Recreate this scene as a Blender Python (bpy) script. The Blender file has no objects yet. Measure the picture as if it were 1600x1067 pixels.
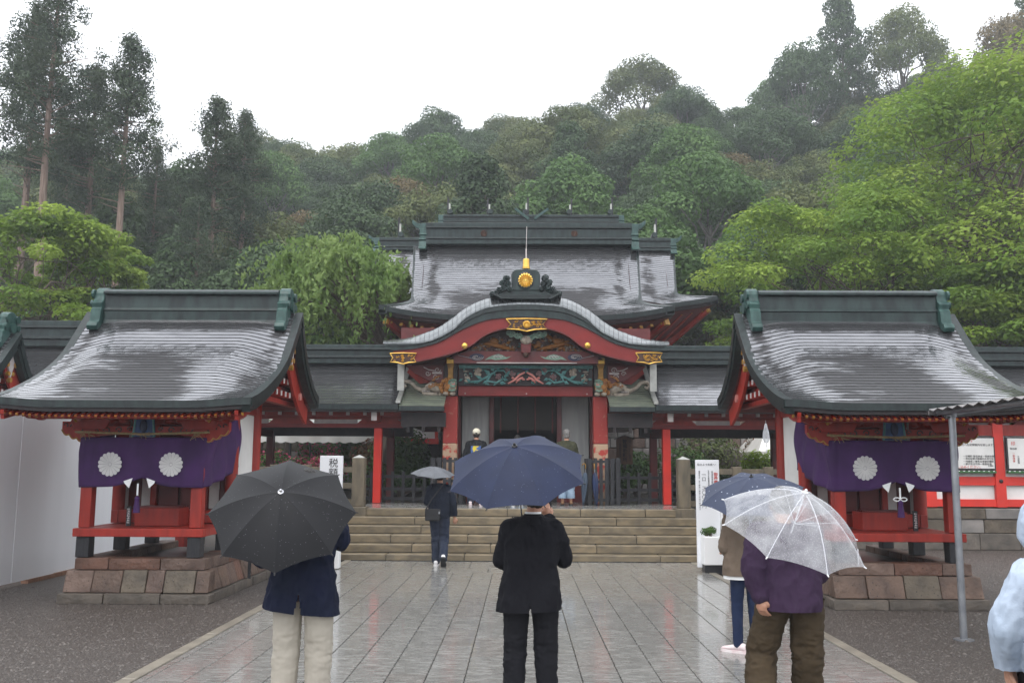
import bpy, bmesh, math, random
import numpy as np
from mathutils import Vector, Matrix, noise as mnoise

SC = bpy.context.scene
COL = SC.collection
R = math.radians

# ------------------------------------------------------------------ camera
cam = bpy.data.cameras.new('camera')
cam.lens = 32.625
cam.sensor_width = 36.0
cam.clip_end = 1500.0
camo = bpy.data.objects.new('camera', cam)
COL.objects.link(camo)
SC.camera = camo
def aim(yaw, pitch, roll):
    f = Vector((math.sin(yaw) * math.cos(pitch), math.cos(yaw) * math.cos(pitch), math.sin(pitch)))
    r = Vector((math.cos(yaw), -math.sin(yaw), 0))
    u = r.cross(f)
    c, s = math.cos(roll), math.sin(roll)
    r2, u2 = c * r + s * u, -s * r + c * u
    m = Matrix((r2, u2, -f)).transposed().to_4x4()
    return m
camo.matrix_world = Matrix.Translation((0, 0, 1.74)) @ aim(R(-0.5883), R(7.6758), R(0.3))

# ------------------------------------------------------------------ overcast sky
SUN_EL, SUN_AZ = R(62), R(200)
wd = bpy.data.worlds.new('World')
SC.world = wd
wd.use_nodes = True
nt = wd.node_tree
nt.nodes.clear()
out = nt.nodes.new('ShaderNodeOutputWorld')
bg = nt.nodes.new('ShaderNodeBackground')
sky = nt.nodes.new('ShaderNodeTexSky')
sky.sky_type = 'NISHITA'
sky.sun_disc = False
sky.sun_elevation = SUN_EL
sky.sun_rotation = SUN_AZ
sky.air_density = 1.0
sky.dust_density = 4.0
hsv = nt.nodes.new('ShaderNodeHueSaturation')
hsv.inputs['Saturation'].default_value = 0.10
mix = nt.nodes.new('ShaderNodeMix')
mix.data_type = 'RGBA'
mix.inputs[0].default_value = 0.72
mix.inputs[7].default_value = (11.2, 11.6, 12.2, 1)      # even cloud layer
bg.inputs['Strength'].default_value = 0.105
nt.links.new(sky.outputs[0], hsv.inputs['Color'])
nt.links.new(hsv.outputs[0], mix.inputs[6])
nt.links.new(mix.outputs[2], bg.inputs['Color'])
nt.links.new(bg.outputs[0], out.inputs['Surface'])

sl = bpy.data.lights.new('sun', 'SUN')
sl.energy = 0.7
sl.angle = R(40)
sl.color = (1.0, 0.97, 0.93)
so = bpy.data.objects.new('sun', sl)
COL.objects.link(so)
# direction to the sun (Nishita rotation is measured clockwise from +Y)
sd = Vector((math.sin(SUN_AZ) * math.cos(SUN_EL), math.cos(SUN_AZ) * math.cos(SUN_EL), math.sin(SUN_EL)))
so.rotation_euler = sd.to_track_quat('Z', 'Y').to_euler()

SC.view_settings.view_transform = 'Standard'
SC.view_settings.look = 'None'
SC.view_settings.gamma = 1.0
SC.view_settings.use_curve_mapping = False
SC.view_settings.exposure = 1.0
SC.render.engine = 'CYCLES'
SC.cycles.use_denoising = True
SC.cycles.max_bounces = 7
SC.cycles.diffuse_bounces = 3
SC.cycles.glossy_bounces = 3
SC.cycles.transmission_bounces = 4
SC.cycles.transparent_max_bounces = 12
SC.cycles.volume_bounces = 1
SC.cycles.caustics_reflective = False
SC.cycles.caustics_refractive = False

# ------------------------------------------------------------------ helpers
class MB:
    """collects simple solids and links them as one mesh object"""
    def __init__(s):
        s.v = []; s.f = []; s.mi = []; s.cur = 0
    def add(s, vs, fs, mi=None):
        b = len(s.v)
        s.v += [tuple(p) for p in vs]
        s.f += [tuple(i + b for i in f) for f in fs]
        s.mi += [s.cur if mi is None else mi] * len(fs)
        return s
    def box(s, x0, x1, y0, y1, z0, z1):
        v = [(x0, y0, z0), (x1, y0, z0), (x1, y1, z0), (x0, y1, z0), (x0, y0, z1), (x1, y0, z1), (x1, y1, z1), (x0, y1, z1)]
        return s.add(v, [(0, 3, 2, 1), (4, 5, 6, 7), (0, 1, 5, 4), (1, 2, 6, 5), (2, 3, 7, 6), (3, 0, 4, 7)])
    def beam(s, p0, p1, w, h, up=(0, 0, 1)):
        p0, p1 = Vector(p0), Vector(p1)
        d = (p1 - p0).normalized(); up = Vector(up)
        x = d.cross(up)
        if x.length < 1e-4: x = Vector((1, 0, 0))
        x.normalize(); z = x.cross(d)
        v = []
        for p in (p0, p1):
            for a, b in ((-1, -1), (1, -1), (1, 1), (-1, 1)):
                v.append(p + x * (a * w / 2) + z * (b * h / 2))
        return s.add(v, [(3, 2, 1, 0), (4, 5, 6, 7), (0, 1, 5, 4), (1, 2, 6, 5), (2, 3, 7, 6), (3, 0, 4, 7)])
    def loft(s, rings, caps=True, closed=True):
        n = len(rings[0]); v = [p for r in rings for p in r]; f = []
        for i in range(len(rings) - 1):
            for j in range(n if closed else n - 1):
                k = (j + 1) % n
                f.append((i * n + j, i * n + k, (i + 1) * n + k, (i + 1) * n + j))
        if caps and closed:
            f.append(tuple(range(n - 1, -1, -1))); f.append(tuple((len(rings) - 1) * n + j for j in range(n)))
        return s.add(v, f)
    def tube(s, pts, r, n=8, caps=True, ry=None):
        pts = [Vector(p) for p in pts]
        if not hasattr(r, '__len__'): r = [r] * len(pts)
        ref = None; rings = []
        for i, p in enumerate(pts):
            d = (pts[min(i + 1, len(pts) - 1)] - pts[max(i - 1, 0)]).normalized()
            if ref is None:
                ref = Vector((0, 0, 1)) if abs(d.z) < .9 else Vector((0, 1, 0))
            x = d.cross(ref).normalized(); y = x.cross(d); ref = y
            q = (ry[i] if ry else r[i])
            rings.append([p + x * (r[i] * math.cos(a)) + y * (q * math.sin(a)) for a in [2 * math.pi * k / n for k in range(n)]])
        return s.loft(rings, caps)
    def prism(s, poly, axis, a0, a1):
        def m(u, w, a): return (u, a, w) if axis == 'y' else ((a, u, w) if axis == 'x' else (u, w, a))
        n = len(poly)
        v = [m(u, w, a0) for u, w in poly] + [m(u, w, a1) for u, w in poly]
        f = [tuple(range(n)), tuple(range(2 * n - 1, n - 1, -1))]
        f += [(j, (j + 1) % n + 0, (j + 1) % n + n, j + n)[::-1] for j in range(n)]
        return s.add(v, f)
    def ball(s, c, r, nu=10, nv=6, rot=None):
        if not hasattr(r, '__len__'): r = (r, r, r)
        v = []; c = Vector(c)
        for i in range(nv + 1):
            t = math.pi * i / nv
            for j in range(nu):
                a = 2 * math.pi * j / nu
                p = Vector((r[0] * math.sin(t) * math.cos(a), r[1] * math.sin(t) * math.sin(a), r[2] * math.cos(t)))
                if rot is not None: p = rot @ p
                v.append(c + p)
        f = []
        for i in range(nv):
            for j in range(nu):
                k = (j + 1) % nu
                if i == 0: f.append((i * nu + j, (i + 1) * nu + j, (i + 1) * nu + k))
                elif i == nv - 1: f.append((i * nu + j, (i + 1) * nu + j, i * nu + k))
                else: f.append((i * nu + j, (i + 1) * nu + j, (i + 1) * nu + k, i * nu + k))
        return s.add(v, f)
    def quad(s, a, b, c, d): return s.add([a, b, c, d], [(0, 1, 2, 3)])
    def mesh(s, name, mats, smooth=False, off=(0, 0, 0)):
        me = bpy.data.meshes.new(name)
        ox, oy, oz = off
        me.from_pydata([(x - ox, y - oy, z - oz) for x, y, z in s.v], [], s.f)
        for m in (mats if isinstance(mats, (list, tuple)) else [mats]): me.materials.append(m)
        if isinstance(mats, (list, tuple)) and len(mats) > 1:
            me.polygons.foreach_set('material_index', s.mi)
        if smooth: me.polygons.foreach_set('use_smooth', [True] * len(me.polygons))
        me.update()
        return me
    def build(s, name, mats, parent=None, smooth=False, bevel=0, local=False, kind=None, sharp=None, label=None):
        off = (0, 0, 0); loc = (0, 0, 0)
        if parent is not None:
            if not local: off = wloc(parent)
        elif not local:
            a = np.array(s.v); lo, hi = a.min(0), a.max(0)
            off = loc = (float(lo[0] + hi[0]) / 2, float(lo[1] + hi[1]) / 2, float(lo[2]))
        me = s.mesh(name, mats, smooth, off)
        if smooth and sharp: me.set_sharp_from_angle(angle=R(sharp))
        o = bpy.data.objects.new(name, me)
        COL.objects.link(o)
        o.location = loc
        if parent is not None: o.parent = parent
        if kind: o['kind'] = kind
        if label: o['label'] = label
        if bevel:
            b = o.modifiers.new('bevel', 'BEVEL'); b.width = bevel; b.segments = 2; b.limit_method = 'ANGLE'; b.angle_limit = R(40)
        return o

def wloc(o):
    x = Vector((0, 0, 0))
    while o is not None:
        x = x + o.location; o = o.parent
    return tuple(x)

def tag(o, label, cat, group=None):
    o['label'] = label; o['category'] = cat
    if group: o['group'] = group
    return o
def thing(name, label, cat, loc=(0, 0, 0), group=None, rz=0):
    o = bpy.data.objects.new(name, None)
    o.empty_display_size = .1
    COL.objects.link(o); o.location = loc; o.rotation_euler = (0, 0, rz)
    return tag(o, label, cat, group)
def structure(o):
    o['kind'] = 'structure'; return o
def copy_tree(o, parent=None):
    c = o.copy(); COL.objects.link(c)
    if parent is not None: c.parent = parent
    for ch in list(o.children): copy_tree(ch, c)
    return c
def lerp(a, b, t): return a + (b - a) * t
def interp(pts, t):
    """piecewise linear (Catmull-Rom smoothed) value of list of tuples at t in 0..1 by index"""
    n = len(pts) - 1; x = max(0, min(.99999, t)) * n; i = int(x); f = x - i
    p0, p1, p2, p3 = pts[max(i - 1, 0)], pts[i], pts[i + 1], pts[min(i + 2, n)]
    return tuple(.5 * (2 * b + (c - a) * f + (2 * a - 5 * b + 4 * c - d) * f * f + (3 * b - a - 3 * c + d) * f ** 3)
                 for a, b, c, d in zip(p0, p1, p2, p3))
def resample(pts, n):
    """arc-length resample of a smoothed polyline"""
    dense = [interp(pts, i / 400) for i in range(401)]
    L = [0]
    for a, b in zip(dense, dense[1:]): L.append(L[-1] + math.dist(a, b))
    o = []; j = 0
    for i in range(n + 1):
        t = L[-1] * i / n
        while j < 399 and L[j + 1] < t: j += 1
        f = (t - L[j]) / max(1e-9, L[j + 1] - L[j])
        o.append(tuple(lerp(a, b, f) for a, b in zip(dense[j], dense[j + 1])))
    return o

def text_obj(body, size, mat, parent, loc, rot, name='lettering', align='CENTER', ext=.001, bold=0, lead=1.0):
    c = bpy.data.curves.new(name, 'FONT'); c.body = body; c.size = size; c.align_x = align; c.align_y = 'CENTER'
    c.extrude = ext; c.offset = bold; c.space_line = lead; c.resolution_u = 3
    t = bpy.data.objects.new(name, c); COL.objects.link(t)
    dg = bpy.context.evaluated_depsgraph_get()
    me = bpy.data.meshes.new_from_object(t.evaluated_get(dg))
    bpy.data.objects.remove(t)
    me.materials.clear(); me.materials.append(mat)
    o = bpy.data.objects.new(name, me); COL.objects.link(o)
    w = wloc(parent); o.parent = parent
    o.location = (loc[0] - w[0], loc[1] - w[1], loc[2] - w[2]); o.rotation_euler = rot
    return o
FRONT = (R(90), 0, 0)         # text that faces the camera side (-Y)

# ------------------------------------------------------------------ materials
MATS = {}
def mat(name, c1, c2=None, scale=6, rough=.5, r2=None, bump=0, bscale=40, metal=0, coat=0, coatr=.1, stretch=(1, 1, 1), rnd=0, detail=5,
        lo=.35, hi=.65, spec=.36, sheen=0, bstretch=(1, 1, 1), dots=0, dotc=(.6, .62, .65), dots_s=90):
    m = bpy.data.materials.new(name); m.use_nodes = True
    n = m.node_tree.nodes; l = m.node_tree.links
    b = n['Principled BSDF']
    b.inputs['Roughness'].default_value = rough; b.inputs['Metallic'].default_value = metal
    b.inputs['Coat Weight'].default_value = coat; b.inputs['Coat Roughness'].default_value = coatr
    b.inputs['Specular IOR Level'].default_value = spec
    b.inputs['Sheen Weight'].default_value = sheen
    tc = n.new('ShaderNodeTexCoord'); oi = n.new('ShaderNodeObjectInfo')
    ad = n.new('ShaderNodeVectorMath'); ad.operation = 'MULTIPLY_ADD'
    l.new(oi.outputs['Random'], ad.inputs[0]); ad.inputs[1].default_value = (37.1, 17.3, 51.7)
    l.new(tc.outputs['Object'], ad.inputs[2])
    def mapped(s):
        mp = n.new('ShaderNodeMapping'); mp.inputs['Scale'].default_value = s; l.new(ad.outputs[0], mp.inputs['Vector']); return mp
    c2 = c2 or c1
    no = n.new('ShaderNodeTexNoise'); no.inputs['Scale'].default_value = scale; no.inputs['Detail'].default_value = detail
    l.new(mapped(stretch).outputs[0], no.inputs['Vector'])
    cr = n.new('ShaderNodeValToRGB')
    cr.color_ramp.elements[0].position = lo; cr.color_ramp.elements[1].position = hi
    cr.color_ramp.elements[0].color = (*c1, 1); cr.color_ramp.elements[1].color = (*c2, 1)
    l.new(no.outputs['Fac'], cr.inputs['Fac'])
    col = cr.outputs['Color']
    if rnd:
        mr = n.new('ShaderNodeMapRange'); l.new(oi.outputs['Random'], mr.inputs['Value'])
        mr.inputs['To Min'].default_value = 1 - rnd; mr.inputs['To Max'].default_value = 1 + rnd
        h = n.new('ShaderNodeHueSaturation'); l.new(mr.outputs[0], h.inputs['Value']); l.new(col, h.inputs['Color']); col = h.outputs['Color']
    if dots:
        vo = n.new('ShaderNodeTexVoronoi'); vo.inputs['Scale'].default_value = dots_s; l.new(tc.outputs['Object'], vo.inputs['Vector'])
        m1 = n.new('ShaderNodeMath'); m1.operation = 'LESS_THAN'; l.new(vo.outputs['Distance'], m1.inputs[0]); m1.inputs[1].default_value = .17
        sx = n.new('ShaderNodeSeparateColor'); l.new(vo.outputs['Color'], sx.inputs[0])
        m2 = n.new('ShaderNodeMath'); m2.operation = 'LESS_THAN'; l.new(sx.outputs[0], m2.inputs[0]); m2.inputs[1].default_value = dots
        m3 = n.new('ShaderNodeMath'); m3.operation = 'MULTIPLY'; l.new(m1.outputs[0], m3.inputs[0]); l.new(m2.outputs[0], m3.inputs[1])
        mx = n.new('ShaderNodeMix'); mx.data_type = 'RGBA'; l.new(m3.outputs[0], mx.inputs[0]); l.new(col, mx.inputs[6]); mx.inputs[7].default_value = (*dotc, 1)
        col = mx.outputs[2]
    l.new(col, b.inputs['Base Color'])
    if r2 is not None:
        mr = n.new('ShaderNodeMapRange'); l.new(no.outputs['Fac'], mr.inputs['Value'])
        mr.inputs['From Min'].default_value = lo; mr.inputs['From Max'].default_value = hi
        mr.inputs['To Min'].default_value = rough; mr.inputs['To Max'].default_value = r2
        l.new(mr.outputs[0], b.inputs['Roughness'])
    if bump:
        n2 = n.new('ShaderNodeTexNoise'); n2.inputs['Scale'].default_value = bscale; n2.inputs['Detail'].default_value = 6
        l.new(mapped(bstretch).outputs[0], n2.inputs['Vector'])
        bp = n.new('ShaderNodeBump'); bp.inputs['Strength'].default_value = bump; bp.inputs['Distance'].default_value = .02
        l.new(n2.outputs['Fac'], bp.inputs['Height']); l.new(bp.outputs[0], b.inputs['Normal'])
    MATS[name] = m
    return m

def leaf_mat(name, c1, c2, transl=.3, scale=.5, rough=.55, rnd=.12):
    m = mat(name, c1, c2, scale=scale, rough=rough, rnd=rnd, detail=3, lo=.3, hi=.7, spec=.16)
    n = m.node_tree.nodes; l = m.node_tree.links
    b = n['Principled BSDF']; o = n['Material Output']
    t = n.new('ShaderNodeBsdfTranslucent'); mx = n.new('ShaderNodeMixShader'); mx.inputs[0].default_value = transl
    src = b.inputs['Base Color'].links[0].from_socket
    l.new(src, t.inputs['Color']); l.new(b.outputs[0], mx.inputs[1]); l.new(t.outputs[0], mx.inputs[2]); l.new(mx.outputs[0], o.inputs['Surface'])
    return m

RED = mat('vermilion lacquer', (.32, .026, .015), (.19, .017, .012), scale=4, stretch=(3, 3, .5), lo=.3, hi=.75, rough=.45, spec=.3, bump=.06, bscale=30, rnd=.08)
HRED = mat('shaded vermilion board', (.20, .016, .014), (.155, .013, .012), scale=3, rough=.48, spec=.3, bump=.06, bscale=30)  # darker copy of the vermilion, shade painted into hall and corridor boards
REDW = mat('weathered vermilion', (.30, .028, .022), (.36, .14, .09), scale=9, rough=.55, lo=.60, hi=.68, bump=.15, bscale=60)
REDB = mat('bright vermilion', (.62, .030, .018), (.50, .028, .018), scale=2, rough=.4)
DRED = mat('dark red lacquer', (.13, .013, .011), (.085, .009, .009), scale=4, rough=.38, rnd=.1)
BLACKW = mat('black stained timber', (.012, .012, .015), (.024, .024, .027), scale=8, stretch=(6, 6, 1), rough=.45, bump=.15, bscale=50)
DTIMB = mat('dark beam timber', (.020, .016, .018), (.034, .024, .024), scale=8, rough=.5)
FASCIA = mat('black copper edging', (.008, .012, .013), (.018, .028, .027), scale=5, stretch=(3, 3, 1), rough=.36, spec=.35, bump=.06, bscale=30)
RIDGE = mat('dark patinated copper', (.009, .015, .016), (.024, .041, .039), scale=4, rough=.35, spec=.3, bump=.08, bscale=14, stretch=(2, 2, .6))
TEAL = mat('green patinated copper', (.014, .042, .038), (.036, .085, .074), scale=6, rough=.36, spec=.35, bump=.08, bscale=25, stretch=(2, 2, .7))
GOLD = mat('gilded metal', (.78, .50, .11), (.60, .36, .08), scale=12, rough=.3, metal=.85)
GOLDP = mat('gold paint', (.40, .21, .035), (.26, .13, .022), scale=12, rough=.5)
PLASTER = mat('white plaster', (.70, .69, .67), (.60, .59, .57), scale=2, rough=.8)
GREYB = mat('grey board', (.36, .36, .35), (.28, .28, .275), scale=2, stretch=(5, 5, .5), rough=.6)
WHITEB = mat('white paint', (.78, .78, .78), rough=.5)
PINKW = mat('pale end paint', (.52, .47, .45), (.42, .38, .37), scale=9, rough=.6)
PINK = mat('pink scroll paint', (.52, .20, .17), rough=.55)
ORANGEP = mat('orange paint', (.45, .10, .02), rough=.5)
BLUEP = mat('blue paint', (.03, .08, .22), (.02, .05, .13), scale=12, rough=.5)
GREENP = mat('sea green carving', (.10, .25, .24), (.05, .15, .15), scale=14, rough=.5)
SAGE = mat('sage carving', (.20, .29, .22), (.12, .20, .16), scale=14, rough=.5)
BROWNC = mat('brown relief carving', (.028, .014, .010), (.075, .030, .015), scale=9, rough=.55, bump=.3, bscale=30)
CREAMC = mat('cream carving', (.38, .33, .26), (.22, .18, .15), scale=14, rough=.55)
MAUVE = mat('mauve carving', (.20, .12, .12), (.12, .07, .07), scale=14, rough=.55)
OCHRE = mat('ochre carving', (.40, .17, .035), (.24, .09, .02), scale=14, rough=.5)
NAVYP = mat('indigo cloud paint', (.012, .018, .05), rough=.5)
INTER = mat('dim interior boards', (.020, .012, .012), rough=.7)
BLIND = mat('bamboo blind', (.020, .015, .008), (.012, .009, .006), scale=30, stretch=(.2, 1, 4), rough=.6)
GREENROOF = mat('grey green copper sheet', (.17, .19, .14), (.11, .125, .10), scale=4, rough=.4, metal=.2)
LEAD = mat('pale flashing metal', (.40, .40, .37), (.30, .30, .28), scale=6, rough=.3, metal=.4)
SLAB = mat('wet paving stone', (.185, .182, .170), (.245, .240, .225), scale=7, rough=.16, r2=.30, bump=.06, bscale=7, bstretch=(.7, 3.0, 1), rnd=.05, stretch=(1, 2.6, 1), coat=.42, coatr=.08)
SLABP = mat('wet pinkish paving stone', (.192, .182, .168), (.245, .232, .215), scale=7, rough=.16, r2=.30, bump=.05, bscale=8, bstretch=(.7, 3.0, 1), rnd=.06, stretch=(1, 2.6, 1), coat=.42, coatr=.08)
KERB = mat('kerb stone', (.24, .215, .175), (.17, .152, .125), scale=5, rough=.35, bump=.2, bscale=40, rnd=.08)
JOINT = mat('joint mortar', (.035, .032, .028), rough=.4)
STEP = mat('step granite', (.215, .168, .104), (.120, .098, .066), scale=4, rough=.38, bump=.25, bscale=70, rnd=.10, stretch=(1, 1, 2.5), coat=.15)
POSTST = mat('mossy post stone', (.155, .125, .085), (.085, .072, .052), scale=4, rough=.6, bump=.25, bscale=60, stretch=(2, 2, .6))
STONES = [mat('volcanic stone ' + k, a, b, scale=4.5, rough=.55, bump=.9, bscale=20, rnd=.16, lo=.34, hi=.68, detail=10, dots=.45, dotc=(.022, .016, .013), dots_s=24) for k, a, b in (
    ('brown', (.135, .086, .062), (.062, .040, .031)), ('red', (.150, .074, .050), (.078, .040, .028)), ('grey', (.135, .108, .078), (.070, .056, .042)),
    ('rose', (.150, .100, .078), (.072, .044, .034)))]
DARKST = mat('damp dark stone', (.072, .062, .052), (.12, .10, .082), scale=5, rough=.5, bump=.5, bscale=26, rnd=.15)
WALLST = mat('retaining wall stone', (.135, .125, .118), (.215, .195, .18), scale=3, rough=.6, bump=.5, bscale=20, rnd=.22)
GRAVEL = mat('wet gravel', (.030, .024, .020), (.105, .088, .077), scale=55, spec=.3, rough=.5, bump=.8, bscale=70, lo=.38, hi=.66, detail=3)
PEBBLE = mat('wet pebble', (.045, .037, .033), (.135, .117, .104), scale=22, spec=.35, rough=.4)
EARTH = mat('garden soil', (.035, .028, .020), (.05, .045, .03), scale=3, rough=.8, bump=.5, bscale=8)
HILLM = mat('forest floor', (.016, .022, .011), (.03, .028, .016), scale=.5, rough=.9, bump=.5, bscale=2)
PURPLE = mat('purple curtain cloth', (.034, .010, .060), (.052, .014, .088), scale=3, rough=.85)
CREST = mat('crest white cloth', (.60, .59, .58), (.50, .49, .49), scale=6, rough=.8)
PAPER = mat('paper white', (.80, .80, .80), rough=.7)
STRAW = mat('straw rope', (.30, .22, .10), (.20, .14, .07), scale=30, rough=.8)
HOARD = mat('white hoarding sheet', (.80, .81, .84), (.75, .76, .79), scale=1.1, stretch=(3, 3, .35), rough=.35, lo=.3, hi=.8)
TENTM = mat('white tent fabric', (.78, .77, .74), (.66, .64, .60), scale=2, rough=.6)
SIGNW = mat('white sign board', (.80, .81, .84), rough=.4)
INK = mat('black ink', (.012, .012, .014), rough=.6)
INKG = mat('grey ink', (.06, .06, .07), rough=.6)
INKR = mat('red ink', (.55, .05, .04), rough=.6)
WOODB = mat('brown sign wood', (.24, .125, .075), (.17, .085, .05), scale=5, stretch=(6, 6, .6), rough=.6)
GALV = mat('galvanised pipe', (.30, .31, .33), (.22, .23, .25), scale=8, rough=.35, metal=.6)
CANOPY = mat('grey corrugated sheet', (.22, .20, .20), (.15, .14, .14), scale=6, rough=.35)
BARK = mat('brown bark', (.075, .055, .043), (.13, .10, .08), scale=5, stretch=(4, 4, .5), rough=.8, bump=.6, bscale=14, bstretch=(4, 4, .6))
CBARK = mat('cedar bark', (.14, .095, .075), (.24, .175, .14), scale=5, stretch=(4, 4, .35), rough=.85, bump=.6, bscale=12, bstretch=(4, 4, .5))
GBARK = mat('grey bark', (.10, .09, .08), (.18, .165, .15), scale=5, stretch=(3, 3, .6), rough=.8)

# shingled copper roofing: wet metal that mirrors sky or hill; each shingle carries its own patina, some a painted dark reflection
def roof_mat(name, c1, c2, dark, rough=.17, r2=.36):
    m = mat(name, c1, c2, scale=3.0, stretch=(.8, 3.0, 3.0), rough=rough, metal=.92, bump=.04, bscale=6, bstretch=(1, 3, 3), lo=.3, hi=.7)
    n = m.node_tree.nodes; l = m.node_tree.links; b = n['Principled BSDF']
    at = n.new('ShaderNodeAttribute'); at.attribute_name = 'tarnish_reflect'
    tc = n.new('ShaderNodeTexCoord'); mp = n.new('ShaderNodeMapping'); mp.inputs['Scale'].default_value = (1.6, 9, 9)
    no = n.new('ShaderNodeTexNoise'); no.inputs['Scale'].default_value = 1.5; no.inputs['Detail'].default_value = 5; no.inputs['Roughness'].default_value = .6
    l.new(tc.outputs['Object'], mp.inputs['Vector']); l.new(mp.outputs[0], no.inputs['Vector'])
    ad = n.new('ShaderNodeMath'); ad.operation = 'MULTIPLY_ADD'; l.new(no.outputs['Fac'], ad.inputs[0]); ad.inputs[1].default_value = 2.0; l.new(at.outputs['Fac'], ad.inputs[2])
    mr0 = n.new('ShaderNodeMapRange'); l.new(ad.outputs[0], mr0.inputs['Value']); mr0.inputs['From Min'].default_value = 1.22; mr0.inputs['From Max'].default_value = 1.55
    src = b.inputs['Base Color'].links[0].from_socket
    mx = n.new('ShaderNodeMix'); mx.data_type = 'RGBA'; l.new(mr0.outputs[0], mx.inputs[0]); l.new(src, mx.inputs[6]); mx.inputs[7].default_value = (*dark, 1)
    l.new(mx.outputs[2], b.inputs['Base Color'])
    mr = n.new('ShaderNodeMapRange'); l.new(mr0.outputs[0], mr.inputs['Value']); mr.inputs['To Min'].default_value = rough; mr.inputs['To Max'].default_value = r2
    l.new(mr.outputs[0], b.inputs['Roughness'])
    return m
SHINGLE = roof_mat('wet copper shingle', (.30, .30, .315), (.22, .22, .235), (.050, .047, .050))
SHEDGE = mat('dark shingle shadow line', (.012, .013, .014), rough=.5)  # near-black colour paints the shadow line under each course
LIPM = mat('bright weathered copper edge', (.20, .21, .215), (.145, .155, .16), scale=5, rough=.22, metal=.8, rnd=.08)
# ================================================================== SETTING
rng = random.Random(7)

def hill_z(x, y):
    t = (y - 38) / 59.0
    if t <= 0: return .75
    hr = 27.0 + max(-1.5, min((x + 26) * .135, 4.6)) + max(0, x - 8) * .08 + max(0, x - 26) * .19 + 1.2 * math.sin(x * .09 + 1)
    if x > 30: hr = min(hr, 39.5)
    t1 = min(t, 1.0)
    z = .75 + (hr - .75) * t1 ** 1.12
    if t > 1: z -= (t - 1) * 8
    return z + .6 * math.sin(x * .31 + y * .17) * t1

# ground: one sheet of wet gravel, the hill behind it
g = MB(); g.quad((-260, -60, 0), (260, -60, 0), (260, 240, 0), (-260, 240, 0))
structure(g.build('ground', GRAVEL))
hm = MB(); nx, ny = 60, 44
vs = []
for j in range(ny + 1):
    y = 37 + (150 - 37) * j / ny
    for i in range(nx + 1):
        x = -110 + 220 * i / nx
        vs.append((x, y, hill_z(x, y)))
hm.add(vs, [(j * (nx + 1) + i, j * (nx + 1) + i + 1, (j + 1) * (nx + 1) + i + 1, (j + 1) * (nx + 1) + i) for j in range(ny) for i in range(nx)])
structure(hm.build('hill', HILLM, smooth=True))

# loose gravel either side of the path
def pebbles(name, areas, n, seed):
    r = np.random.default_rng(seed)
    tot = sum((a[1] - a[0]) * (a[3] - a[2]) for a in areas)
    P = []
    for a in areas:
        k = int(n * (a[1] - a[0]) * (a[3] - a[2]) / tot)
        P.append(np.stack([r.uniform(a[0], a[1], k), r.uniform(a[2], a[3], k), np.zeros(k)], 1))
    P = np.concatenate(P); k = len(P)
    s = r.uniform(.006, .016, k) * np.where(r.random(k) < .04, 1.8, 1)
    a = r.uniform(0, 6.28, k)
    base = np.array([(1, 0, 0), (0, 1, 0), (-1, 0, 0), (0, -1, 0), (.15, .1, .55), (-.2, -.1, .5)])
    V = np.empty((k, 6, 3))
    ca, sa = np.cos(a), np.sin(a)
    for i, (x, y, z) in enumerate(base):
        jx = x * r.uniform(.7, 1.3, k); jy = y * r.uniform(.6, 1.1, k)
        V[:, i, 0] = P[:, 0] + s * (jx * ca - jy * sa); V[:, i, 1] = P[:, 1] + s * (jx * sa + jy * ca); V[:, i, 2] = .001 + s * z * r.uniform(.7, 1.3, k)
    F = np.array([(0, 1, 4), (1, 5, 4), (1, 2, 5), (2, 3, 5), (3, 4, 5), (3, 0, 4)])
    faces = (np.arange(k)[:, None, None] * 6 + F[None]).reshape(-1, 3)
    me = bpy.data.meshes.new(name)
    me.vertices.add(k * 6); me.vertices.foreach_set('co', V.reshape(-1))
    me.loops.add(len(faces) * 3); me.loops.foreach_set('vertex_index', faces.reshape(-1))
    me.polygons.add(len(faces)); me.polygons.foreach_set('loop_start', np.arange(len(faces)) * 3)
    me.update(calc_edges=True); me.materials.append(PEBBLE)
    o = bpy.data.objects.new(name, me); COL.objects.link(o); o['kind'] = 'stuff'
    o['label'] = 'loose wet grey gravel lying beside the paved path'; o['category'] = 'gravel'
    return o
pebbles('gravel', [(-7.2, -3.26, 7.5, 13.6), (-3.9, -3.26, 13.6, 16.5), (3.28, 7.4, 7.5, 14.0), (5.8, 11, 14.0, 20.4)], 60000, 3)

def slab(mb, x0, x1, y0, y1, z0, z1, c=.004, tilt=(0, 0), cy=None):
    cy = c if cy is None else cy
    xm, ym = (x0 + x1) / 2, (y0 + y1) / 2
    def zt(x, y): return z1 + (x - xm) * tilt[0] + (y - ym) * tilt[1]
    v = [(x0, y0, z0), (x1, y0, z0), (x1, y1, z0), (x0, y1, z0)]
    v += [(x, y, zt(x, y) - c) for x, y in ((x0, y0), (x1, y0), (x1, y1), (x0, y1))]
    v += [(x, y, zt(x, y)) for x, y in ((x0 + c, y0 + cy), (x1 - c, y0 + cy), (x1 - c, y1 - cy), (x0 + c, y1 - cy))]
    f = [(0, 1, 5, 4), (1, 2, 6, 5), (2, 3, 7, 6), (3, 0, 4, 7), (4, 5, 9, 8), (5, 6, 10, 9), (6, 7, 11, 10), (7, 4, 8, 11), (8, 9, 10, 11)]
    return mb.add(v, f)

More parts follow.
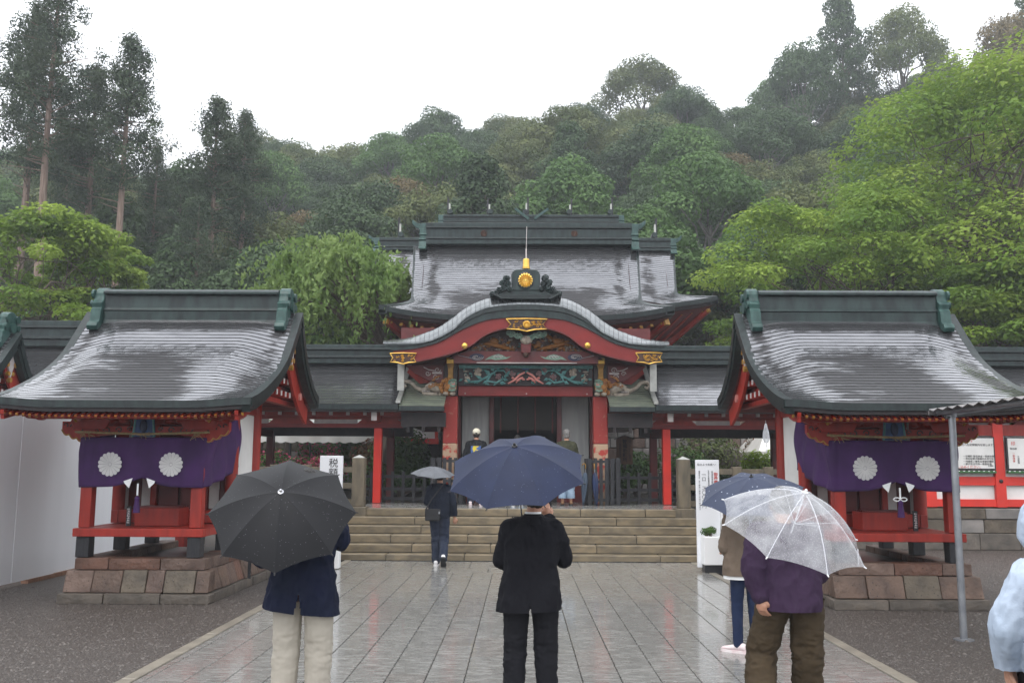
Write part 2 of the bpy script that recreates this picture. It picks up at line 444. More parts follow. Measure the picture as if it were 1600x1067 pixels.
# paved path of long slabs, each one a piece
pb = MB(); pb.quad((-3.2, -20, .004), (3.2, -20, .004), (3.2, 17.26, .004), (-3.2, 17.26, .004))
path = structure(pb.build('paved_path', JOINT))
def put_slab(x0, x1, y0, y1, z=.032):
    m = MB(); g2 = .0038; g3 = .0007
    slab(m, x0 + g2, x1 - g2, y0 + g3, y1 - g3, .006, z + rng.uniform(-.0005, .0005), .004, (rng.gauss(0, .0012), rng.gauss(0, .0005)), .0012)
    m.build('paving_slab', SLABP if rng.random() < .14 else SLAB, path)
xs = [-3.08] + [-.133 + .319 * k for k in range(-9, 11)]
xs = [x for x in xs if x < 3.0] + [3.08]
for a, b in zip(xs, xs[1:]):
    if b - a < .05: continue
    y = 4.6 - rng.uniform(0, .8)
    while y < 15.45:
        L = rng.uniform(.75, 1.25)
        y1 = y + L
        if y1 > 15.0: y1 = 15.5
        put_slab(a, b, y, y1); y = y1
for (ya, yb, w, o0) in ((15.5, 16.15, .62, .0), (16.15, 17.25, .50, .22)):
    x = -3.08 - o0
    while x < 3.08:
        x1 = x + w * rng.uniform(.9, 1.1)
        if 3.08 - x1 < .2: x1 = 3.08
        put_slab(max(x, -3.08), x1, ya, yb); x = x1
for sx in (-1, 1):
    y = 4.2
    while y < 17.2:
        y1 = min(y + rng.uniform(.9, 1.3), 17.25)
        m = MB(); a, b = sorted((sx * 3.083, sx * 3.20))
        slab(m, a, b, y + .003, y1 - .003, .006, .042 + rng.uniform(-.002, .002), .006)
        m.build('kerb_stone', KERB, path); y = y1

# broad stone steps up to the terrace
steps = thing('stone_steps', 'broad flight of six tan stone steps rising to the main hall', 'steps', (0, 17.25, 0))
for i in range(6):
    y0 = 17.25 + .31 * i; z0, z1 = .15 * i + (.03 if i == 0 else 0) + .014, .15 * (i + 1)
    hw = 3.45 if i < 5 else 3.12
    x = -hw; first = True
    while x < hw - .01:
        L = rng.uniform(1.0, 2.1)
        if first: L *= rng.uniform(.5, 1); first = False
        x1 = x + L
        if hw - x1 < .6: x1 = hw
        m = MB(); dz = rng.uniform(-.002, .002)
        slab(m, x + .007, x1 - .007, y0 + rng.uniform(-.006, .006), y0 + .36, z0, z1 + dz, .010)
        m.build('step_stone', STEP, steps); x = x1
m = MB(); m.box(-3.44, 3.44, 17.29, 18.9, 0, .12)
for i in range(1, 5): m.box(-3.44, 3.44, 17.29 + .31 * i, 18.9, .12 + .15 * (i - 1), .12 + .15 * i)
m.build('step_core', JOINT, steps)

# the terrace the hall stands on
m = MB(); m.box(-3.44, 3.44, 18.92, 21.0, 0, .898); m.box(-16, 16, 21.0, 60, 0, .89)
terr = structure(m.build('terrace', JOINT))
y = 19.17; k = 0
while y < 23.4:
    x = -3.42 - (.3 if k % 2 else 0)
    while x < 3.42:
        x1 = min(x + .62, 3.42)
        m = MB(); slab(m, max(x, -3.42) + .003, x1 - .003, y + .003, y + .597, .86, .902 + rng.uniform(-.001, .001), .004, (rng.gauss(0, .001), rng.gauss(0, .001)))
        m.build('terrace_slab', SLAB, terr); x = x1
    y += .60; k += 1

# stone base wall under the right wing
def stone_course(parent, x0, x1, y0, y1, z0, z1, wmin, wmax, mats, name='stone', bat=0, ch=.012, r=rng):
    x = x0
    while x < x1 - .01:
        w = r.uniform(wmin, wmax)
        if x1 - (x + w) < wmin * .6: w = x1 - x
        m = MB(); j = lambda a: r.uniform(-a, a)
        fy = y0 + j(.008); b2 = bat * (z1 - z0)
        a, b = x + .005, x + w - .005; zt, zb = z1 - .005 + j(.004), z0 + .003
        v = [(a, fy, zb), (b, fy, zb), (b, y1, zb), (a, y1, zb), (a, fy + b2, zt), (b, fy + b2, zt), (b, y1, zt), (a, y1, zt)]
        m.add(v, [(0, 3, 2, 1), (4, 5, 6, 7), (0, 1, 5, 4), (1, 2, 6, 5), (2, 3, 7, 6), (3, 0, 4, 7)])
        m.build(name, r.choice(mats), parent, bevel=ch); x += w
base = thing('retaining_wall', 'low stone wall under the red wing with the notice boards', 'stone wall', (9.5, 20.7, 0))
stone_course(base, 4.0, 14.5, 20.66, 21.0, 0, .36, .7, 1.2, [DARKST], bat=.05)
stone_course(base, 4.0, 14.5, 20.70, 21.0, .36, .66, .55, 1.0, [WALLST, STONES[2]], bat=.05)
stone_course(base, 4.0, 14.5, 20.68, 21.0, .66, .885, .8, 1.4, [STONES[2], WALLST], bat=.0)

# stone gate posts and stone rail fences that flank the head of the steps
for sx, lab in ((-1, 'square stone post with a pale pyramid top, left of the steps'), (1, 'square stone post with a pale pyramid top, right of the steps')):
    cx = sx * 3.275
    p = thing('stone_post', lab, 'stone post', (cx, 18.95, .6), 'stone posts at the head of the steps')
    m = MB(); m.box(cx - .19, cx + .19, 18.76, 19.14, .6, .93); m.build('base', POSTST, p, bevel=.015)
    m = MB(); m.box(cx - .125, cx + .125, 18.83, 19.08, .93, 1.90); m.build('shaft', POSTST, p, bevel=.012)
    m = MB(); q = [(cx - .125, 18.83, 1.902), (cx + .125, 18.83, 1.902), (cx + .125, 19.08, 1.902), (cx - .125, 19.08, 1.902), (cx, 18.955, 1.965)]
    m.add(q, [(3, 2, 1, 0), (0, 1, 4), (1, 2, 4), (2, 3, 4), (3, 0, 4)]); m.build('cap', LEAD, p)
    f = thing('stone_fence', ('low stone rail fence running left' if sx < 0 else 'low stone rail fence running right') + ' from the post beside the steps', 'stone fence', (sx * 4.6, 19.0, .6), 'stone rail fences beside the steps')
    x0, x1 = sorted((sx * 3.41, sx * 6.3))
    for z in (1.02, 1.34, 1.66):
        m = MB(); m.box(x0, x1, 18.92, 19.04, z - .055, z + .055); m.build('rail', POSTST, f, bevel=.008)
    m = MB(); m.box(x0, x1, 18.80, 19.2, 0, .90); m.build('footing', WALLST, f, bevel=.01)
    for k in range(4):
        xx = sx * (4.35 + .64 * k)
        m = MB(); m.box(xx - .09, xx + .09, 18.90, 19.06, .90, 1.76); m.build('fence_post', POSTST, f, bevel=.01)

# low black timber fences on the terrace between hall and corridors
def timber_fence(x0, x1, y, lab):
    f = thing('timber_fence', lab, 'fence', ((x0 + x1) / 2, y, .9), 'black timber fences on the terrace')
    for z in (1.00, 1.22, 1.50):
        m = MB(); m.box(x0, x1, y - .02, y + .02, z - .035, z + .035); m.build('rail', BLACKW, f)
    n = int(round((x1 - x0) / .27))
    for k in range(n + 1):
        xx = lerp(x0 + .04, x1 - .04, k / n)
        m = MB(); m.box(xx - .035, xx + .035, y - .055, y - .022, .905, 1.62); m.build('picket', BLACKW, f)
timber_fence(-3.75, -1.95, 21.75, 'low black timber fence left of the hall entrance')
timber_fence(2.2, 3.75, 21.75, 'low black timber fence right of the hall entrance')
def slat_box(x0, x1, y0, y1, lab):
    b = thing('slatted_box', lab, 'slatted guard', ((x0 + x1) / 2, (y0 + y1) / 2, .9), 'slatted guards round the entrance pillars')
    for z in (1.02, 1.42, 1.86):
        for (a, c, d, e) in ((x0, x1, y0, y0 + .03), (x0, x1, y1 - .03, y1), (x0, x0 + .03, y0 + .03, y1 - .03), (x1 - .03, x1, y0 + .03, y1 - .03)):
            m = MB(); m.box(a, c, d, e, z - .03, z + .03); m.build('rail', BLACKW, b)
    for k in range(6):
        xx = lerp(x0 + .03, x1 - .03, k / 5)
        for yy in (y0 - .022, y1 + .022):
            m = MB(); m.box(xx - .038, xx + .038, yy - .019, yy + .019, .905, 1.93 + .01 * (k % 2)); m.build('slat', BLACKW, b)
    for k in range(4):
        yy = lerp(y0 + .10, y1 - .10, k / 3)
        for xx in (x0 - .022, x1 + .022):
            m = MB(); m.box(xx - .019, xx + .019, yy - .038, yy + .038, .905, 1.93); m.build('slat', BLACKW, b)
slat_box(-1.98, -1.30, 20.85, 21.72, 'black slatted timber guard round the left entrance pillar')
slat_box(1.50, 2.18, 20.85, 21.72, 'black slatted timber guard round the right entrance pillar, beside two furled umbrellas')
# ================================================================== SMALL SHRINES
def shingle_roof(S, n, segs, t, r, jit=.004, tar=.10, gr=.24, stain_reflect=None):
    """courses of stepped shingles over the surface S(u, s), u -1..1 along the ridge, s 0..1 downhill"""
    mb = MB(); mb.tarn = []
    ph = r.uniform(0, 50)
    for i in range(n):
        s0, s1 = i / n, (i + 1) / n
        us = [-1] + sorted(max(-.985, min(.985, -1 + 2 * (k + r.uniform(-.32, .32) + (.5 if i % 2 else 0)) / segs)) for k in range(1, segs)) + [1]
        for a, b in zip(us, us[1:]):
            if b - a < .004: continue
            j0, j1 = r.uniform(-jit, jit), r.uniform(-jit, jit)
            sg = s0 + gr * (s1 - s0)
            p, q = S(a, s0), S(b, s0); p1, q1 = S(a, sg), S(b, sg); c, d = S(b, s1), S(a, s1)
            up = lambda P, h: (P[0], P[1], P[2] + h)
            dn = p[1] < d[1]
            # recessed groove under the butt of the course above, then the shingle, then its edge
            mb.add([p, q, q1, p1], [(0, 3, 2, 1) if dn else (0, 1, 2, 3)[::-1]], 1)
            mb.add([up(p1, t), up(q1, t), up(c, t + j1), up(d, t + j0)], [(0, 3, 2, 1) if dn else (0, 1, 2, 3)[::-1]], 0)
            mb.add([up(d, t + j0), up(c, t + j1), up(c, -.002), up(d, -.002)], [(0, 3, 2, 1)], 1)
            for uu, ss in ((a, s0), (b, s0), (b, sg), (a, sg), (a, sg), (b, sg), (b, s1), (a, s1), (a, s1), (b, s1), (b, s1), (a, s1)):
                mb.tarn.append(tar + .5 * mnoise.noise(Vector((uu * 2.4 + ph, ss * 5, ph))) + (stain_reflect(uu, ss) if stain_reflect else 0))
    return mb
_mesh0 = MB.mesh
def _mesh_tarn_reflect(s, name, mats, smooth=False, off=(0, 0, 0)):
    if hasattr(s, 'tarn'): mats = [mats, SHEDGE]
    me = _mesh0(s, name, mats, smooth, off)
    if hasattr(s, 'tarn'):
        at = me.attributes.new('tarnish_reflect', 'FLOAT', 'POINT'); at.data.foreach_set('value', s.tarn)
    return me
MB.mesh = _mesh_tarn_reflect
def fix_up(o):
    bm = bmesh.new(); bm.from_mesh(o.data)
    for f in bm.faces:
        if f.normal.z < -.05: f.normal_flip()
    bm.to_mesh(o.data); bm.free(); return o
def strip(path, offs):
    """loft of a closed cross section (list of offset vectors) swept along a path of points"""
    mb = MB(); mb.loft([[tuple(Vector(p) + Vector(o)) for o in offs] for p in path]); return mb
def recalc(o):
    bm = bmesh.new(); bm.from_mesh(o.data); bmesh.ops.recalc_face_normals(bm, faces=bm.faces); bm.to_mesh(o.data); bm.free(); return o

def petal_disc(n, rad, axis_y, c, thick, gap=.06, core=.14, dome=.0, rim=.10):
    """chrysanthemum crest: n rounded petals and a centre button, facing -Y"""
    mb = MB()
    for k in range(n):
        a0 = 2 * math.pi * (k + gap) / n; a1 = 2 * math.pi * (k + 1 - gap) / n; am = (a0 + a1) / 2
        pts = [(core * 1.15, a0), (1 - rim, a0), (1 - rim * .35, lerp(a0, a1, .22)), (1, am), (1 - rim * .35, lerp(a0, a1, .78)), (1 - rim, a1), (core * 1.15, a1)]
        fr = [(c[0] + rad * q * math.cos(a), c[1] - thick, c[2] + rad * q * math.sin(a)) for q, a in pts]
        bk = [(x, c[1], z) for x, y, z in fr]
        ctr = (c[0] + rad * .72 * math.cos(am), c[1] - thick - dome, c[2] + rad * .72 * math.sin(am))
        m = len(fr)
        mb.add(fr + bk + [ctr], [(j, (j + 1) % m, 2 * m) for j in range(m)] + [(j + m, (j + 1) % m + m, (j + 1) % m, j) for j in range(m)])
    ring = [(c[0] + rad * core * math.cos(2 * math.pi * k / 14), c[2] + rad * core * math.sin(2 * math.pi * k / 14)) for k in range(14)]
    mb.prism(ring, 'y', c[1] - thick - dome * .8 - .001, c[1])
    return mb

VF = [(1.555, 4.014), (1.152, 3.584), (.796, 3.251), (.313, 2.97), (-.217, 2.751), (-.617, 2.624), (-.925, 2.553)]
VR = [(1.555, 4.014), (1.949, 3.366), (2.478, 2.97), (2.878, 2.821)]
VFS = resample(VF, 60); VRS = resample(VR, 40)
HW = 1.627
def prof(P, s):
    x = max(0, min(1, s)) * (len(P) - 1); i = min(int(x), len(P) - 2); f = x - i
    return lerp(P[i][0], P[i + 1][0], f), lerp(P[i][1], P[i + 1][1], f)
def edge(u):
    e = max(0, (abs(u) - .52) / .48); return e * e * (3 - 2 * e)
def SF(u, s):
    y, z = prof(VFS, s); e = edge(u)
    return (u * HW, y - .02 * (1 - e) * s, z + .17 * math.sin(math.pi * s ** .9) * (1 - e) - .045 * s ** 6 * (1 - e))
def SR(u, s):
    y, z = prof(VRS, s); e = edge(u)
    return (u * HW, y, z + .10 * math.sin(math.pi * s) * (1 - e))

def cloud_poly(x0, x1, z0, z1, lobes, r):
    """a carved bracket nose: a straight root and a scalloped lower edge"""
    P = [(x0, z1), (x1, z1)]
    for k in range(lobes):
        xa = lerp(x1, x0, k / lobes); xb = lerp(x1, x0, (k + 1) / lobes)
        for j in range(7):
            a = math.pi * j / 6
            P.append((lerp(xa, xb, j / 6), lerp(z0 + (z1 - z0) * .55 * (1 - (k + j / 6) / lobes), z0, .5 * (k + j / 6) / lobes) - r * math.sin(a)))
    P.append((x0, z0)); return P

def stain_reflect_shrine(u, s):
    # runoff stains below the ridge ends; dark reflection painted over the lower middle
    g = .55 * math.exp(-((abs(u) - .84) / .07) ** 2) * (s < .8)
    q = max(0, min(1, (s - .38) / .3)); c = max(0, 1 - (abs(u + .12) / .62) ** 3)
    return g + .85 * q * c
def stain_reflect_hall(u, s):  # runoff stains under ridge ends, plus a painted dark reflection low in the middle
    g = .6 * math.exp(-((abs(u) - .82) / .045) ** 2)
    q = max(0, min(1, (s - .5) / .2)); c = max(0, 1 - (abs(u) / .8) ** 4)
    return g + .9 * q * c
def small_shrine(label, cx, fy):
    r = random.Random(5)
    T = thing('small_shrine', label, 'shrine', (cx, fy, 0), 'small shrines flanking the path')
    L = dict(parent=T, local=True)
    roof = shingle_roof(SF, 32, 26, .007, r, .0014, .02, .27, stain_reflect_shrine).build('roof', SHINGLE, **L); roof['kind'] = 'stuff'; fix_up(roof)
    rr = shingle_roof(SR, 20, 13, .008, r, .002).build('rear_roof', SHINGLE, **L); rr['kind'] = 'stuff'; fix_up(rr)
    # edging
    ev = [SF(-1 + 2 * k / 24, 1) for k in range(25)]
    recalc(strip(ev, [(0, -.012, .012), (0, -.012, -.078), (0, .12, -.078), (0, .12, .0)]).build('eave_edge', FASCIA, **L))
    recalc(strip(ev, [(0, .03, -.078), (0, .03, -.125), (0, .16, -.125), (0, .16, -.078)]).build('lower_eave_edge', DTIMB, **L))
    re = [SR(-1 + 2 * k / 16, 1) for k in range(17)]
    recalc(strip(re, [(0, .012, .014), (0, .012, -.14), (0, -.14, -.14), (0, -.14, 0)]).build('rear_eave_edge', FASCIA, **L))
    for sx in (-1, 1):
        vp = [SF(sx, 1 - k / 26) for k in range(27)] + [SR(sx, k / 16) for k in range(1, 17)]
        # perpendicular offsets along the verge
        def swept(x0, x1, d0, d1, d1r=None):
            rings = []
            for i, p in enumerate(vp):
                d1_ = d1 if d1r is None else lerp(d1, d1r, max(0, min(1, (i - 20) / 8)))
                a = Vector(vp[max(i - 1, 0)]); b = Vector(vp[min(i + 1, len(vp) - 1)])
                t = (b - a); t.x = 0; t.normalize(); nrm = Vector((0, t.z, -t.y))
                if abs(i - 26) <= 1: nrm = Vector((0, 0, -1))
                P = Vector(p)
                rings.append([tuple(P + Vector((sx * x0, 0, 0)) + nrm * d0), tuple(P + Vector((sx * x1, 0, 0)) + nrm * d0),
                              tuple(P + Vector((sx * x1, 0, 0)) + nrm * d1_), tuple(P + Vector((sx * x0, 0, 0)) + nrm * d1_)])
            mb = MB(); mb.loft(rings); return mb
        recalc(swept(.012, -.10, -.012, .10).build('verge_edge', FASCIA, **L))
        recalc(swept(-.012, -.12, .10, .17).build('lower_verge_edge', FASCIA, **L))
        recalc(swept(-.16, -.205, .15, .27, .44).build('bargeboard', RED, **L))
        # gable pendant and scrolls
        m = MB()
        px = sx * (HW - .14)
        poly = [(1.555, 3.70), (1.44, 3.58), (1.46, 3.44), (1.50, 3.36), (1.555, 3.20), (1.61, 3.36), (1.65, 3.44), (1.67, 3.58)]
        m.prism(poly, 'x', px - .02, px + .02); m.build('gable_pendant', PINKW, **L, bevel=.01)
        m = MB()
        for (yy, zz, rad) in ((1.44, 3.46, .05), (1.67, 3.46, .05), (1.49, 3.30, .04), (1.62, 3.30, .04), (1.555, 3.19, .045)):
            m.tube([(px - .03, yy, zz), (px + .03, yy, zz)], rad, 8)
        m.build('pendant_scroll', GOLDP, **L)['kind'] = 'stuff'
        # pink scroll under the lower end of the board
        m = MB()
        for (yy, zz, rad) in ((.62, 2.92, .07), (.52, 2.84, .06), (2.2, 2.80, .06)):
            m.tube([(sx * (HW - .19), yy, zz), (sx * (HW - .13), yy, zz)], rad, 9)
        m.build('board_scroll', PINK, **L)['kind'] = 'stuff'
        m = MB()
        m.prism([(-.42, 2.50), (-.12, 2.62), (.06, 2.58), (.02, 2.42), (-.16, 2.30), (-.34, 2.38)], 'x', sx * .84 - .02, sx * .84 + .02)
        m.build('corner_scroll', PINK, **L, bevel=.012)
        m = MB(); m.tube([(sx * .87, -.40, 2.50), (sx * .87, -.34, 2.38), (sx * .87, -.16, 2.30), (sx * .87, .02, 2.42), (sx * .87, .05, 2.58)], .018, 6)
        m.build('scroll_edge', GOLDP, **L)
        # gable wall, tie beams, bracket ends
        m = MB(); m.prism([(.35, 2.80), (2.5, 2.80), (2.05, 3.15), (1.555, 3.75), (1.0, 3.25)], 'x', sx * 1.20 - .02, sx * 1.20 + .02); m.build('gable_wall', DRED, **L)
        m = MB(); m.prism([(1.25, 3.38), (1.86, 3.38), (1.555, 3.66)], 'x', sx * 1.23 - .01, sx * 1.23 + .01); m.build('gable_panel', RED, **L)
        for z, ya, yb in ((2.70, .1, 2.75), (2.88, .45, 2.45), (3.08, .75, 2.2), (3.27, .95, 2.05)):
            m = MB(); m.box(*sorted((sx * 1.18, sx * 1.29)), ya, yb, z - .035, z + .035); m.build('tie_beam', RED, **L)
        m = MB(); mw = MB()
        for z, y0, y1, nb in ((2.80, .62, 2.35, 8), (2.99, .78, 2.2, 7), (3.18, .95, 2.05, 6)):
            for k in range(nb):
                yy = lerp(y0, y1, k / (nb - 1))
                m.box(*sorted((sx * 1.20, sx * 1.40)), yy - .035, yy + .035, z - .045, z + .04)
                mw.box(*sorted((sx * 1.401, sx * 1.412)), yy - .03, yy + .03, z - .04, z + .036)
        m.build('bracket_arms', RED, **L)['kind'] = 'stuff'; mw.build('bracket_ends', PINKW, **L)['kind'] = 'stuff'
        # side wall
        m = MB(); m.box(*sorted((sx * .765, sx * .795)), 1.2, 2.15, .95, 2.66); m.build('side_wall', PLASTER, **L)
        m = MB(); m.box(*sorted((sx * .75, sx * .84)), 1.0, 2.32, .93, 1.10); m.build('side_sill', RED, **L)
        m = MB(); m.box(*sorted((sx * .755, sx * .835)), 1.0, 2.32, 2.50, 2.64); m.build('side_beam', RED, **L)
        for yy in (1.12, 2.22):
            m = MB(); m.tube([(sx * .80, yy, .93), (sx * .80, yy, 2.74)], .088, 16); m.build('round_post', RED, **L, smooth=True, sharp=50)
        # front porch post and the tie back to the body
        m = MB(); m.box(*sorted((sx * .645, sx * .795)), -.075, .075, .93, 2.20); m.build('porch_post', RED, **L, bevel=.012)
        m = MB(); m.box(*sorted((sx * .665, sx * .775)), .075, 1.05, 2.24, 2.36); m.build('porch_tie', RED, **L)
        m = MB(); m.prism([(.20, 2.20), (.26, 2.30), (.22, 2.38), (-.22, 2.38), (-.26, 2.30), (-.20, 2.20)], 'y', -.09, .09)
        for v in range(len(m.v)): m.v[v] = (m.v[v][0] + sx * .72, m.v[v][1], m.v[v][2])
        m.build('bracket', RED, **L, bevel=.01)
        # carved noses
        m = MB(); pl = [(sx * a, b) for a, b in cloud_poly(.80, 1.10, 2.06, 2.30, 3, .035)]
        m.prism(pl, 'y', -.05, .05); recalc(m.build('carved_nose', RED, **L))
        m = MB()
        pe = pl[2:-1]
        m.tube([(a, -.055, b) for a, b in pe], .010, 5); m.build('nose_edge', GOLDP, **L)
        m = MB()
        for k, (dx, dz, rad) in enumerate(((.86, 2.20, .045), (.96, 2.23, .04), (1.05, 2.25, .03))):
            m.tube([(sx * (dx + rad * .8 * math.cos(a)), -.056, dz + rad * .8 * math.sin(a)) for a in [i * .6 for i in range(8)]], .008, 5)
        m.build('nose_carving', DTIMB, **L)['kind'] = 'stuff'
        # outer carved wing under the eave
        m = MB(); pl = [(sx * a, b) for a, b in cloud_poly(1.14, 1.42, 2.32, 2.40, 2, .03)]
        m.prism(pl, 'y', -.45, -.37); recalc(m.build('eave_wing', RED, **L))
    # soffit with rafters
    m = MB(); n1 = 10
    def sof(u, s): 
        p = SF(u, s); return (p[0] * .93, p[1] + (.03 if s > .9 else 0), p[2] - .20)
    gv = [sof(-1 + 2 * i / 8, j / n1) for j in range(n1 + 1) for i in range(9)]
    m.add(gv, [(j * 9 + i, j * 9 + i + 1, (j + 1) * 9 + i + 1, (j + 1) * 9 + i) for j in range(n1) for i in range(8)])
    gv = [(x * .93, y, z - .2) for x, y, z in [SR(-1 + 2 * i / 8, j / 6) for j in range(7) for i in range(9)]]
    m.add(gv, [(j * 9 + i, j * 9 + i + 1, (j + 1) * 9 + i + 1, (j + 1) * 9 + i) for j in range(6) for i in range(8)])
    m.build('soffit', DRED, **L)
    m = MB(); mt = MB()
    for k in range(38):
        u = -.93 + 1.86 * k / 37; p = SF(u, 1); q = SF(u, .55)
        a, b = Vector((p[0], p[1] + .07, p[2] - .185)), Vector((q[0], q[1], q[2] - .235))
        m.beam(a, b, .034, .045); d = (a - b).normalized()
        mt.beam(a, a + d * .010, .030, .036)
    m.build('rafters', RED, **L)['kind'] = 'stuff'; mt.build('rafter_tips', GOLDP, **L)['kind'] = 'stuff'
    # ridge
    m = MB(); m.prism([(1.33, 3.80), (1.36, 3.88), (1.36, 4.02), (1.75, 4.02), (1.75, 3.88), (1.78, 3.80)], 'x', -1.30, 1.30); m.build('ridge_base', RIDGE, **L, bevel=.012)
    m = MB(); m.prism([(1.345, 4.022), (1.38, 4.07), (1.40, 4.26), (1.71, 4.26), (1.73, 4.07), (1.765, 4.022)], 'x', -1.30, 1.30); m.build('ridge_body', RIDGE, **L)
    m = MB(); m.prism([(1.33, 4.262), (1.33, 4.30), (1.40, 4.345), (1.71, 4.345), (1.78, 4.30), (1.78, 4.262)], 'x', -1.31, 1.31); m.build('ridge_cap', RIDGE, **L, bevel=.008)
    for sx in (-1, 1):
        e = MB(); x0, x1 = sorted((sx * 1.305, sx * 1.46))
        P = [(1.555 + .17 * math.cos(a), 4.24 + .15 * math.sin(a)) for a in [math.pi * k / 10 for k in range(11)]]
        P = P[::-1]
        P = [(1.26, 3.72), (1.20, 3.70), (1.165, 3.76), (1.20, 3.82), (1.255, 3.84), (1.285, 4.02), (1.32, 4.05), (1.30, 4.13), (1.36, 4.17)] + P + [(1.75, 4.17), (1.81, 4.13), (1.79, 4.05), (1.825, 4.02), (1.855, 3.84), (1.91, 3.82), (1.945, 3.76), (1.91, 3.70), (1.85, 3.72)]
        e.prism(P, 'x', x0, x1); eo = recalc(e.build('ridge_end', TEAL, **L, bevel=.012))
        m = MB()
        for yy, zz, rad in ((1.40, 4.27, .07), (1.71, 4.27, .07), (1.37, 4.12, .055), (1.74, 4.12, .055)):
            m.tube([(sx * 1.455, yy, zz), (sx * 1.49, yy, zz)], rad, 10)
        m.tube([(sx * 1.46, 1.555, 4.10), (sx * 1.50, 1.555, 4.10)], .09, 12)
        m.build('scroll', TEAL, parent=eo, local=True)
    # porch beams and carvings under the eave
    m = MB(); m.prism([(-.80, 2.10), (-.4, 2.13), (0, 2.145), (.4, 2.13), (.80, 2.10), (.80, 2.24), (-.80, 2.24)], 'y', -.06, .06); recalc(m.build('porch_beam', RED, **L))
    m = MB(); m.box(-1.25, 1.25, -.07, .05, 2.385, 2.46); m.build('eave_purlin', RED, **L)
    m = MB(); m.box(-1.30, 1.30, -.47, -.36, 2.315, 2.375); m.build('outer_purlin', RED, **L)
    for sx in (-1, 1):
        m = MB()
        for k, (dx, dz, rad) in enumerate(((.20, 2.20, .035), (.34, 2.19, .045), (.50, 2.18, .05), (.64, 2.17, .04))):
            pts = [(sx * (dx + rad * (1 - i / 12) * math.cos(i * .7)), -.062, dz + rad * (1 - i / 12) * math.sin(i * .7)) for i in range(10)]
            m.tube(pts, .009, 5)
        m.build('beam_carving', DTIMB, **L)['kind'] = 'stuff'
        m = MB()
        for k in range(4):
            dx = .30 + .16 * k
            m.ball((sx * dx, -.02, 2.315), (.075, .06, .045), 8, 6)
        m.build('frieze_carving', RED, **L, smooth=True)
    m = MB(); m.prism([(-.15, 2.10), (.15, 2.10), (.12, 2.38), (-.12, 2.38)], 'y', -.10, -.062); m.build('centre_panel', BLUEP, **L, bevel=.015)
    m = MB(); m.tube([(-.14, -.105, 2.10), (-.11, -.105, 2.38)], .014, 6); m.tube([(.14, -.105, 2.10), (.11, -.105, 2.38)], .014, 6); m.build('panel_edge', GREENP, **L)['kind'] = 'stuff'
    m = MB(); m.ball((0, -.115, 2.24), (.05, .02, .09), 8, 6); m.build('panel_carving', NAVYP, **L, smooth=True)
    # body
    m = MB(); m.box(-.76, .76, 1.36, 1.42, .95, 2.66); m.build('back_wall', DRED, **L)
    for sx in (-1, 1):
        m = MB(); m.box(*sorted((sx * .02, sx * .30)), 1.30, 1.355, 1.12, 2.3); m.build('door', DRED, **L, bevel=.01)
        m = MB(); m.box(*sorted((sx * .42, sx * .56)), 1.335, 1.355, 1.12, 2.3); m.build('plaster_panel', PLASTER, **L)
        m = MB(); m.box(*sorted((sx * .33, sx * .41)), 1.27, 1.355, .95, 2.45); m.build('door_post', RED, **L)
    m = MB(); m.box(-.76, .76, 1.02, 1.352, .932, 1.11); m.build('door_sill', RED, **L, bevel=.008)
    m = MB(); m.box(-.70, .70, 1.20, 1.335, 2.32, 2.48); m.build('door_lintel', RED, **L)
    m = MB(); m.box(-.79, .79, 1.44, 2.24, 2.44, 2.66); m.build('rear_beam', RED, **L)
    m = MB(); m.box(-.765, .765, 2.16, 2.2, .95, 2.44); m.build('rear_wall', PLASTER, **L)
    # deck on black feet
    m = MB(); m.box(-.845, .845, -.115, -.015, .82, .925); m.build('deck_beam', RED, **L, bevel=.008)
    for sx in (-1, 1):
        m = MB(); m.box(*sorted((sx * .745, sx * .843)), -.013, 2.38, .822, .923); m.build('deck_beam', RED, **L, bevel=.008)
    for k in range(12):
        x0 = -.743 + 1.486 * k / 12
        m = MB(); m.box(x0 + .002, x0 + 1.486 / 12 - .002, -.013, 2.36, .885, .921 + r.uniform(-.001, .001)); m.build('deck_board', RED, **L)
    for yy in (0, 1.12, 2.22):
        for xx in (-.72, .72):
            m = MB(); m.box(xx - .085, xx + .085, yy - .085, yy + .085, .555, .818); m.build('foot', BLACKW, **L, bevel=.008)
    m = MB(); m.tube([(.30, 1.352, 1.42), (.30, 1.33, 1.42)], .03, 8)
    m.build('door_knob', DTIMB, **L)
    return T

def stone_row(parent, Tf, L0, L1, depth, z0, z1, wmin, wmax, mats, bat=0, r=rng, ch=.014):
    x = L0
    while x < L1 - .01:
        w = r.uniform(wmin, wmax)
        if L1 - (x + w) < wmin * .6: w = L1 - x
        j = lambda a: r.uniform(-a, a)
        f = j(.01); b2 = bat * (z1 - z0); a, b = x + .004, x + w - .004; zt, zb = z1 - .003 + j(.005), z0 + .003
        # slightly bulging face: extra middle row
        zm = (zt + zb) / 2; bl = -.006
        v = [(a, f, zb), (b, f, zb), (b, depth, zb), (a, depth, zb), (a, f + b2, zt), (b, f + b2, zt), (b, depth, zt), (a, depth, zt), ((a + b) / 2 + j(.03), f + b2 / 2 + bl, zm + j(.02))]
        m = MB(); m.add([Tf(*p) for p in v], [(0, 3, 2, 1), (4, 5, 6, 7), (0, 1, 8), (1, 5, 8), (5, 4, 8), (4, 0, 8), (1, 2, 6, 5), (2, 3, 7, 6), (3, 0, 4, 7)])
        recalc(m.build('stone', r.choice(mats), parent, local=True, bevel=ch)); x += w

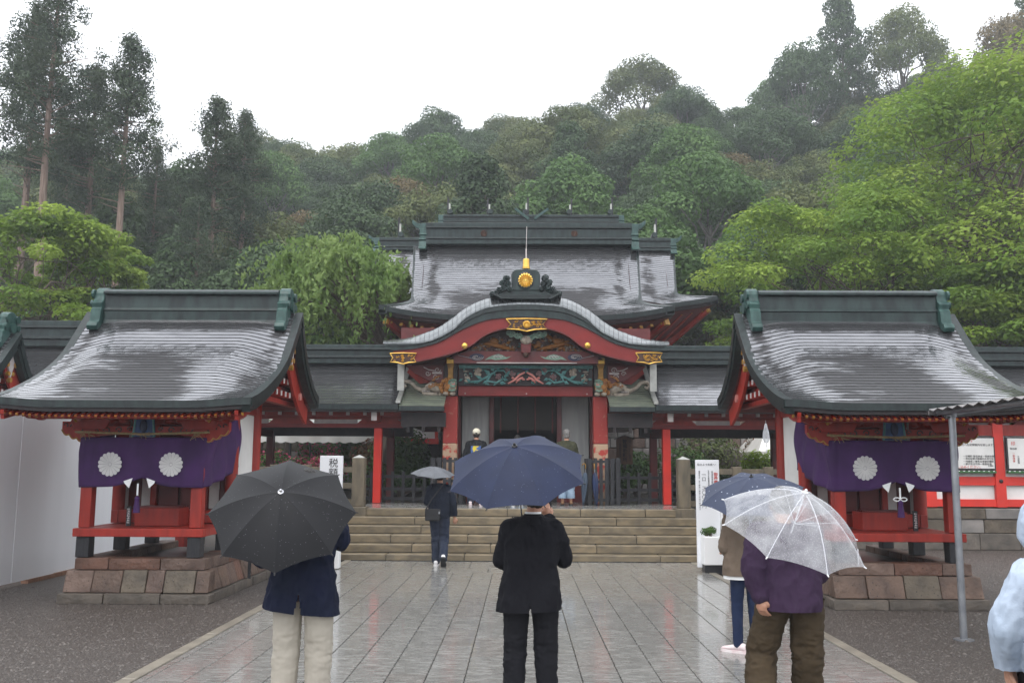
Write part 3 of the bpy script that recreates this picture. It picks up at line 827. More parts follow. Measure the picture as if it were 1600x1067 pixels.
def plinth(label, cx, fy, mats, foot, seed):
    r = random.Random(seed)
    P = thing('stone_plinth', label, 'plinth', (cx + .05, fy, 0), 'stone plinths under the small shrines')
    D = 2.75
    rows = ((0, .13, .97, -.275, .0, foot, .5, .9, .22), (.13, .405, .93, -.225, .30, mats, .22, .48, .28), (.405, .557, .845, -.115, .04, [STONES[1], STONES[3], STONES[0]], .4, .75, .30))
    for z0, z1, hw, yf, bat, mm, wa, wb, dep in rows:
        stone_row(P, lambda a, d, z: (a, yf + d, z), -hw, hw, dep, z0, z1, wa, wb, mm, bat, r)
        stone_row(P, lambda a, d, z: (hw - d, a, z), yf + dep + .004, D, dep, z0, z1, wa, wb, mm, bat, r)
        stone_row(P, lambda a, d, z: (-hw + d, a, z), yf + dep + .004, D, dep, z0, z1, wa, wb, mm, bat, r)
    m = MB(); m.box(-.62, .62, .1, D - .05, .0, .46); m.build('fill', JOINT, P, local=True)
    return P

def curtain(label, cx, fy):
    C_ = thing('purple_curtain', label, 'curtain', (cx, fy, 1.45), 'purple crested curtains of the small shrines')
    path = [(-.90, 1.16), (-.875, .8), (-.85, .4), (-.83, .0), (-.815, -.10)]
    path += [(-.80 + 1.6 * k / 26, -.105) for k in range(1, 26)]
    path += [(.80, -.105), (.815, -.10), (.83, 0), (.85, .4), (.875, .8), (.90, 1.16)]
    cols = resample(path, 110); nz = 16
    def topbot(x, y):
        if y > -.06:
            t = (y + .06) / 1.22
            return 2.09 + .34 * t ** .9, 1.455 + .26 * t ** 1.3
        a = abs(x) / .8
        return 2.095 + .0 * a, 1.445 + .105 * max(0, 1 - (a / .5)) ** 1.5 + .02 * (1 - a)
    v = []
    for i, (x, y) in enumerate(cols):
        zt, zb = topbot(x, y); tx = cols[min(i + 1, len(cols) - 1)][0] - cols[max(i - 1, 0)][0]; ty = cols[min(i + 1, len(cols) - 1)][1] - cols[max(i - 1, 0)][1]
        l = math.hypot(tx, ty); nx_, ny_ = ty / l, -tx / l
        for j in range(nz + 1):
            t = j / nz
            side = 1 if y > -.06 else .0
            w = .013 * math.sin(i * .62 + 1.5 * t) * (.35 + .65 * t) * (1 + side) + .016 * math.sin(i * .23 - 2 * t) * t + .006 * math.sin(i * 1.7 + 3 * t) * (1 - .6 * t)
            # swags that gather to the upper rear corner
            w += side * .02 * math.sin(9 * (t * .7 + .5 * y))
            if y <= -.06:      # pulled-up middle
                w += .012 * math.sin(14 * abs(x) + 5 * t) * max(0, 1 - abs(x) / .4) * t
            v.append((x + nx_ * w, y + ny_ * w, lerp(zt, zb, t)))
    m = MB(); n = len(cols)
    m.add(v, [(i * (nz + 1) + j, i * (nz + 1) + j + 1, (i + 1) * (nz + 1) + j + 1, (i + 1) * (nz + 1) + j) for i in range(n - 1) for j in range(nz)])
    for p in range(len(m.v)): m.v[p] = (m.v[p][0], m.v[p][1], m.v[p][2] - 1.45)
    o = m.build('cloth', PURPLE, C_, smooth=True, local=True)
    sd_ = o.modifiers.new('thick', 'SOLIDIFY'); sd_.thickness = .006
    for xx in (-.405, .39):
        petal_disc(16, .158, None, (xx, -.128, 1.745 - 1.45), .004, gap=.035, core=.13).build('crest', CREST, C_, local=True)
    return C_
def rope(label, cx, fy):
    T = thing('straw_rope', label, 'rope', (cx, fy, 2.1), 'straw ropes above the shrine curtains')
    pts = [(-.88 + 1.76 * k / 30, -.145, .035 + .03 * abs(-.88 + 1.76 * k / 30)) for k in range(31)]
    m = MB(); m.tube(pts, [.014 + .003 * (k % 2) for k in range(31)], 7)
    r = random.Random(3)
    for xx in (-.75, -.70, .68, .74, -.02, .03):
        for k in range(5): m.tube([(xx, -.15, .03), (xx + r.uniform(-.1, .1), -.17, r.uniform(-.05, .06))], .004, 4)
    m.build('strand', STRAW, T, local=True)
    for sx in (-1, 1):
        m = MB(); x = sx * .16
        m.prism([(x - .07 * sx, -.53), (x + .045 * sx, -.57), (x + .03 * sx, -.60), (x - .03 * sx, -.66)], 'y', -.152, -.146)
        recalc(m.build('paper_streamer', PAPER, T, local=True))
    return T
def tassel(label, cx, fy, big):
    T = thing('tassel', label, 'tassel', (cx, fy - .19, 1.2), 'tassels hanging before the small shrines')
    m = MB(); m.tube([(0, 0, .30), (0, 0, .15)], .012, 6)
    for sx in (-1, 1):
        if big: m.tube([(sx * (.045 + .04 * math.cos(a)), 0, .155 + .022 * math.sin(a)) for a in [2 * math.pi * k / 10 for k in range(11)]], .007, 5)
    m.build('cord_knot', PAPER, T, local=True)
    m = MB(); m.loft([[(q * math.cos(a), q * math.sin(a), z) for a in [2 * math.pi * k / 12 for k in range(12)]] for z, q in ((.14, .018), (.11, .034), (.09, .028), (-.03, .042), (-.07, .044))])
    m.build('fringe', PURPLE, T, local=True, smooth=True, sharp=40)
    return T
def offering_box(label, cx, fy):
    T = thing('offering_box', label, 'offering box', (cx, fy, .925), 'offering boxes on the shrine decks')
    m = MB(); m.box(-.27, .33, .42, .80, .0, .24); m.build('box_body', RED, T, local=True, bevel=.008)
    for k in range(5):
        m = MB(); m.box(-.25, .31, .45 + .07 * k, .48 + .07 * k, .241, .262); m.build('slat', DRED, T, local=True)
    return T
def name_plank(label, x, y):
    T = thing('name_plank', label, 'plank', (x, y, .925), 'black name planks beside the offering boxes')
    m = MB(); m.box(-.03, .03, -.012, .012, 0, .26); m.build('board', BLACKW, T, local=True)
    m = MB(); r = random.Random(2)
    for k in range(7):
        z = .04 + .029 * k
        m.box(-.018, .018, -.0135, -.012, z, z + .005); m.box(-.016 + .008 * (k % 3), -.010 + .008 * (k % 3), -.0135, -.012, z + .006, z + .02); m.box(-.012, .016, -.0135, -.0122, z + .013, z + .017)
    m.build('lettering', PAPER, T, local=True)
    return T

SHL, SHR = (-4.935, 12.24), (4.806, 12.15)
s1 = small_shrine('red small shrine left of the path, beside the white hoarding', *SHL)
s2 = copy_tree(s1); s2.location = (SHR[0], SHR[1], .0)
s2['label'] = 'red small shrine right of the path, behind the grey pipe post'
mixL = [STONES[0], STONES[0], STONES[2], STONES[1], STONES[3]]
plinth('stepped plinth of brown and reddish stone blocks under the left small shrine', *SHL, mixL, [STONES[2], DARKST, DARKST], 4)
plinth('stepped plinth of pitted tan stone blocks under the right small shrine', *SHR, [STONES[0], STONES[2], STONES[3], STONES[0]], [DARKST], 9)
for nm, (cx, fy), big in (('left', SHL, False), ('right', SHR, True)):
    curtain('purple curtain with two white flower crests on the %s small shrine' % nm, cx, fy)
    rope('straw rope with two white paper streamers above the curtain of the %s shrine' % nm, cx, fy)
    tassel(('slim purple tassel hanging in the left shrine' if not big else 'purple tassel under a white bow hanging in the right shrine'), cx, fy, big)
    offering_box('plain red offering box on the deck of the %s small shrine' % nm, cx, fy)
name_plank('black plank with white letters left of the offering box in the left shrine', SHL[0] - .34, SHL[1] + .40)
name_plank('black plank with white letters right of the offering box in the right shrine', SHR[0] + .42, SHR[1] + .40)
# ================================================================== MAIN HALL
XC = .10
hall = thing('main_hall', 'vermilion main hall with an undulating carved gable at the head of the steps', 'shrine hall', (XC, 21.3, .9))
H = dict(parent=hall)
def scal(pts, k): return [(x * k, 1.74 + (z - 1.74) * k) for x, z in pts]
def zfun(pts):
    d = resample(sorted(pts), 80)
    xs_, zs_ = [p[0] for p in d], [p[1] for p in d]
    return lambda dx: float(np.interp(abs(dx), xs_, zs_))
ktop = zfun(scal([(3.15, 4.459), (2.56, 4.532), (1.90, 4.791), (1.41, 5.15), (1.06, 5.352), (.81, 5.424), (.4, 5.46), (0, 5.47)], 20.8 / 20.2))
ksb = zfun([(3.13, 4.43), (2.56, 4.433), (2.15, 4.482), (1.65, 4.713), (1.30, 5.021), (.905, 5.223), (.45, 5.296), (0, 5.312)])
krt = zfun([(2.93, 4.27), (2.42, 4.32), (1.90, 4.464), (1.41, 4.736), (.90, 4.944), (.395, 5.01), (0, 5.026)])
krb = zfun([(2.86, 3.99), (2.40, 4.008), (1.75, 4.152), (1.25, 4.338), (.90, 4.595), (.49, 4.739), (0, 4.784)])
def cosp(n, w): return [XC - w + 2 * w * i / n for i in range(n + 1)]
# roof body behind the lip
m = MB(); n = 56; w1 = 3.24
rows = ((20.78, 0), (21.6, .0), (22.6, .02), (23.9, .04), (24.6, .04))
gv = [(x, y, ktop(x - XC) + dz) for y, dz in rows for x in cosp(n, w1)]
m.add(gv, [(j * (n + 1) + i, j * (n + 1) + i + 1, (j + 1) * (n + 1) + i + 1, (j + 1) * (n + 1) + i) for j in range(4) for i in range(n)])
m.build('porch_roof', SHINGLE, **H, smooth=True)
# lip of edge tiles, each a piece
NT = 62; r30 = random.Random(11)
for i in range(NT):
    def row(y, f, w, t): 
        x = XC - w + 2 * w * t; return (x, y, f(x - XC))
    t0, t1 = (i + .03) / NT, (i + .97) / NT
    j = r30.uniform(-.004, .006)
    def lip(t, k):   # k 0 front .. 1 back, rounded
        a, b = row(20.12, ksb, 3.13, t), row(20.80, ktop, 3.24, t)
        z = lerp(a[2], b[2], math.sin(k * math.pi / 2)); return (lerp(a[0], b[0], k), lerp(a[1], b[1], k), z + j)
    m = MB(); ks = (0, .3, .62, 1)
    v = [lip(t0, k) for k in ks] + [lip(t1, k) for k in ks]
    v += [(x, y, z - .04) for x, y, z in v]
    f = [(q, q + 4, q + 5, q + 1) for q in range(3)] + [(q + 8, q + 9, q + 13, q + 12) for q in range(3)] + [(0, 8, 12, 4)] + [(q, q + 1, q + 9, q + 8) for q in range(3)] + [(q + 4, q + 12, q + 13, q + 5) for q in range(3)]
    m.add(v, f); recalc(m.build('edge_tile', LIPM, **H))
def band(fa, fb, wa, wb, y0, y1, name, mt, n=60, dy=0):
    m = MB(); rings = []
    for i in range(n + 1):
        t = -1 + 2 * i / n
        xa, xb = XC + wa * t, XC + wb * t
        rings.append([(xa, y0, fa(xa - XC)), (xa, y1, fa(xa - XC)), (xb, y1 + dy, fb(xb - XC)), (xb, y0 + dy, fb(xb - XC))])
    m.loft(rings); return recalc(m.build(name, mt, **H))
kmid = lambda d: lerp(ksb(d), krt(d), .52)
band(lambda d: ksb(d) - .004, kmid, 3.13, 3.04, 20.13, 20.7, 'gable_edge', FASCIA)
band(lambda d: kmid(d) - .003, lambda d: krt(d) - .02, 3.04, 2.93, 20.17, 20.7, 'inner_gable_edge', RIDGE)
band(krt, krb, 2.93, 2.86, 20.21, 20.34, 'bargeboard', HRED)
band(lambda d: krb(d) + .03, krb, 2.86, 2.86, 20.195, 20.209, 'board_moulding', DRED)
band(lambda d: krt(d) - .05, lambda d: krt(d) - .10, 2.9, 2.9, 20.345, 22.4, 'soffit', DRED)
# gilt fittings
def filigree(x0, x1, z0, z1, y, crest=True):
    xm = (x0 + x1) / 2; w = (x1 - x0) / 2; h = z1 - z0
    m = MB(); P = [(x0, z1), (xm, z1 + .01), (x1, z1), (x1 - .22 * w, z0 + h * .52), (x1 - .02 * w, z0 + h * .1), (xm + .4 * w, z0 + h * .04), (xm, z0 - h * .12), (xm - .4 * w, z0 + h * .04), (x0 + .02 * w, z0 + h * .1), (x0 + .22 * w, z0 + h * .52)]
    m.prism(P, 'y', y - .012, y); pl = recalc(m.build('gilt_plate', BROWNC, **H))
    m = MB(); m.tube([(a, y - .02, b) for a, b in P + [P[0]]], .014, 5)
    rr = random.Random(int(abs(x0) * 100))
    for k in range(int(26 * w / .4)):
        cx = rr.uniform(xm - w * .72, xm + w * .72); cz = rr.uniform(z0 + h * .18, z1 - h * .18); rd = rr.uniform(.018, .032); s = rr.choice((-1, 1))
        m.tube([(cx + rd * (1 - i / 14) * math.cos(s * i * .75), y - .02, cz + rd * (1 - i / 14) * math.sin(s * i * .75)) for i in range(10)], .006, 4)
    m.build('filigree', GOLD, parent=pl)
    if crest: petal_disc(16, h * .36, None, (xm, y - .014, (z0 + z1) / 2), .02, gap=.06, dome=.012).build('crest', GOLD, parent=pl)
filigree(-.337, .565, 4.715, 4.955, 20.19)
filigree(-2.88, -2.30, 3.975, 4.185, 20.19, False)
filigree(2.50, 3.08, 4.00, 4.215, 20.19, False)
for xx, zz in ((-1.247, 4.362), (1.45, 4.38)):
    m = MB(); m.ball((xx, 20.2, zz), (.072, .05, .072), 14, 8); m.ball((xx, 20.155, zz), (.02, .02, .02), 8, 5); m.build('gilt_boss', GOLD, **H, smooth=True)
# ornament on the crown of the gable
om = MB()
def mirror(P): return P + [(-x, z) for x, z in P[::-1] if abs(x) > 1e-6]
om.prism([(XC + x - .01, z) for x, z in mirror([(-.80, 5.50), (-.80, 5.56), (-.72, 5.60), (-.62, 5.56), (-.56, 5.64), (-.50, 5.74), (-.40, 5.72), (-.30, 5.70)])], 'y', 20.34, 20.62)
orn = recalc(om.build('crown_ornament', RIDGE, **H, bevel=.012))
m = MB(); m.prism([(XC - .01 + x, z) for x, z in mirror([(-.31, 5.62), (-.325, 5.98), (-.29, 6.06), (-.22, 6.105), (-.12, 6.11)])], 'y', 20.32, 20.60); recalc(m.build('ornament_slab', RIDGE, parent=orn, bevel=.02))
m = MB()
for sx in (-1, 1):
    for (dx, dz, rd) in ((.43, 5.90, .085), (.52, 5.80, .075), (.40, 5.78, .08), (.50, 5.68, .07), (.60, 5.66, .05), (.36, 5.66, .07), (.74, 5.55, .07), (.66, 5.58, .05)):
        c = (XC - .01 + sx * dx, 20.36, dz)
        m.ball(c, (rd, .09, rd), 8, 6)
        m.tube([(c[0] + rd * (1 - i / 14) * math.cos(sx * i * .7), 20.268, c[2] + rd * (1 - i / 14) * math.sin(sx * i * .7)) for i in range(11)], .012, 5)
    for k in range(4):
        m.tube([(XC - .01 + sx * (.34 + .09 * k), 20.33, 5.72 - .02 * k), (XC - .01 + sx * (.48 + .085 * k), 20.31, 5.62 - .02 * k), (XC - .01 + sx * (.62 + .06 * k), 20.32, 5.545 - .01 * k)], .016, 5)
m.build('ornament_scrolls', RIDGE, parent=orn, smooth=True)['kind'] = 'stuff'
m = MB(); m.ball((XC - .015, 20.33, 5.845), (.205, .03, .225), 18, 8); m.build('ornament_boss', FASCIA, parent=orn, smooth=True)
petal_disc(16, .165, None, (XC - .015, 20.305, 5.85), .02, gap=.05, dome=.022).build('gilt_crest', GOLD, parent=orn)
for k in range(3):
    m = MB(); z = 5.40 + .045 * k; w = .64 + .07 * k
    m.prism([(XC - w, z + .05), (XC - w + .10, z), (XC + w - .10, z), (XC + w, z + .05), (XC + w - .06, z + .06), (XC + w - .14, z + .03), (XC - w + .14, z + .03), (XC - w + .06, z + .06)], 'y', 20.10 + .05 * k, 20.7)
    recalc(m.build('ornament_base', FASCIA, parent=orn))
m = MB(); m.tube([(XC, 20.45, 6.10), (XC, 20.45, 6.16)], .055, 10); m.build('finial_neck', FASCIA, **H)
m = MB(); m.loft([[(XC + q * math.cos(a), 20.45 + q * math.sin(a), z) for a in [2 * math.pi * k / 12 for k in range(12)]] for z, q in ((6.14, .085), (6.18, .088), (6.185, .076), (6.35, .074), (6.37, .06))]); m.build('gilt_finial', GOLD, **H, smooth=True, sharp=30)
m = MB(); m.tube([(XC, 20.45, 6.36), (XC, 20.45, 6.60)], .016, 6); m.tube([(XC, 20.45, 6.60), (XC + .01, 20.45, 7.12)], .0075, 6); m.build('finial_rod', PINKW, **H)

# pediment, beams and carvings over the entrance
m = MB(); m.prism([(XC + x, z) for x, z in [(-1.75, 4.15)] + [(d, krb(d) + .05) for d in [-1.6 + 3.2 * i / 24 for i in range(25)]] + [(1.75, 4.15)]], 'y', 20.90, 20.98); recalc(m.build('pediment', BROWNC, **H))
r31 = random.Random(21)
def spiral(mb, c, r, turns, th, s=1, a0=0, n=16, k=5):
    pts = [(c[0] + r * (1 - .85 * i / n) * math.cos(a0 + s * turns * 2 * math.pi * i / n), c[1] - .02 * i / n, c[2] + r * (1 - .85 * i / n) * math.sin(a0 + s * turns * 2 * math.pi * i / n)) for i in range(n + 1)]
    mb.tube(pts, [th * (1 - .5 * i / n) for i in range(n + 1)], k)
def flower(mb, c, r, n=6):
    for k in range(n):
        a = 2 * math.pi * k / n + r31.random()
        mb.ball((c[0] + r * .62 * math.cos(a), c[1], c[2] + r * .62 * math.sin(a)), (r * .45, r * .3, r * .45), 6, 5)
    mb.ball((c[0], c[1] - r * .22, c[2]), (r * .42, r * .3, r * .42), 6, 5)
def leaf3(mb, p, q, w):
    p, q = Vector(p), Vector(q); d = q - p; s = Vector((-d.z, 0, d.x)).normalized() * w; mid = (p + q) / 2 + Vector((0, -.025, 0))
    a, b = p + d * .4 + s, p + d * .4 - s
    mb.add([p, a, q, b, mid], [(0, 4, 1), (1, 4, 2), (2, 4, 3), (3, 4, 0)])
mb_w, mb_b, mb_m, mb_g = MB(), MB(), MB(), MB()
for k in range(260):
    dx = r31.uniform(-1.55, 1.55); top = krb(dx) - .03
    z = r31.uniform(4.33, max(4.34, top))
    if z > top or abs(dx) < .16: continue
    c = (XC + dx, 20.86, z)
    t = r31.random()
    if t < .38: mb_w.ball((c[0], c[1] - .03, c[2]), (.030, .03, .030), 6, 4)
    elif t < .62: mb_b.ball(c, (r31.uniform(.04, .12), .03, r31.uniform(.025, .05)), 7, 5, Matrix.Rotation(r31.uniform(-.8, .8), 3, 'Y'))
    elif t < .85: spiral(mb_m, c, r31.uniform(.04, .08), 1.1, .014, r31.choice((-1, 1)), r31.random() * 6)
    else: leaf3(mb_g, c, (c[0] + r31.uniform(-.12, .12), c[1], c[2] + r31.uniform(-.05, .05)), .025)
for sx in (-1, 1):
    mb_b.tube([(XC + sx * .25, 20.85, 4.36), (XC + sx * .55, 20.82, 4.42), (XC + sx * .85, 20.82, 4.50), (XC + sx * 1.1, 20.85, 4.44)], [.03, .055, .05, .02], 7)
    mb_b.ball((XC + sx * .72, 20.82, 4.55), (.11, .04, .08), 10, 7)
mb_w.build('pediment_blossoms', CREAMC, **H)['kind'] = 'stuff'; mb_b.build('pediment_birds', OCHRE, **H, smooth=True)['kind'] = 'stuff'
mb_m.build('pediment_scrolls', MAUVE, **H)['kind'] = 'stuff'; mb_g.build('pediment_leaves', GREENP, **H)['kind'] = 'stuff'
# centre strut under the gilt plate
m = MB(); m.prism([(XC - .10, 4.24), (XC + .10, 4.24), (XC + .12, 4.46), (XC - .12, 4.46)], 'y', 20.45, 20.62); m.build('centre_strut', DRED, **H, bevel=.015)
m = MB(); m.ball((XC + .01, 20.45, 4.53), (.14, .08, .10), 12, 8); flower(m, (XC + .01, 20.40, 4.53), .09); m.build('strut_flower', CREAMC, **H, smooth=True)
m = MB(); m.ball((XC, 20.5, 4.22), (.07, .06, .08), 8, 6); m.build('strut_drop', BROWNC, **H, smooth=True)
m = MB()
for k in range(16):
    dx = -.40 + .80 * k / 15
    spiral(m, (XC + .01 + dx, 20.42, 4.68 - .12 * (1 - abs(dx) / .45) + r31.uniform(-.03, .03)), .06, 1.2, .02, r31.choice((-1, 1)), r31.random() * 6)
    m.ball((XC + .01 + dx, 20.46, 4.68 - .10 * (1 - abs(dx) / .45)), (.05, .03, .04), 6, 5)
m.build('cloud_carving', SAGE, **H, smooth=True)
# rainbow beam
m = MB(); m.prism([(XC - 1.62, 4.03), (XC + 1.62, 4.03), (XC + 1.62, 4.18), (XC + 1.3, 4.30), (XC - 1.3, 4.30), (XC - 1.62, 4.18)], 'y', 20.63, 20.88); recalc(m.build('rainbow_beam', DRED, **H))
m = MB(); m.box(XC - 1.10, XC + 1.14, 20.615, 20.629, 4.028, 4.048); m.build('beam_line', PINKW, **H)
for sx in (-1, 1):
    m = MB(); c = (XC + sx * 1.10, 20.62, 4.165)
    m.ball((c[0], 20.63, c[2]), (.17, .012, .085), 12, 6); m.prism([(c[0] + sx * .08, 4.10), (c[0] + sx * .17, 4.16), (c[0] + sx * .42, 4.225)] if sx < 0 else [(c[0] + .42, 4.225), (c[0] + .17, 4.16), (c[0] + .08, 4.10)], 'y', 20.618, 20.628); cl = m.build('cloud_scroll', NAVYP, **H, smooth=False)
    m = MB()
    for q in (1, .72, .46): spiral(m, (c[0], 20.61, c[2]), .15 * q, 1.0, .009, sx, 0, 18)
    m.tube([(c[0] + sx * .05, 20.615, 4.09), (c[0] + sx * .2, 20.615, 4.15), (c[0] + sx * .42, 20.615, 4.225)], .008, 5)
    for v in range(len(m.v)): m.v[v] = (m.v[v][0], m.v[v][1], 4.165 + (m.v[v][2] - 4.165) * .58)
    m.build('scroll_line', PINKW, parent=cl)
    m = MB(); x0 = XC + sx * .62
    m.prism(([(x0 - .30, 4.19), (x0 - .18, 4.16), (x0 - .10, 4.21), (x0, 4.235), (x0 + .10, 4.21), (x0 + .2, 4.17), (x0 + .30, 4.10), (x0 + .16, 4.12), (x0 + .06, 4.10), (x0 - .08, 4.11), (x0 - .2, 4.13)])[::-1], 'y', 20.615, 20.629)
    if sx > 0:
        for v in range(len(m.v)): m.v[v] = (2 * x0 - m.v[v][0], m.v[v][1], m.v[v][2])
    for v in range(len(m.v)): m.v[v] = (2 * x0 - m.v[v][0], m.v[v][1], m.v[v][2])
    gc = recalc(m.build('green_cloud', SAGE, **H)); m = MB()
    for dx in (-.07, .0, .07): spiral(m, (x0 + dx, 20.606, 4.165), .04, 1.1, .008, 1, 0, 12)
    m.build('cloud_line', PINKW, parent=gc)
# carved frieze
m = MB(); m.box(XC - 1.52, XC + 1.52, 21.10, 21.16, 3.57, 4.028); m.build('frieze_back', DTIMB, **H)
m = MB(); m.box(XC - 1.52, XC + 1.52, 20.98, 21.09, 3.955, 4.026); m.build('frieze_moulding', GREENP, **H)
tv, tl, fw, fp, fo = MB(), MB(), MB(), MB(), MB()
for sx in (-1, 1):
    X = lambda d: XC + sx * d
    tv.tube([(X(1.40), 21.02, 3.62), (X(1.05), 20.99, 3.66), (X(.80), 20.98, 3.80), (X(.62), 20.98, 3.93)], [.022, .03, .03, .02], 6)
    tv.tube([(X(.80), 20.98, 3.80), (X(.86), 20.97, 3.66), (X(.66), 20.97, 3.62), (X(.52), 20.98, 3.72)], [.03, .03, .026, .02], 6)
    tv.tube([(X(.70), 20.98, 3.90), (X(.50), 20.97, 3.90), (X(.42), 20.97, 3.80)], [.026, .022, .014], 6)
    for (a, b, c, d, w) in ((.98, 3.70, 1.16, 3.80, .04), (1.05, 3.66, 1.18, 3.60, .035), (.66, 3.93, .55, 4.0, .04), (.80, 3.8, .95, 3.92, .05), (.6, 3.63, .44, 3.60, .045), (.52, 3.72, .40, 3.68, .04), (.86, 3.66, .98, 3.60, .045), (.72, 3.88, .80, 4.0, .05), (1.25, 3.64, 1.36, 3.72, .035), (.42, 3.8, .36, 3.9, .04)):
        leaf3(tl, (X(a), 20.96, b), (X(c), 20.95, d), w)
    for k in range(34):
        a, b = r31.uniform(.06, 1.44), r31.uniform(3.6, 3.95); leaf3(tl, (X(a), 21.0, b), (X(a + r31.uniform(-.12, .12)), 20.99, b + r31.uniform(-.08, .08)), .03)
    flower(fw, (X(1.08), 20.97, 3.86), .10); flower(fw, (X(1.33), 20.98, 3.70), .07); fw.ball((X(1.36), 20.99, 3.88), (.07, .03, .02), 6, 5)
    spiral(fw, (X(1.36), 20.98, 3.80), .05, 1.1, .012, sx)
    flower(fp, (X(.62), 20.96, 3.76), .075); flower(fp, (X(.42), 20.97, 3.90), .07); flower(fp, (X(.30), 20.96, 3.83), .07)
    fo.tube([(X(.02), 20.95, 3.86), (X(.14), 20.95, 3.80), (X(.26), 20.95, 3.68), (X(.40), 20.96, 3.60)], [.02, .03, .028, .02], 6)
    fo.tube([(X(.06), 20.95, 3.74), (X(.16), 20.94, 3.70), (X(.22), 20.95, 3.62)], [.03, .026, .016], 6)
    for k in range(5): fo.ball((X(.05 + .06 * k), 20.95, 3.70 + .03 * math.sin(k * 2)), (.04, .03, .025), 6, 5)
tv.build('frieze_vines', GREENP, **H, smooth=True); tl.build('frieze_leaves', GREENP, **H)['kind'] = 'stuff'
fw.build('frieze_white_flowers', CREAMC, **H, smooth=True)['kind'] = 'stuff'; fp.build('frieze_mauve_flowers', MAUVE, **H, smooth=True)['kind'] = 'stuff'; fo.build('frieze_crane', PINK, **H, smooth=True)
m = MB(); m.box(XC - .08, XC + .07, 20.96, 20.978, 3.92, 3.945); m.build('frieze_tag', BLUEP, **H)
m = MB(); m.box(-1.444, 1.637, 21.16, 21.36, 3.335, 3.565); m.build('lintel', HRED, **H, bevel=.012)
m = MB()
for xx in (-1.28, .12, 1.50): m.ball((xx, 21.155, 3.39), (.018, .01, .018), 8, 5)
m.build('lintel_studs', PINKW, **H)
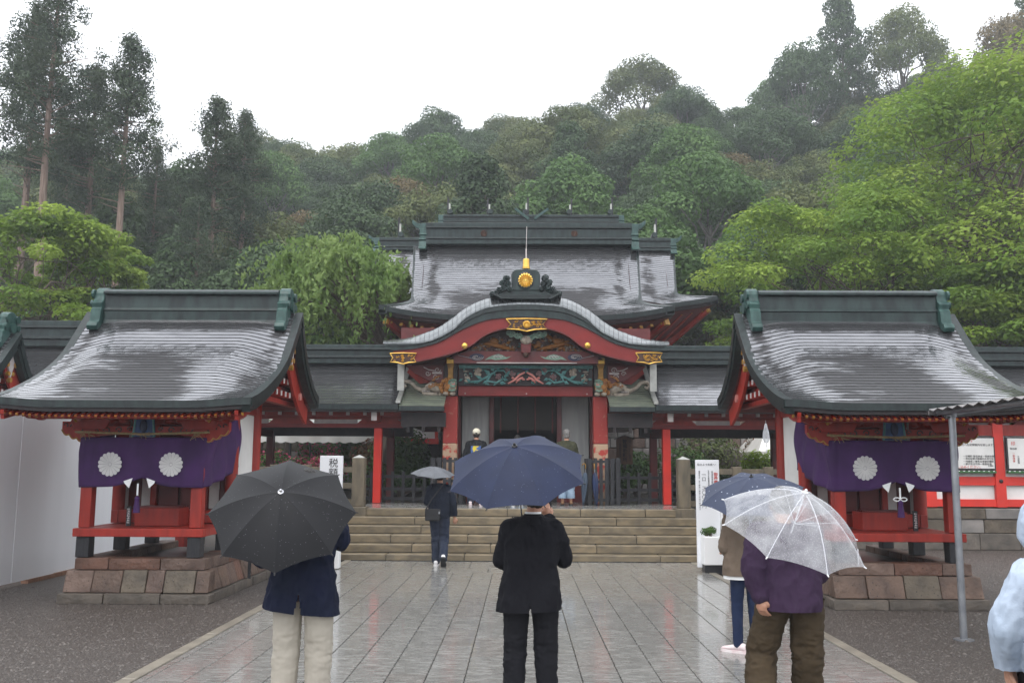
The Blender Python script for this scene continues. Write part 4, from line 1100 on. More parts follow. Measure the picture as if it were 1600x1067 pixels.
# pillars, capitals, lion heads and dragon noses
WORN = mat('worn pillar paint', (.40, .036, .024), (.44, .30, .20), scale=7, rough=.6, lo=.42, hi=.50, bump=.2, bscale=50)
for sx, px in ((-1, -1.613), (1, 1.806)):
    m = MB(); m.box(px - .165, px + .165, 21.14, 21.46, 2.26, 3.333); m.build('porch_pillar', REDW, **H, bevel=.02)
    m = MB(); m.box(px - .165, px + .165, 21.14, 21.46, .905, 2.258); m.build('worn_pillar_foot', WORN, **H, bevel=.02)
    m = MB(); m.box(px - .095, px + .095, 20.98, 21.2, 4.06, 4.20); m.build('gilt_cap', GOLD, **H, bevel=.02)
    m = MB(); m.loft([[(px + a * q, 21.08 + b * q, z) for a, b in ((-1, -1), (1, -1), (1, 1), (-1, 1))] for z, q in ((4.058, .085), (3.96, .06), (3.80, .055), (3.72, .065))]); recalc(m.build('ochre_bracket', GOLDP, **H, bevel=.008))
    m = MB(); m.box(px - .14, px + .14, 21.12, 21.44, 3.335, 4.05); m.build('bracket_block', DTIMB, **H)
    # lion head
    lm, lg, lw, lo_ = MB(), MB(), MB(), MB()
    f = -sx
    lm.ball((px, 21.02, 3.54), (.15, .16, .17), 12, 8)
    for k in range(11):
        a = .2 + k * .52; lm.ball((px + sx * .06 + .15 * math.cos(a), 21.0, 3.53 + .16 * math.sin(a)), (.055, .05, .055), 7, 5)
    for k in range(6): spiral(lm, (px + sx * (.06 + .03 * (k % 2)), 20.90, 3.40 + .05 * k), .04, 1.1, .016, sx)
    lg.ball((px + f * .05, 20.93, 3.60), (.115, .09, .09), 10, 7); lg.ball((px + f * .07, 20.86, 3.53), (.07, .06, .045), 8, 6)
    lg.tube([(px + f * .15, 20.86, 3.66), (px + f * .06, 20.84, 3.68), (px - f * .02, 20.86, 3.64)], .024, 6)
    lg.tube([(px + f * .13, 20.86, 3.45), (px + f * .05, 20.85, 3.43), (px - f * .02, 20.88, 3.45)], .028, 6)
    for dx in (.03, .11): lw.ball((px + f * dx, 20.845, 3.615), (.022, .016, .018), 7, 5)
    for k in range(5): lw.ball((px + f * (.0 + .032 * k), 20.845, 3.485), (.013, .012, .02), 5, 4)
    for dx in (-.09, .06): lw.ball((px + dx, 20.93, 3.37), (.07, .07, .05), 8, 6)
    lo_.tube([(px + f * .12, 20.85, 3.575), (px + f * .05, 20.83, 3.57)], .02, 6)
    hd = lm.build('lion_head', OCHRE, **H, smooth=True)
    lg.build('lion_face', SAGE, parent=hd, smooth=True); lw.build('lion_eyes_and_teeth', CREAMC, parent=hd, smooth=True); lo_.build('lion_tongue', PINK, parent=hd, smooth=True)
    # dragon nose turned outwards
    dm, dt, dw = MB(), MB(), MB()
    X = lambda d: px + sx * d
    dm.tube([(X(.17), 21.15, 3.42), (X(.32), 21.12, 3.50), (X(.45), 21.10, 3.55), (X(.56), 21.10, 3.50)], [.10, .12, .11, .07], 9)
    dm.tube([(X(.54), 21.08, 3.50), (X(.66), 21.07, 3.45), (X(.80), 21.07, 3.52), (X(.92), 21.07, 3.64), (X(1.05), 21.08, 3.66), (X(1.12), 21.08, 3.58), (X(1.05), 21.08, 3.52), (X(1.0), 21.08, 3.56)], [.06, .05, .045, .045, .05, .05, .04, .025], 8)
    dm.tube([(X(.30), 21.06, 3.36), (X(.48), 21.05, 3.36), (X(.64), 21.05, 3.39)], [.05, .05, .03], 7)
    for k in range(7): dm.ball((X(.16 + .07 * k), 21.08, 3.345 + .012 * (k % 2)), (.05, .05, .035), 7, 5)
    for k in range(5): spiral(dt, (X(.18 + .07 * k), 21.0, 3.60 - .03 * abs(k - 2)), .045, 1.1, .016, sx)
    dt.tube([(X(.40), 21.02, 3.66), (X(.34), 21.0, 3.74), (X(.22), 21.0, 3.78)], [.03, .025, .012], 6)
    dw.ball((X(.44), 20.99, 3.58), (.025, .015, .02), 7, 5)
    for k in range(5): dw.ball((X(.48 + .035 * k), 21.01, 3.43), (.01, .01, .022), 5, 4)
    hd = dm.build('dragon_nose', CREAMC, **H, smooth=True); dt.build('dragon_mane', OCHRE, parent=hd, smooth=True); dw.build('dragon_eye_and_teeth', PINKW, parent=hd)
    # dark bracket work between pillar and gable end
    m = MB(); m.prism([(X(.17), 3.60), (X(.17), 4.02), (X(1.05), 4.02), (X(.85), 3.86), (X(.55), 3.70)], 'y', 21.10, 21.22); recalc(m.build('side_bracket', DRED, **H))
    m = MB()
    for (dx, dz, rd) in ((.30, 3.92, .07), (.34, 3.76, .07), (.52, 3.84, .06)): spiral(m, (X(dx), 21.07, dz), rd, 1.3, .012, sx)
    m.tube([(X(.62), 21.06, 3.98), (X(.50), 21.05, 3.92), (X(.36), 21.06, 3.90)], .012, 5); m.box(*sorted((X(.2), X(.42))), 21.06, 21.09, 3.83, 3.87)
    m.build('bracket_scroll', PINKW, **H)
    m = MB(); m.prism([(X(.25), 3.98), (X(1.0), 4.0), (X(1.05), 3.90), (X(.75), 3.64), (X(.5), 3.66)], 'y', 21.5, 21.56); recalc(m.build('side_soffit', RED, **H))
# entrance: boards, posts, dim inside
for a, b in ((-1.435, -.767), (.971, 1.638)):
    m = MB(); m.box(a + .01, b - .01, 22.50, 22.54, 1.3, 3.42); m.build('grey_board', GREYB, **H)
    m = MB(); m.box(a + .01, b - .01, 22.48, 22.55, .905, 1.295); m.build('dado', DRED, **H)
for xx in (-1.51, -.71, .917, 1.71):
    m = MB(); m.box(xx - .055, xx + .055, 22.42, 22.58, .905, 3.43); m.build('door_post', DRED, **H)
m = MB(); m.box(-1.9, 2.1, 22.40, 22.62, 3.435, 4.4); m.build('door_head', DRED, **H)
m = MB(); m.box(-.655, .86, 22.60, 22.64, 2.62, 3.43); m.build('hanging_blind', BLIND, **H)
m = MB()
for k in range(4): m.tube([(-.5 + .42 * k, 22.585, 3.43), (-.5 + .42 * k, 22.585, 2.55)], .018, 6)
m.build('blind_tassel', DRED, **H)
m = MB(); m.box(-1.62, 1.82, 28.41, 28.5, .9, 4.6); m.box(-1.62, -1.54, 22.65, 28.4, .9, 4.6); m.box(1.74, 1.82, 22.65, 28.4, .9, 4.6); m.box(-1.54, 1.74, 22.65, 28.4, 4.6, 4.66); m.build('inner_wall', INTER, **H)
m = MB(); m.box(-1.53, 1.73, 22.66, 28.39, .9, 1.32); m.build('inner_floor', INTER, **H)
for sx in (-1, 1):
    m = MB(); m.box(*sorted((XC + sx * 1.66, XC + sx * 3.05)), 22.50, 28.4, 2.78, 5.1); m.build('upper_wall', DRED, **H)
m = MB(); m.box(-.62, .82, 23.4, 23.9, 1.325, 1.72); m.build('altar_table', DRED, **H)
m = MB()
pass
for k in range(5):
    m = MB(); m.tube([(-.45 + .27 * k, 23.6, 1.725), (-.45 + .27 * k, 23.6, 2.0)], [.05, .03], 8); m.build('altar_vessel', GOLDP, **H)
# ---------------------------------------------------------------- hall roofs
def hip_gable_roof(T, xc, P, hw_top, hw_low, hw_eave, lift, n, segs, seed, rear_y, eave_t=.20, knee=.74):
    Pd = resample(P, 80)
    def hwf(s):
        a = lerp(hw_top, hw_low, min(1, s / knee))
        if s > knee: q = (s - knee) / (1 - knee); a += (hw_eave - hw_low) * q ** 1.7
        return a
    def S(u, s):
        y, z = prof(Pd, s); e = max(0, (abs(u) - .72) / .28); e = e * e * (3 - 2 * e)
        z += .14 * math.sin(math.pi * min(1, s / .9)) * (1 - e) * (s < .9) + lift * abs(u) ** 3.2 * max(0, (s - .45) / .55) ** 2
        return (xc + u * hwf(s), y, z)
    rr = random.Random(seed)
    o = fix_up(shingle_roof(S, n, segs * 2, .012, rr, .0022, -.10, .27, stain_reflect_hall).build('roof', SHINGLE, parent=T)); o['kind'] = 'stuff'
    ev = [S(-1 + 2 * k / 40, 1) for k in range(41)]
    recalc(strip(ev, [(0, -.015, .02), (0, .0, -eave_t * .55), (0, .2, -eave_t * .55), (0, .2, 0)]).build('eave_edge', FASCIA, parent=T))
    recalc(strip(ev, [(0, .05, -eave_t * .55), (0, .09, -eave_t), (0, .28, -eave_t), (0, .28, -eave_t * .55)]).build('lower_eave_edge', DTIMB, parent=T))
    for sx in (-1, 1):
        vp = [S(sx, k / 30) for k in range(31)]
        recalc(strip(vp, [(sx * .015, 0, .02), (sx * .0, 0, -.22), (-sx * .16, 0, -.22), (-sx * .16, 0, 0)]).build('verge_edge', FASCIA, parent=T))
        # side skirt of the roof, sweeping back from the corner
        c = S(sx, 1); k_ = S(sx, knee); m = MB()
        Y2 = rear_y
        v = [c, k_, (k_[0], Y2, k_[2]), (c[0], Y2, c[2] - lift * .8)]
        m.add(v, [(0, 1, 2, 3)]); o2 = m.build('side_skirt', SHINGLE, parent=T); fix_up(o2)
        m = MB(); t = S(sx * .98, 0)
        m.add([k_, t, (t[0], Y2, t[2]), (k_[0], Y2, k_[2])], [(0, 1, 2, 3)])
        for q in range(len(m.v)): m.v[q] = (m.v[q][0] - sx * .25, m.v[q][1], m.v[q][2] - .1)
        m.build('gable_side', DRED, parent=T)
        mm = MB(); mm.loft([[tuple(Vector(p) + Vector(o_)) for o_ in ((sx * .02, 0, .015), (sx * .02, 0, -eave_t), (-sx * .2, 0, -eave_t), (-sx * .2, 0, 0))] for p in (c, (c[0], Y2, c[2] - lift * .8))])
        recalc(mm.build('side_eave_edge', FASCIA, parent=T))
    return S
P1 = [(26.45, 8.10), (25.6, 7.22), (24.8, 6.56), (24.05, 6.03), (23.45, 5.68), (23.0, 5.46)]
S1 = hip_gable_roof(hall, XC + .02, P1, 3.27, 3.02, 3.70, .29, 38, 26, 31, 28.6)
# red soffit and gilt-tipped beams under the eave
def eave_under(T, S, inset, wall_y, wall_x, z_wall, xc, nb, tip=.055, zdrop=.24):
    m = MB(); n = 24
    v = []
    for i in range(n + 1):
        u = -1 + 2 * i / n; p = S(u * .975, 1)
        v += [(p[0], p[1] + .10, p[2] - zdrop), (xc + u * wall_x, wall_y, z_wall)]
    m.add(v, [(2 * i, 2 * i + 2, 2 * i + 3, 2 * i + 1) for i in range(n)])
    for sx in (-1, 1):
        p = S(sx * .975, 1); m.add([(p[0], p[1] + .10, p[2] - zdrop), (p[0], p[1] + 4.5, p[2] - zdrop - .2), (xc + sx * wall_x, p[1] + 4.5, z_wall), (xc + sx * wall_x, wall_y, z_wall)], [(0, 1, 2, 3)])
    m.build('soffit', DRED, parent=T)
    m = MB(); mt = MB()
    for i in range(nb + 1):
        u = -1 + 2 * i / nb; p = S(u * .93, 1); b = Vector((xc + u * wall_x * .98, wall_y, z_wall - .02)); a = Vector((p[0], p[1] + .32, p[2] - zdrop - .05 - .03))
        m.beam(b, a, tip * 1.5, tip * 1.7); d = (a - b).normalized(); mt.beam(a, a + d * .02, tip * 1.6, tip * 1.8)
    m.build('eave_beams', RED, parent=T)['kind'] = 'stuff'; mt.build('beam_tips', GOLDP, parent=T)['kind'] = 'stuff'
    for sx in (-1, 1):
        p = S(sx * .955, 1); a = Vector((p[0], p[1] + .28, p[2] - zdrop - .10)); b = Vector((xc + sx * wall_x * .96, wall_y, z_wall - .10))
        m = MB(); m.beam(b, a, .13, .16); hb = m.build('corner_beam', RED, parent=T); d = (a - b).normalized()
        m = MB(); m.beam(a, a + d * .07, .14, .17); m.build('beam_cap', GOLDP, parent=hb)
eave_under(hall, S1, 0, 24.4, 3.0, 4.95, XC, 26)
def ridge(T, x0, x1, yc, z0, z1, d, horn=.45, ends=True, crest=(), spikes=()):
    h = z1 - z0
    for name, za, zb, dd, mt in (('ridge_base', 0, .22, 1.18, RIDGE), ('ridge_moulding', .222, .30, 1.3, FASCIA), ('ridge_body', .302, .74, .96, RIDGE), ('ridge_moulding', .742, .80, 1.2, FASCIA), ('ridge_cap', .802, 1.0, 1.12, RIDGE)):
        m = MB(); w = d / 2 * dd; m.box(x0, x1, yc - w, yc + w, z0 + h * za, z0 + h * zb - .002); m.build(name, mt, parent=T, bevel=.012)
    for sx in (-1, 1):
        xe = x0 if sx < 0 else x1
        if ends:
            e = MB(); a, b = sorted((xe - sx * .02, xe + sx * .20))
            P = []
            for yy, zz, ry, rz in ((0, .93, .62, .10), (.0, .70, .74, .12), (.0, .46, .86, .12), (0, .22, .94, .12)):
                e.prism([(yc + d * ry * .62 * math.cos(t), z0 + h * zz + h * rz * math.sin(t) * 1.05) for t in [2 * math.pi * k / 16 for k in range(16)]][::-1], 'x', a, b)
            e.prism([(yc - d * .5, z0 + h * .1), (yc + d * .5, z0 + h * .1), (yc + d * .42, z0 + h), (yc - d * .42, z0 + h)][::-1], 'x', a + .012, b - .012)
            e.prism([(yc - d * .58, z0 + h * .14), (yc - d * .66, z0 - h * .14), (yc - d * .9, z0 - h * .24), (yc - d * .9, z0 - h * .30), (yc - d * .5, z0 - h * .28), (yc, z0 + .0)], 'x', a + .003, b - .003)
            recalc(e.build('ridge_end', TEAL, parent=T, bevel=.01))
        if horn:
            m = MB(); zt = z1 - .02
            m.loft([[(xe + sx * t, yc - w, z + .0), (xe + sx * t, yc + w, z), (xe + sx * t, yc + w, z - th), (xe + sx * t, yc - w, z - th)] for t, z, w, th in ((-.05, zt, .13, .14), (.15 * horn / .45, zt + .01, .13, .16), (.32 * horn / .45, zt + .07, .12, .15), (horn, zt + .17, .09, .12))])
            recalc(m.build('ridge_horn', TEAL, parent=T, bevel=.008))
    for cx, cz, rad in crest:
        petal_disc(16, rad, None, (cx, yc - d / 2 * .96, cz), .02, dome=.01).build('ridge_crest', BROWNC, parent=T)
    for sxp, zt in spikes:
        m = MB(); m.box(sxp - .035, sxp + .03, yc - .06, yc + .06, z1 - .02, zt); s = m.build('ridge_spike', BLACKW, parent=T)
        m = MB(); q = .06 if sxp < xc_h else -.06
        m.box(*sorted((sxp + q * .55, sxp + q * 1.5)), yc - .16, yc - .08, z1 - .30, zt - .25); m.build('spike_slat', LEAD, parent=s)
        m = MB(); m.tube([(sxp + q * 1.7, yc - .30, z1 + .10), (sxp + q * 1.7, yc + .30, z1 + .10)], .09, 12); m.build('ridge_log', RIDGE, parent=T)
xc_h = .22
ridge(hall, -2.78, 3.18, 26.5, 8.10, 8.74, .56, horn=.43, crest=((-1.10, 8.43, .10), (1.52, 8.43, .10)))

# rear hall: only its roof ends, eave and ridge show behind the main hall
rear = thing('rear_hall', 'wider red hall behind the main hall, its right eave swinging out past the main roof', 'shrine hall', (.1, 31, .9))
P2 = [(31.0, 9.15), (30.3, 8.25), (29.7, 7.55), (29.15, 7.05), (28.75, 6.78), (28.5, 6.62)]
S2 = hip_gable_roof(rear, .11, P2, 5.08, 4.86, 5.98, .40, 34, 34, 41, 33.5, .22)
eave_under(rear, S2, 0, 30.2, 4.6, 5.6, .11, 34, .05)
m = MB(); m.box(-4.4, 4.6, 30.2, 33.6, 3.5, 5.7); m.build('body', DRED, parent=rear)
m = MB(); m.box(-2.4, 4.6, 30.6, 33.6, .9, 3.49); m.box(-4.4, -2.41, 31.8, 33.6, .9, 3.49); m.build('podium', WALLST, parent=rear)
for sx in (-1, 1):
    m = MB(); m.box(*sorted((.1 + sx * 4.42, .1 + sx * 4.60)), 30.0, 30.2, 3.45, 5.7); m.build('corner_post', RED, parent=rear)
    m = MB(); m.box(*sorted((.1 + sx * 3.2, .1 + sx * 4.40)), 30.15, 30.19, 4.2, 5.5); m.build('ochre_panel', GOLDP, parent=rear)
ridge(rear, -4.85, 5.05, 31.05, 9.0, 9.45, .5, horn=.40, spikes=((-4.22, 10.2), (4.60, 10.2)))
# sanctuary ridge behind
sanc = thing('inner_sanctuary', 'inner sanctuary whose ridge with five upright spikes shows above the main ridge', 'shrine hall', (.3, 33, .9))
m = MB(); m.prism([(32.2, 9.3), (33.0, 10.45), (35.6, 7.6), (35.6, 7.3), (33.0, 9.9), (32.2, 9.0)], 'x', -3.5, 4.1); recalc(m.build('roof', SHINGLE, parent=sanc))
m = MB(); m.box(-2.9, 3.5, 32.6, 35.0, .9, 9.2); m.build('body', DRED, parent=sanc)
ridge(sanc, -2.85, 3.52, 33.0, 10.42, 10.80, .45, horn=0, spikes=((-2.70, 11.48), (-1.25, 11.45), (.22, 11.5), (1.81, 11.45), (3.30, 11.48)))
m = MB(); m.beam((-.25, 32.7, 11.0), (.25, 32.7, 10.62), .05, .09); m.beam((.95, 32.7, 11.0), (.45, 32.7, 10.62), .05, .09); m.build('crossed_finial', TEAL, parent=sanc)

# ================================================================== CORRIDORS
P3 = [(22.6, 4.27), (21.9, 3.82), (21.2, 3.44), (20.75, 3.22), (20.45, 3.09)]
P3r = [(22.6, 4.27), (23.4, 3.80), (24.2, 3.40), (24.75, 3.12)]
def corridor(label, xa, xb, sx, wing):
    T = thing('roofed_corridor', label, 'corridor', ((xa + xb) / 2, 22.4, .9), 'roofed corridors either side of the hall')
    xm, hw = (xa + xb) / 2, (xb - xa) / 2
    Pd, Pr = resample(P3, 40), resample(P3r, 30)
    S = lambda u, s: (xm + u * hw, *prof(Pd, s)); Sr = lambda u, s: (xm + u * hw, *prof(Pr, s))
    rr = random.Random(50 + sx)
    o = fix_up(shingle_roof(S, 15, 54, .010, rr, .002, -.55, .18).build('roof', SHINGLE, parent=T)); o['kind'] = 'stuff'
    o = fix_up(shingle_roof(Sr, 10, 20, .018, rr, .005).build('rear_roof', SHINGLE, parent=T)); o['kind'] = 'stuff'
    m = MB(); m.box(xa, xb, 20.44, 20.60, 2.975, 3.085); m.build('eave_edge', FASCIA, parent=T)
    m = MB(); m.box(xa, xb, 20.50, 20.66, 2.93, 2.973); m.build('lower_eave_edge', DTIMB, parent=T)
    for z0, z1, w, mt in ((4.20, 4.32, .30, RIDGE), (4.322, 4.38, .36, FASCIA), (4.382, 4.52, .26, RIDGE), (4.522, 4.57, .34, FASCIA), (4.572, 4.66, .30, RIDGE)):
        m = MB(); m.box(xa, xb, 22.6 - w, 22.6 + w, z0, z1); m.build('ridge_course', mt, parent=T, bevel=.01)
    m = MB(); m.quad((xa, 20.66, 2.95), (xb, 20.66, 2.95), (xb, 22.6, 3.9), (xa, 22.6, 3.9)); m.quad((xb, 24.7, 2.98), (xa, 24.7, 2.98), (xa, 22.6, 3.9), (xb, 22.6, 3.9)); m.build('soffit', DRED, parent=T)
    m = MB(); m.box(xa, xb, 20.98, 21.06, 2.86, 2.96); m.build('rafter_beam', RED, parent=T)
    inner = xb if sx < 0 else xa
    k = 0
    while True:
        x = inner + sx * (.42 + .385 * k); k += 1
        if not xa < x < xb: break
        m = MB(); m.box(x - .035, x + .035, 20.90, 20.97, 2.875, 2.945); m.build('rafter_end', PINKW, parent=T)
    m = MB(); m.box(xa, xb, 21.34, 21.46, 2.61, 2.70); m.build('lower_beam', HRED, parent=T)
    m = MB(); m.box(xa, xb, 21.36, 21.44, 2.80, 2.90); m.build('upper_beam', RED, parent=T)
    # grey plaster panels between stepped brackets
    x = inner; k = 0
    while xa <= x <= xb:
        x1 = x + sx * 1.05; x2 = x + sx * 2.05
        a, b = max(min(x, x1), xa), min(max(x, x1), xb)
        if b - a > .2:
            m = MB(); m.prism([(a, 2.70), (b, 2.70), (b - .12, 2.80), (a + .12, 2.80)], 'y', 21.33, 21.45); m.build('stepped_bracket', RED, parent=T)
        a, b = max(min(x1, x2), xa), min(max(x1, x2), xb)
        if b - a > .2:
            m = MB(); m.box(a, b, 21.40, 21.43, 2.70, 2.80); m.build('plaster_panel', PINKW, parent=T)
        x = x2; k += 1
    for k in range(4):
        x = sx * (3.30 + 3.04 * k) + .02
        if not xa - .3 < x < xb + .3: continue
        if not (wing and abs(x) > 8):
            m = MB(); m.box(x - .09, x + .09, 21.31, 21.49, .905, 2.605); m.build('pillar', REDB, parent=T, bevel=.015)
            m = MB(); m.box(x - .065, x + .065, 20.72, 21.33, 2.74, 2.96); ar = m.build('pillar_arm', RED, parent=T)
            m = MB(); m.box(x - .062, x + .062, 20.70, 20.718, 2.745, 2.955); m.build('pale_end', PINKW, parent=ar)
        m = MB(); m.box(x - .09, x + .09, 23.41, 23.59, .905, 2.6); m.build('rear_pillar', DRED, parent=T, bevel=.015)
        m = MB(); m.box(x - .06, x + .06, 21.48, 23.42, 2.45, 2.63); m.build('cross_tie', DRED, parent=T)
    m = MB(); m.box(xa, xb, 23.43, 23.57, 2.48, 2.72); m.build('rear_beam', DTIMB, parent=T)
    # sheltered end of the roof by the hall, dry green sheet and pale flashing
    ie = inner
    m = MB(); q0, q1 = sorted((ie - sx * .02, ie - sx * 1.02))
    Pq = resample([(21.9, 3.80), (21.2, 3.42), (20.75, 3.20), (20.45, 3.06)], 12)
    for i in range(12):
        (ya, za), (yb, zb) = Pq[i], Pq[i + 1]
        m.add([(q0, ya, za), (q1, ya, za), (q1, yb, zb + .012), (q0, yb, zb + .012), (q1, yb, zb - .004), (q0, yb, zb - .004)], [(0, 3, 2, 1), (3, 5, 4, 2)])
    fix_up(m.build('dry_roof_end', GREENROOF, parent=T))
    m = MB(); m.box(q0, q1, 20.43, 20.60, 2.95, 3.05); m.build('dry_eave_edge', FASCIA, parent=T)
    m = MB(); m.box(q0, q1, 20.9, 21.05, 2.62, 2.94); m.build('dark_board', DTIMB, parent=T)
    for k in range(3):
        xx = lerp(q0 + .15, q1 - .15, k / 2); m = MB(); m.box(xx - .035, xx + .035, 20.92, 20.99, 2.5, 2.62); m.build('peg', DTIMB, parent=T)
    m = MB(); pf = [(y, z + .03) for y, z in resample(P3, 14)]
    m.loft([[(ie - .05, y, z), (ie + .05, y, z), (ie + .05, y, z + .05), (ie - .05, y, z + .05)] for y, z in pf]); recalc(m.build('flashing', LEAD, parent=T))
    m = MB(); m.box(ie - .06 - (sx > 0) * .03, ie + .06 + (sx < 0) * .03, 20.72, 20.78, 3.42, 4.15); m.build('downpipe', LEAD, parent=T)
    if wing:
        W = dict(parent=T); y = 20.95
        for x in (4.6, 6.05, 7.5, 9.08, 10.62, 12.2, 13.8):
            if x < 7: continue
            m = MB(); m.box(x - .115, x + .115, y - .09, y + .09, .905, 2.85); m.build('wall_post', REDB, **W, bevel=.01)
        for z0, z1, mt in ((.92, 1.08, REDB), (1.385, 1.575, REDB), (2.48, 2.72, RED)):
            m = MB(); m.box(7.5, 14.2, y - .065, y + .065, z0, z1); m.build('wall_rail', mt, **W)
        m = MB(); m.box(7.5, 14.2, y + .0, y + .04, 1.08, 1.385); m.build('lower_panel', PLASTER, **W)
        m = MB(); m.box(7.5, 14.2, y + .0, y + .04, 1.575, 2.48); m.build('upper_panel', PLASTER, **W)
        for x in (9.08, 10.62, 12.2):
            m = MB(); m.ball((x, y - .10, 1.48), (.045, .03, .045), 10, 6); m.build('stud', BLACKW, **W, smooth=True)
    return T
corridor('long roofed corridor with red pillars left of the main hall', -14.5, -2.72, -1, False)
corridor('long roofed corridor right of the main hall, ending in a red and white wall', 2.97, 14.6, 1, True)
# ================================================================== FOLIAGE TOOLS
LEAFG = {k: leaf_mat(k + ' leaves', a, b, t, sc_) for k, a, b, t, sc_ in (
    ('dark evergreen', (.038, .068, .030), (.078, .122, .050), .22, .35),
    ('olive evergreen', (.068, .100, .034), (.150, .170, .062), .25, .4),
    ('mid green', (.060, .118, .034), (.115, .200, .058), .28, .4),
    ('rust flushed', (.105, .085, .035), (.170, .125, .055), .25, .4),
    ('cedar', (.040, .064, .042), (.085, .112, .060), .15, .6),
    ('fresh maple', (.150, .245, .034), (.320, .415, .075), .45, .5),
    ('deep maple', (.105, .195, .032), (.220, .320, .058), .45, .5),
    ('weeping', (.105, .180, .045), (.195, .265, .085), .38, .8),
    ('shrub', (.055, .120, .030), (.120, .210, .050), .25, 2.0),
    ('lime shrub', (.16, .26, .03), (.26, .34, .05), .3, 2.0),
    ('red shrub', (.16, .045, .03), (.10, .09, .03), .3, 3.0),
    ('pink azalea', (.62, .13, .22), (.45, .08, .13), .25, 4.0))}

def leaf_object(name, P, N, S, matl, parent=None, aspect=.55, seed=0, droop=0, kind=None, local=True, offs=(0, 0, 0)):
    """one mesh of small leaf faces: centres P, facing N, length S"""
    r = np.random.default_rng(seed); k = len(P)
    P = np.asarray(P, float) - np.asarray(offs); N = np.asarray(N, float)
    N = N + r.normal(0, .45, (k, 3)); N /= np.linalg.norm(N, axis=1)[:, None] + 1e-9
    T = r.normal(0, 1, (k, 3)); T[:, 2] -= droop
    T -= (T * N).sum(1)[:, None] * N; T /= np.linalg.norm(T, axis=1)[:, None] + 1e-9
    B = np.cross(N, T); S = np.asarray(S, float)[:, None]
    V = np.empty((k, 4, 3))
    V[:, 0] = P - T * S * .5; V[:, 1] = P + B * S * aspect * .5 + N * S * .08; V[:, 2] = P + T * S * .5; V[:, 3] = P - B * S * aspect * .5 + N * S * .08
    me = bpy.data.meshes.new(name)
    me.vertices.add(k * 4); me.vertices.foreach_set('co', V.reshape(-1))
    me.loops.add(k * 4); me.loops.foreach_set('vertex_index', np.arange(k * 4))
    me.polygons.add(k); me.polygons.foreach_set('loop_start', np.arange(k) * 4)
    me.update(calc_edges=True); me.materials.append(matl)
    o = bpy.data.objects.new(name, me); COL.objects.link(o)
    if parent is not None: o.parent = parent
    if kind: o['kind'] = kind
    return o
def clump_leaves(r, blobs, n, leaf, up=.25, flat=1.0):
    """leaves on the outer shells of ellipsoid clumps; blobs = (c, (rx, ry, rz))"""
    C_ = np.array([b[0] for b in blobs]); Rr = np.array([b[1] for b in blobs])
    w = Rr[:, 0] * Rr[:, 1]; idx = r.choice(len(blobs), n, p=w / w.sum())
    d = r.normal(0, 1, (n, 3)); d[:, 2] += up; d /= np.linalg.norm(d, axis=1)[:, None]
    rad = r.uniform(.72, 1.06, n)[:, None]
    P = C_[idx] + d * Rr[idx] * rad
    N = d / Rr[idx]; N /= np.linalg.norm(N, axis=1)[:, None]; N[:, 2] += .35
    return P, N, r.uniform(.7, 1.3, n) * leaf
def limb(mb, p, q, r0, r1, r, wob=.06, n=5, k=6):
    p, q = Vector(p), Vector(q); L = (q - p).length
    pts = [p.lerp(q, i / n) + (Vector((r.gauss(0, wob), r.gauss(0, wob), r.gauss(0, wob * .5))) * L * .5 if 0 < i < n else Vector((0, 0, 0))) for i in range(n + 1)]
    mb.tube(pts, [lerp(r0, r1, i / n) for i in range(n + 1)], k); return pts
def shrub(name, label, cat, loc, size, matl, n, leaf, seed, group=None, extra=None):
    r = np.random.default_rng(seed); rr = random.Random(seed)
    T = thing(name, label, cat, loc, group)
    w, d, h = size
    blobs = []
    for k in range(9):
        a = rr.random() * 6.28; q = rr.random() ** .5
        bx, by = w * .34 * q * math.cos(a), d * .34 * q * math.sin(a); bz = h * rr.uniform(.42, .72)
        s = rr.uniform(.26, .38); blobs.append(((bx, by, bz), (w * s, d * s, h * s * .95)))
    P, N, S = clump_leaves(r, blobs, n, leaf)
    leaf_object('foliage', P, N, S, matl, T, seed=seed)
    if extra:
        P, N, S = clump_leaves(r, [(c, tuple(q * 1.05 for q in s)) for c, s in blobs], extra[1], extra[2]); leaf_object('blossom', P, N, S, extra[0], T, .9, seed + 1)
    m = MB()
    for k in range(6):
        b = blobs[k][0]; limb(m, (rr.uniform(-.05, .05), rr.uniform(-.05, .05), 0), b, .02 * h + .012, .008, rr, .08, 4, 5)
    m.build('stem', BARK, T, local=True)
    return T

# ================================================================== THINGS AROUND THE YARD
# white site hoarding on the left
hd = thing('site_hoarding', 'tall white sheet hoarding that closes off the left edge of the yard', 'hoarding', (-7.3, 14, 0))
for k in range(11):
    y = 7.4 + 1.22 * k; m = MB(); off = -.03 if y > 13.9 else 0
    m.box(-7.30 + off, -7.265 + off, y + .008, y + 1.212, .06, 2.62); m.build('panel', HOARD, hd)
    for z in (.5, 1.4, 2.3):
        m = MB(); m.box(-7.37 + off, -7.302 + off, y + .002, y + 1.217, z - .025, z + .025); m.build('back_rail', GALV, hd)
m = MB(); m.box(-7.36, -7.25, 13.95, 20.8, 0, .058); m.build('skirting', WOODB, hd)
m = MB(); m.box(-7.294, -7.289, 18.2, 18.75, 1.10, 1.46); nb = tag(m.build('poster', mat('green poster', (.25, .50, .33), (.5, .3, .42), scale=6, rough=.5)), 'small green and pink poster stuck to the white hoarding behind the left shrine', 'poster')

# a third shrine roof further left
s3 = copy_tree(s1); s3.location = (-10.42, 14.5, 0)
s3['label'] = 'small shrine at the left picture edge, showing only a roof tip above the hoarding'
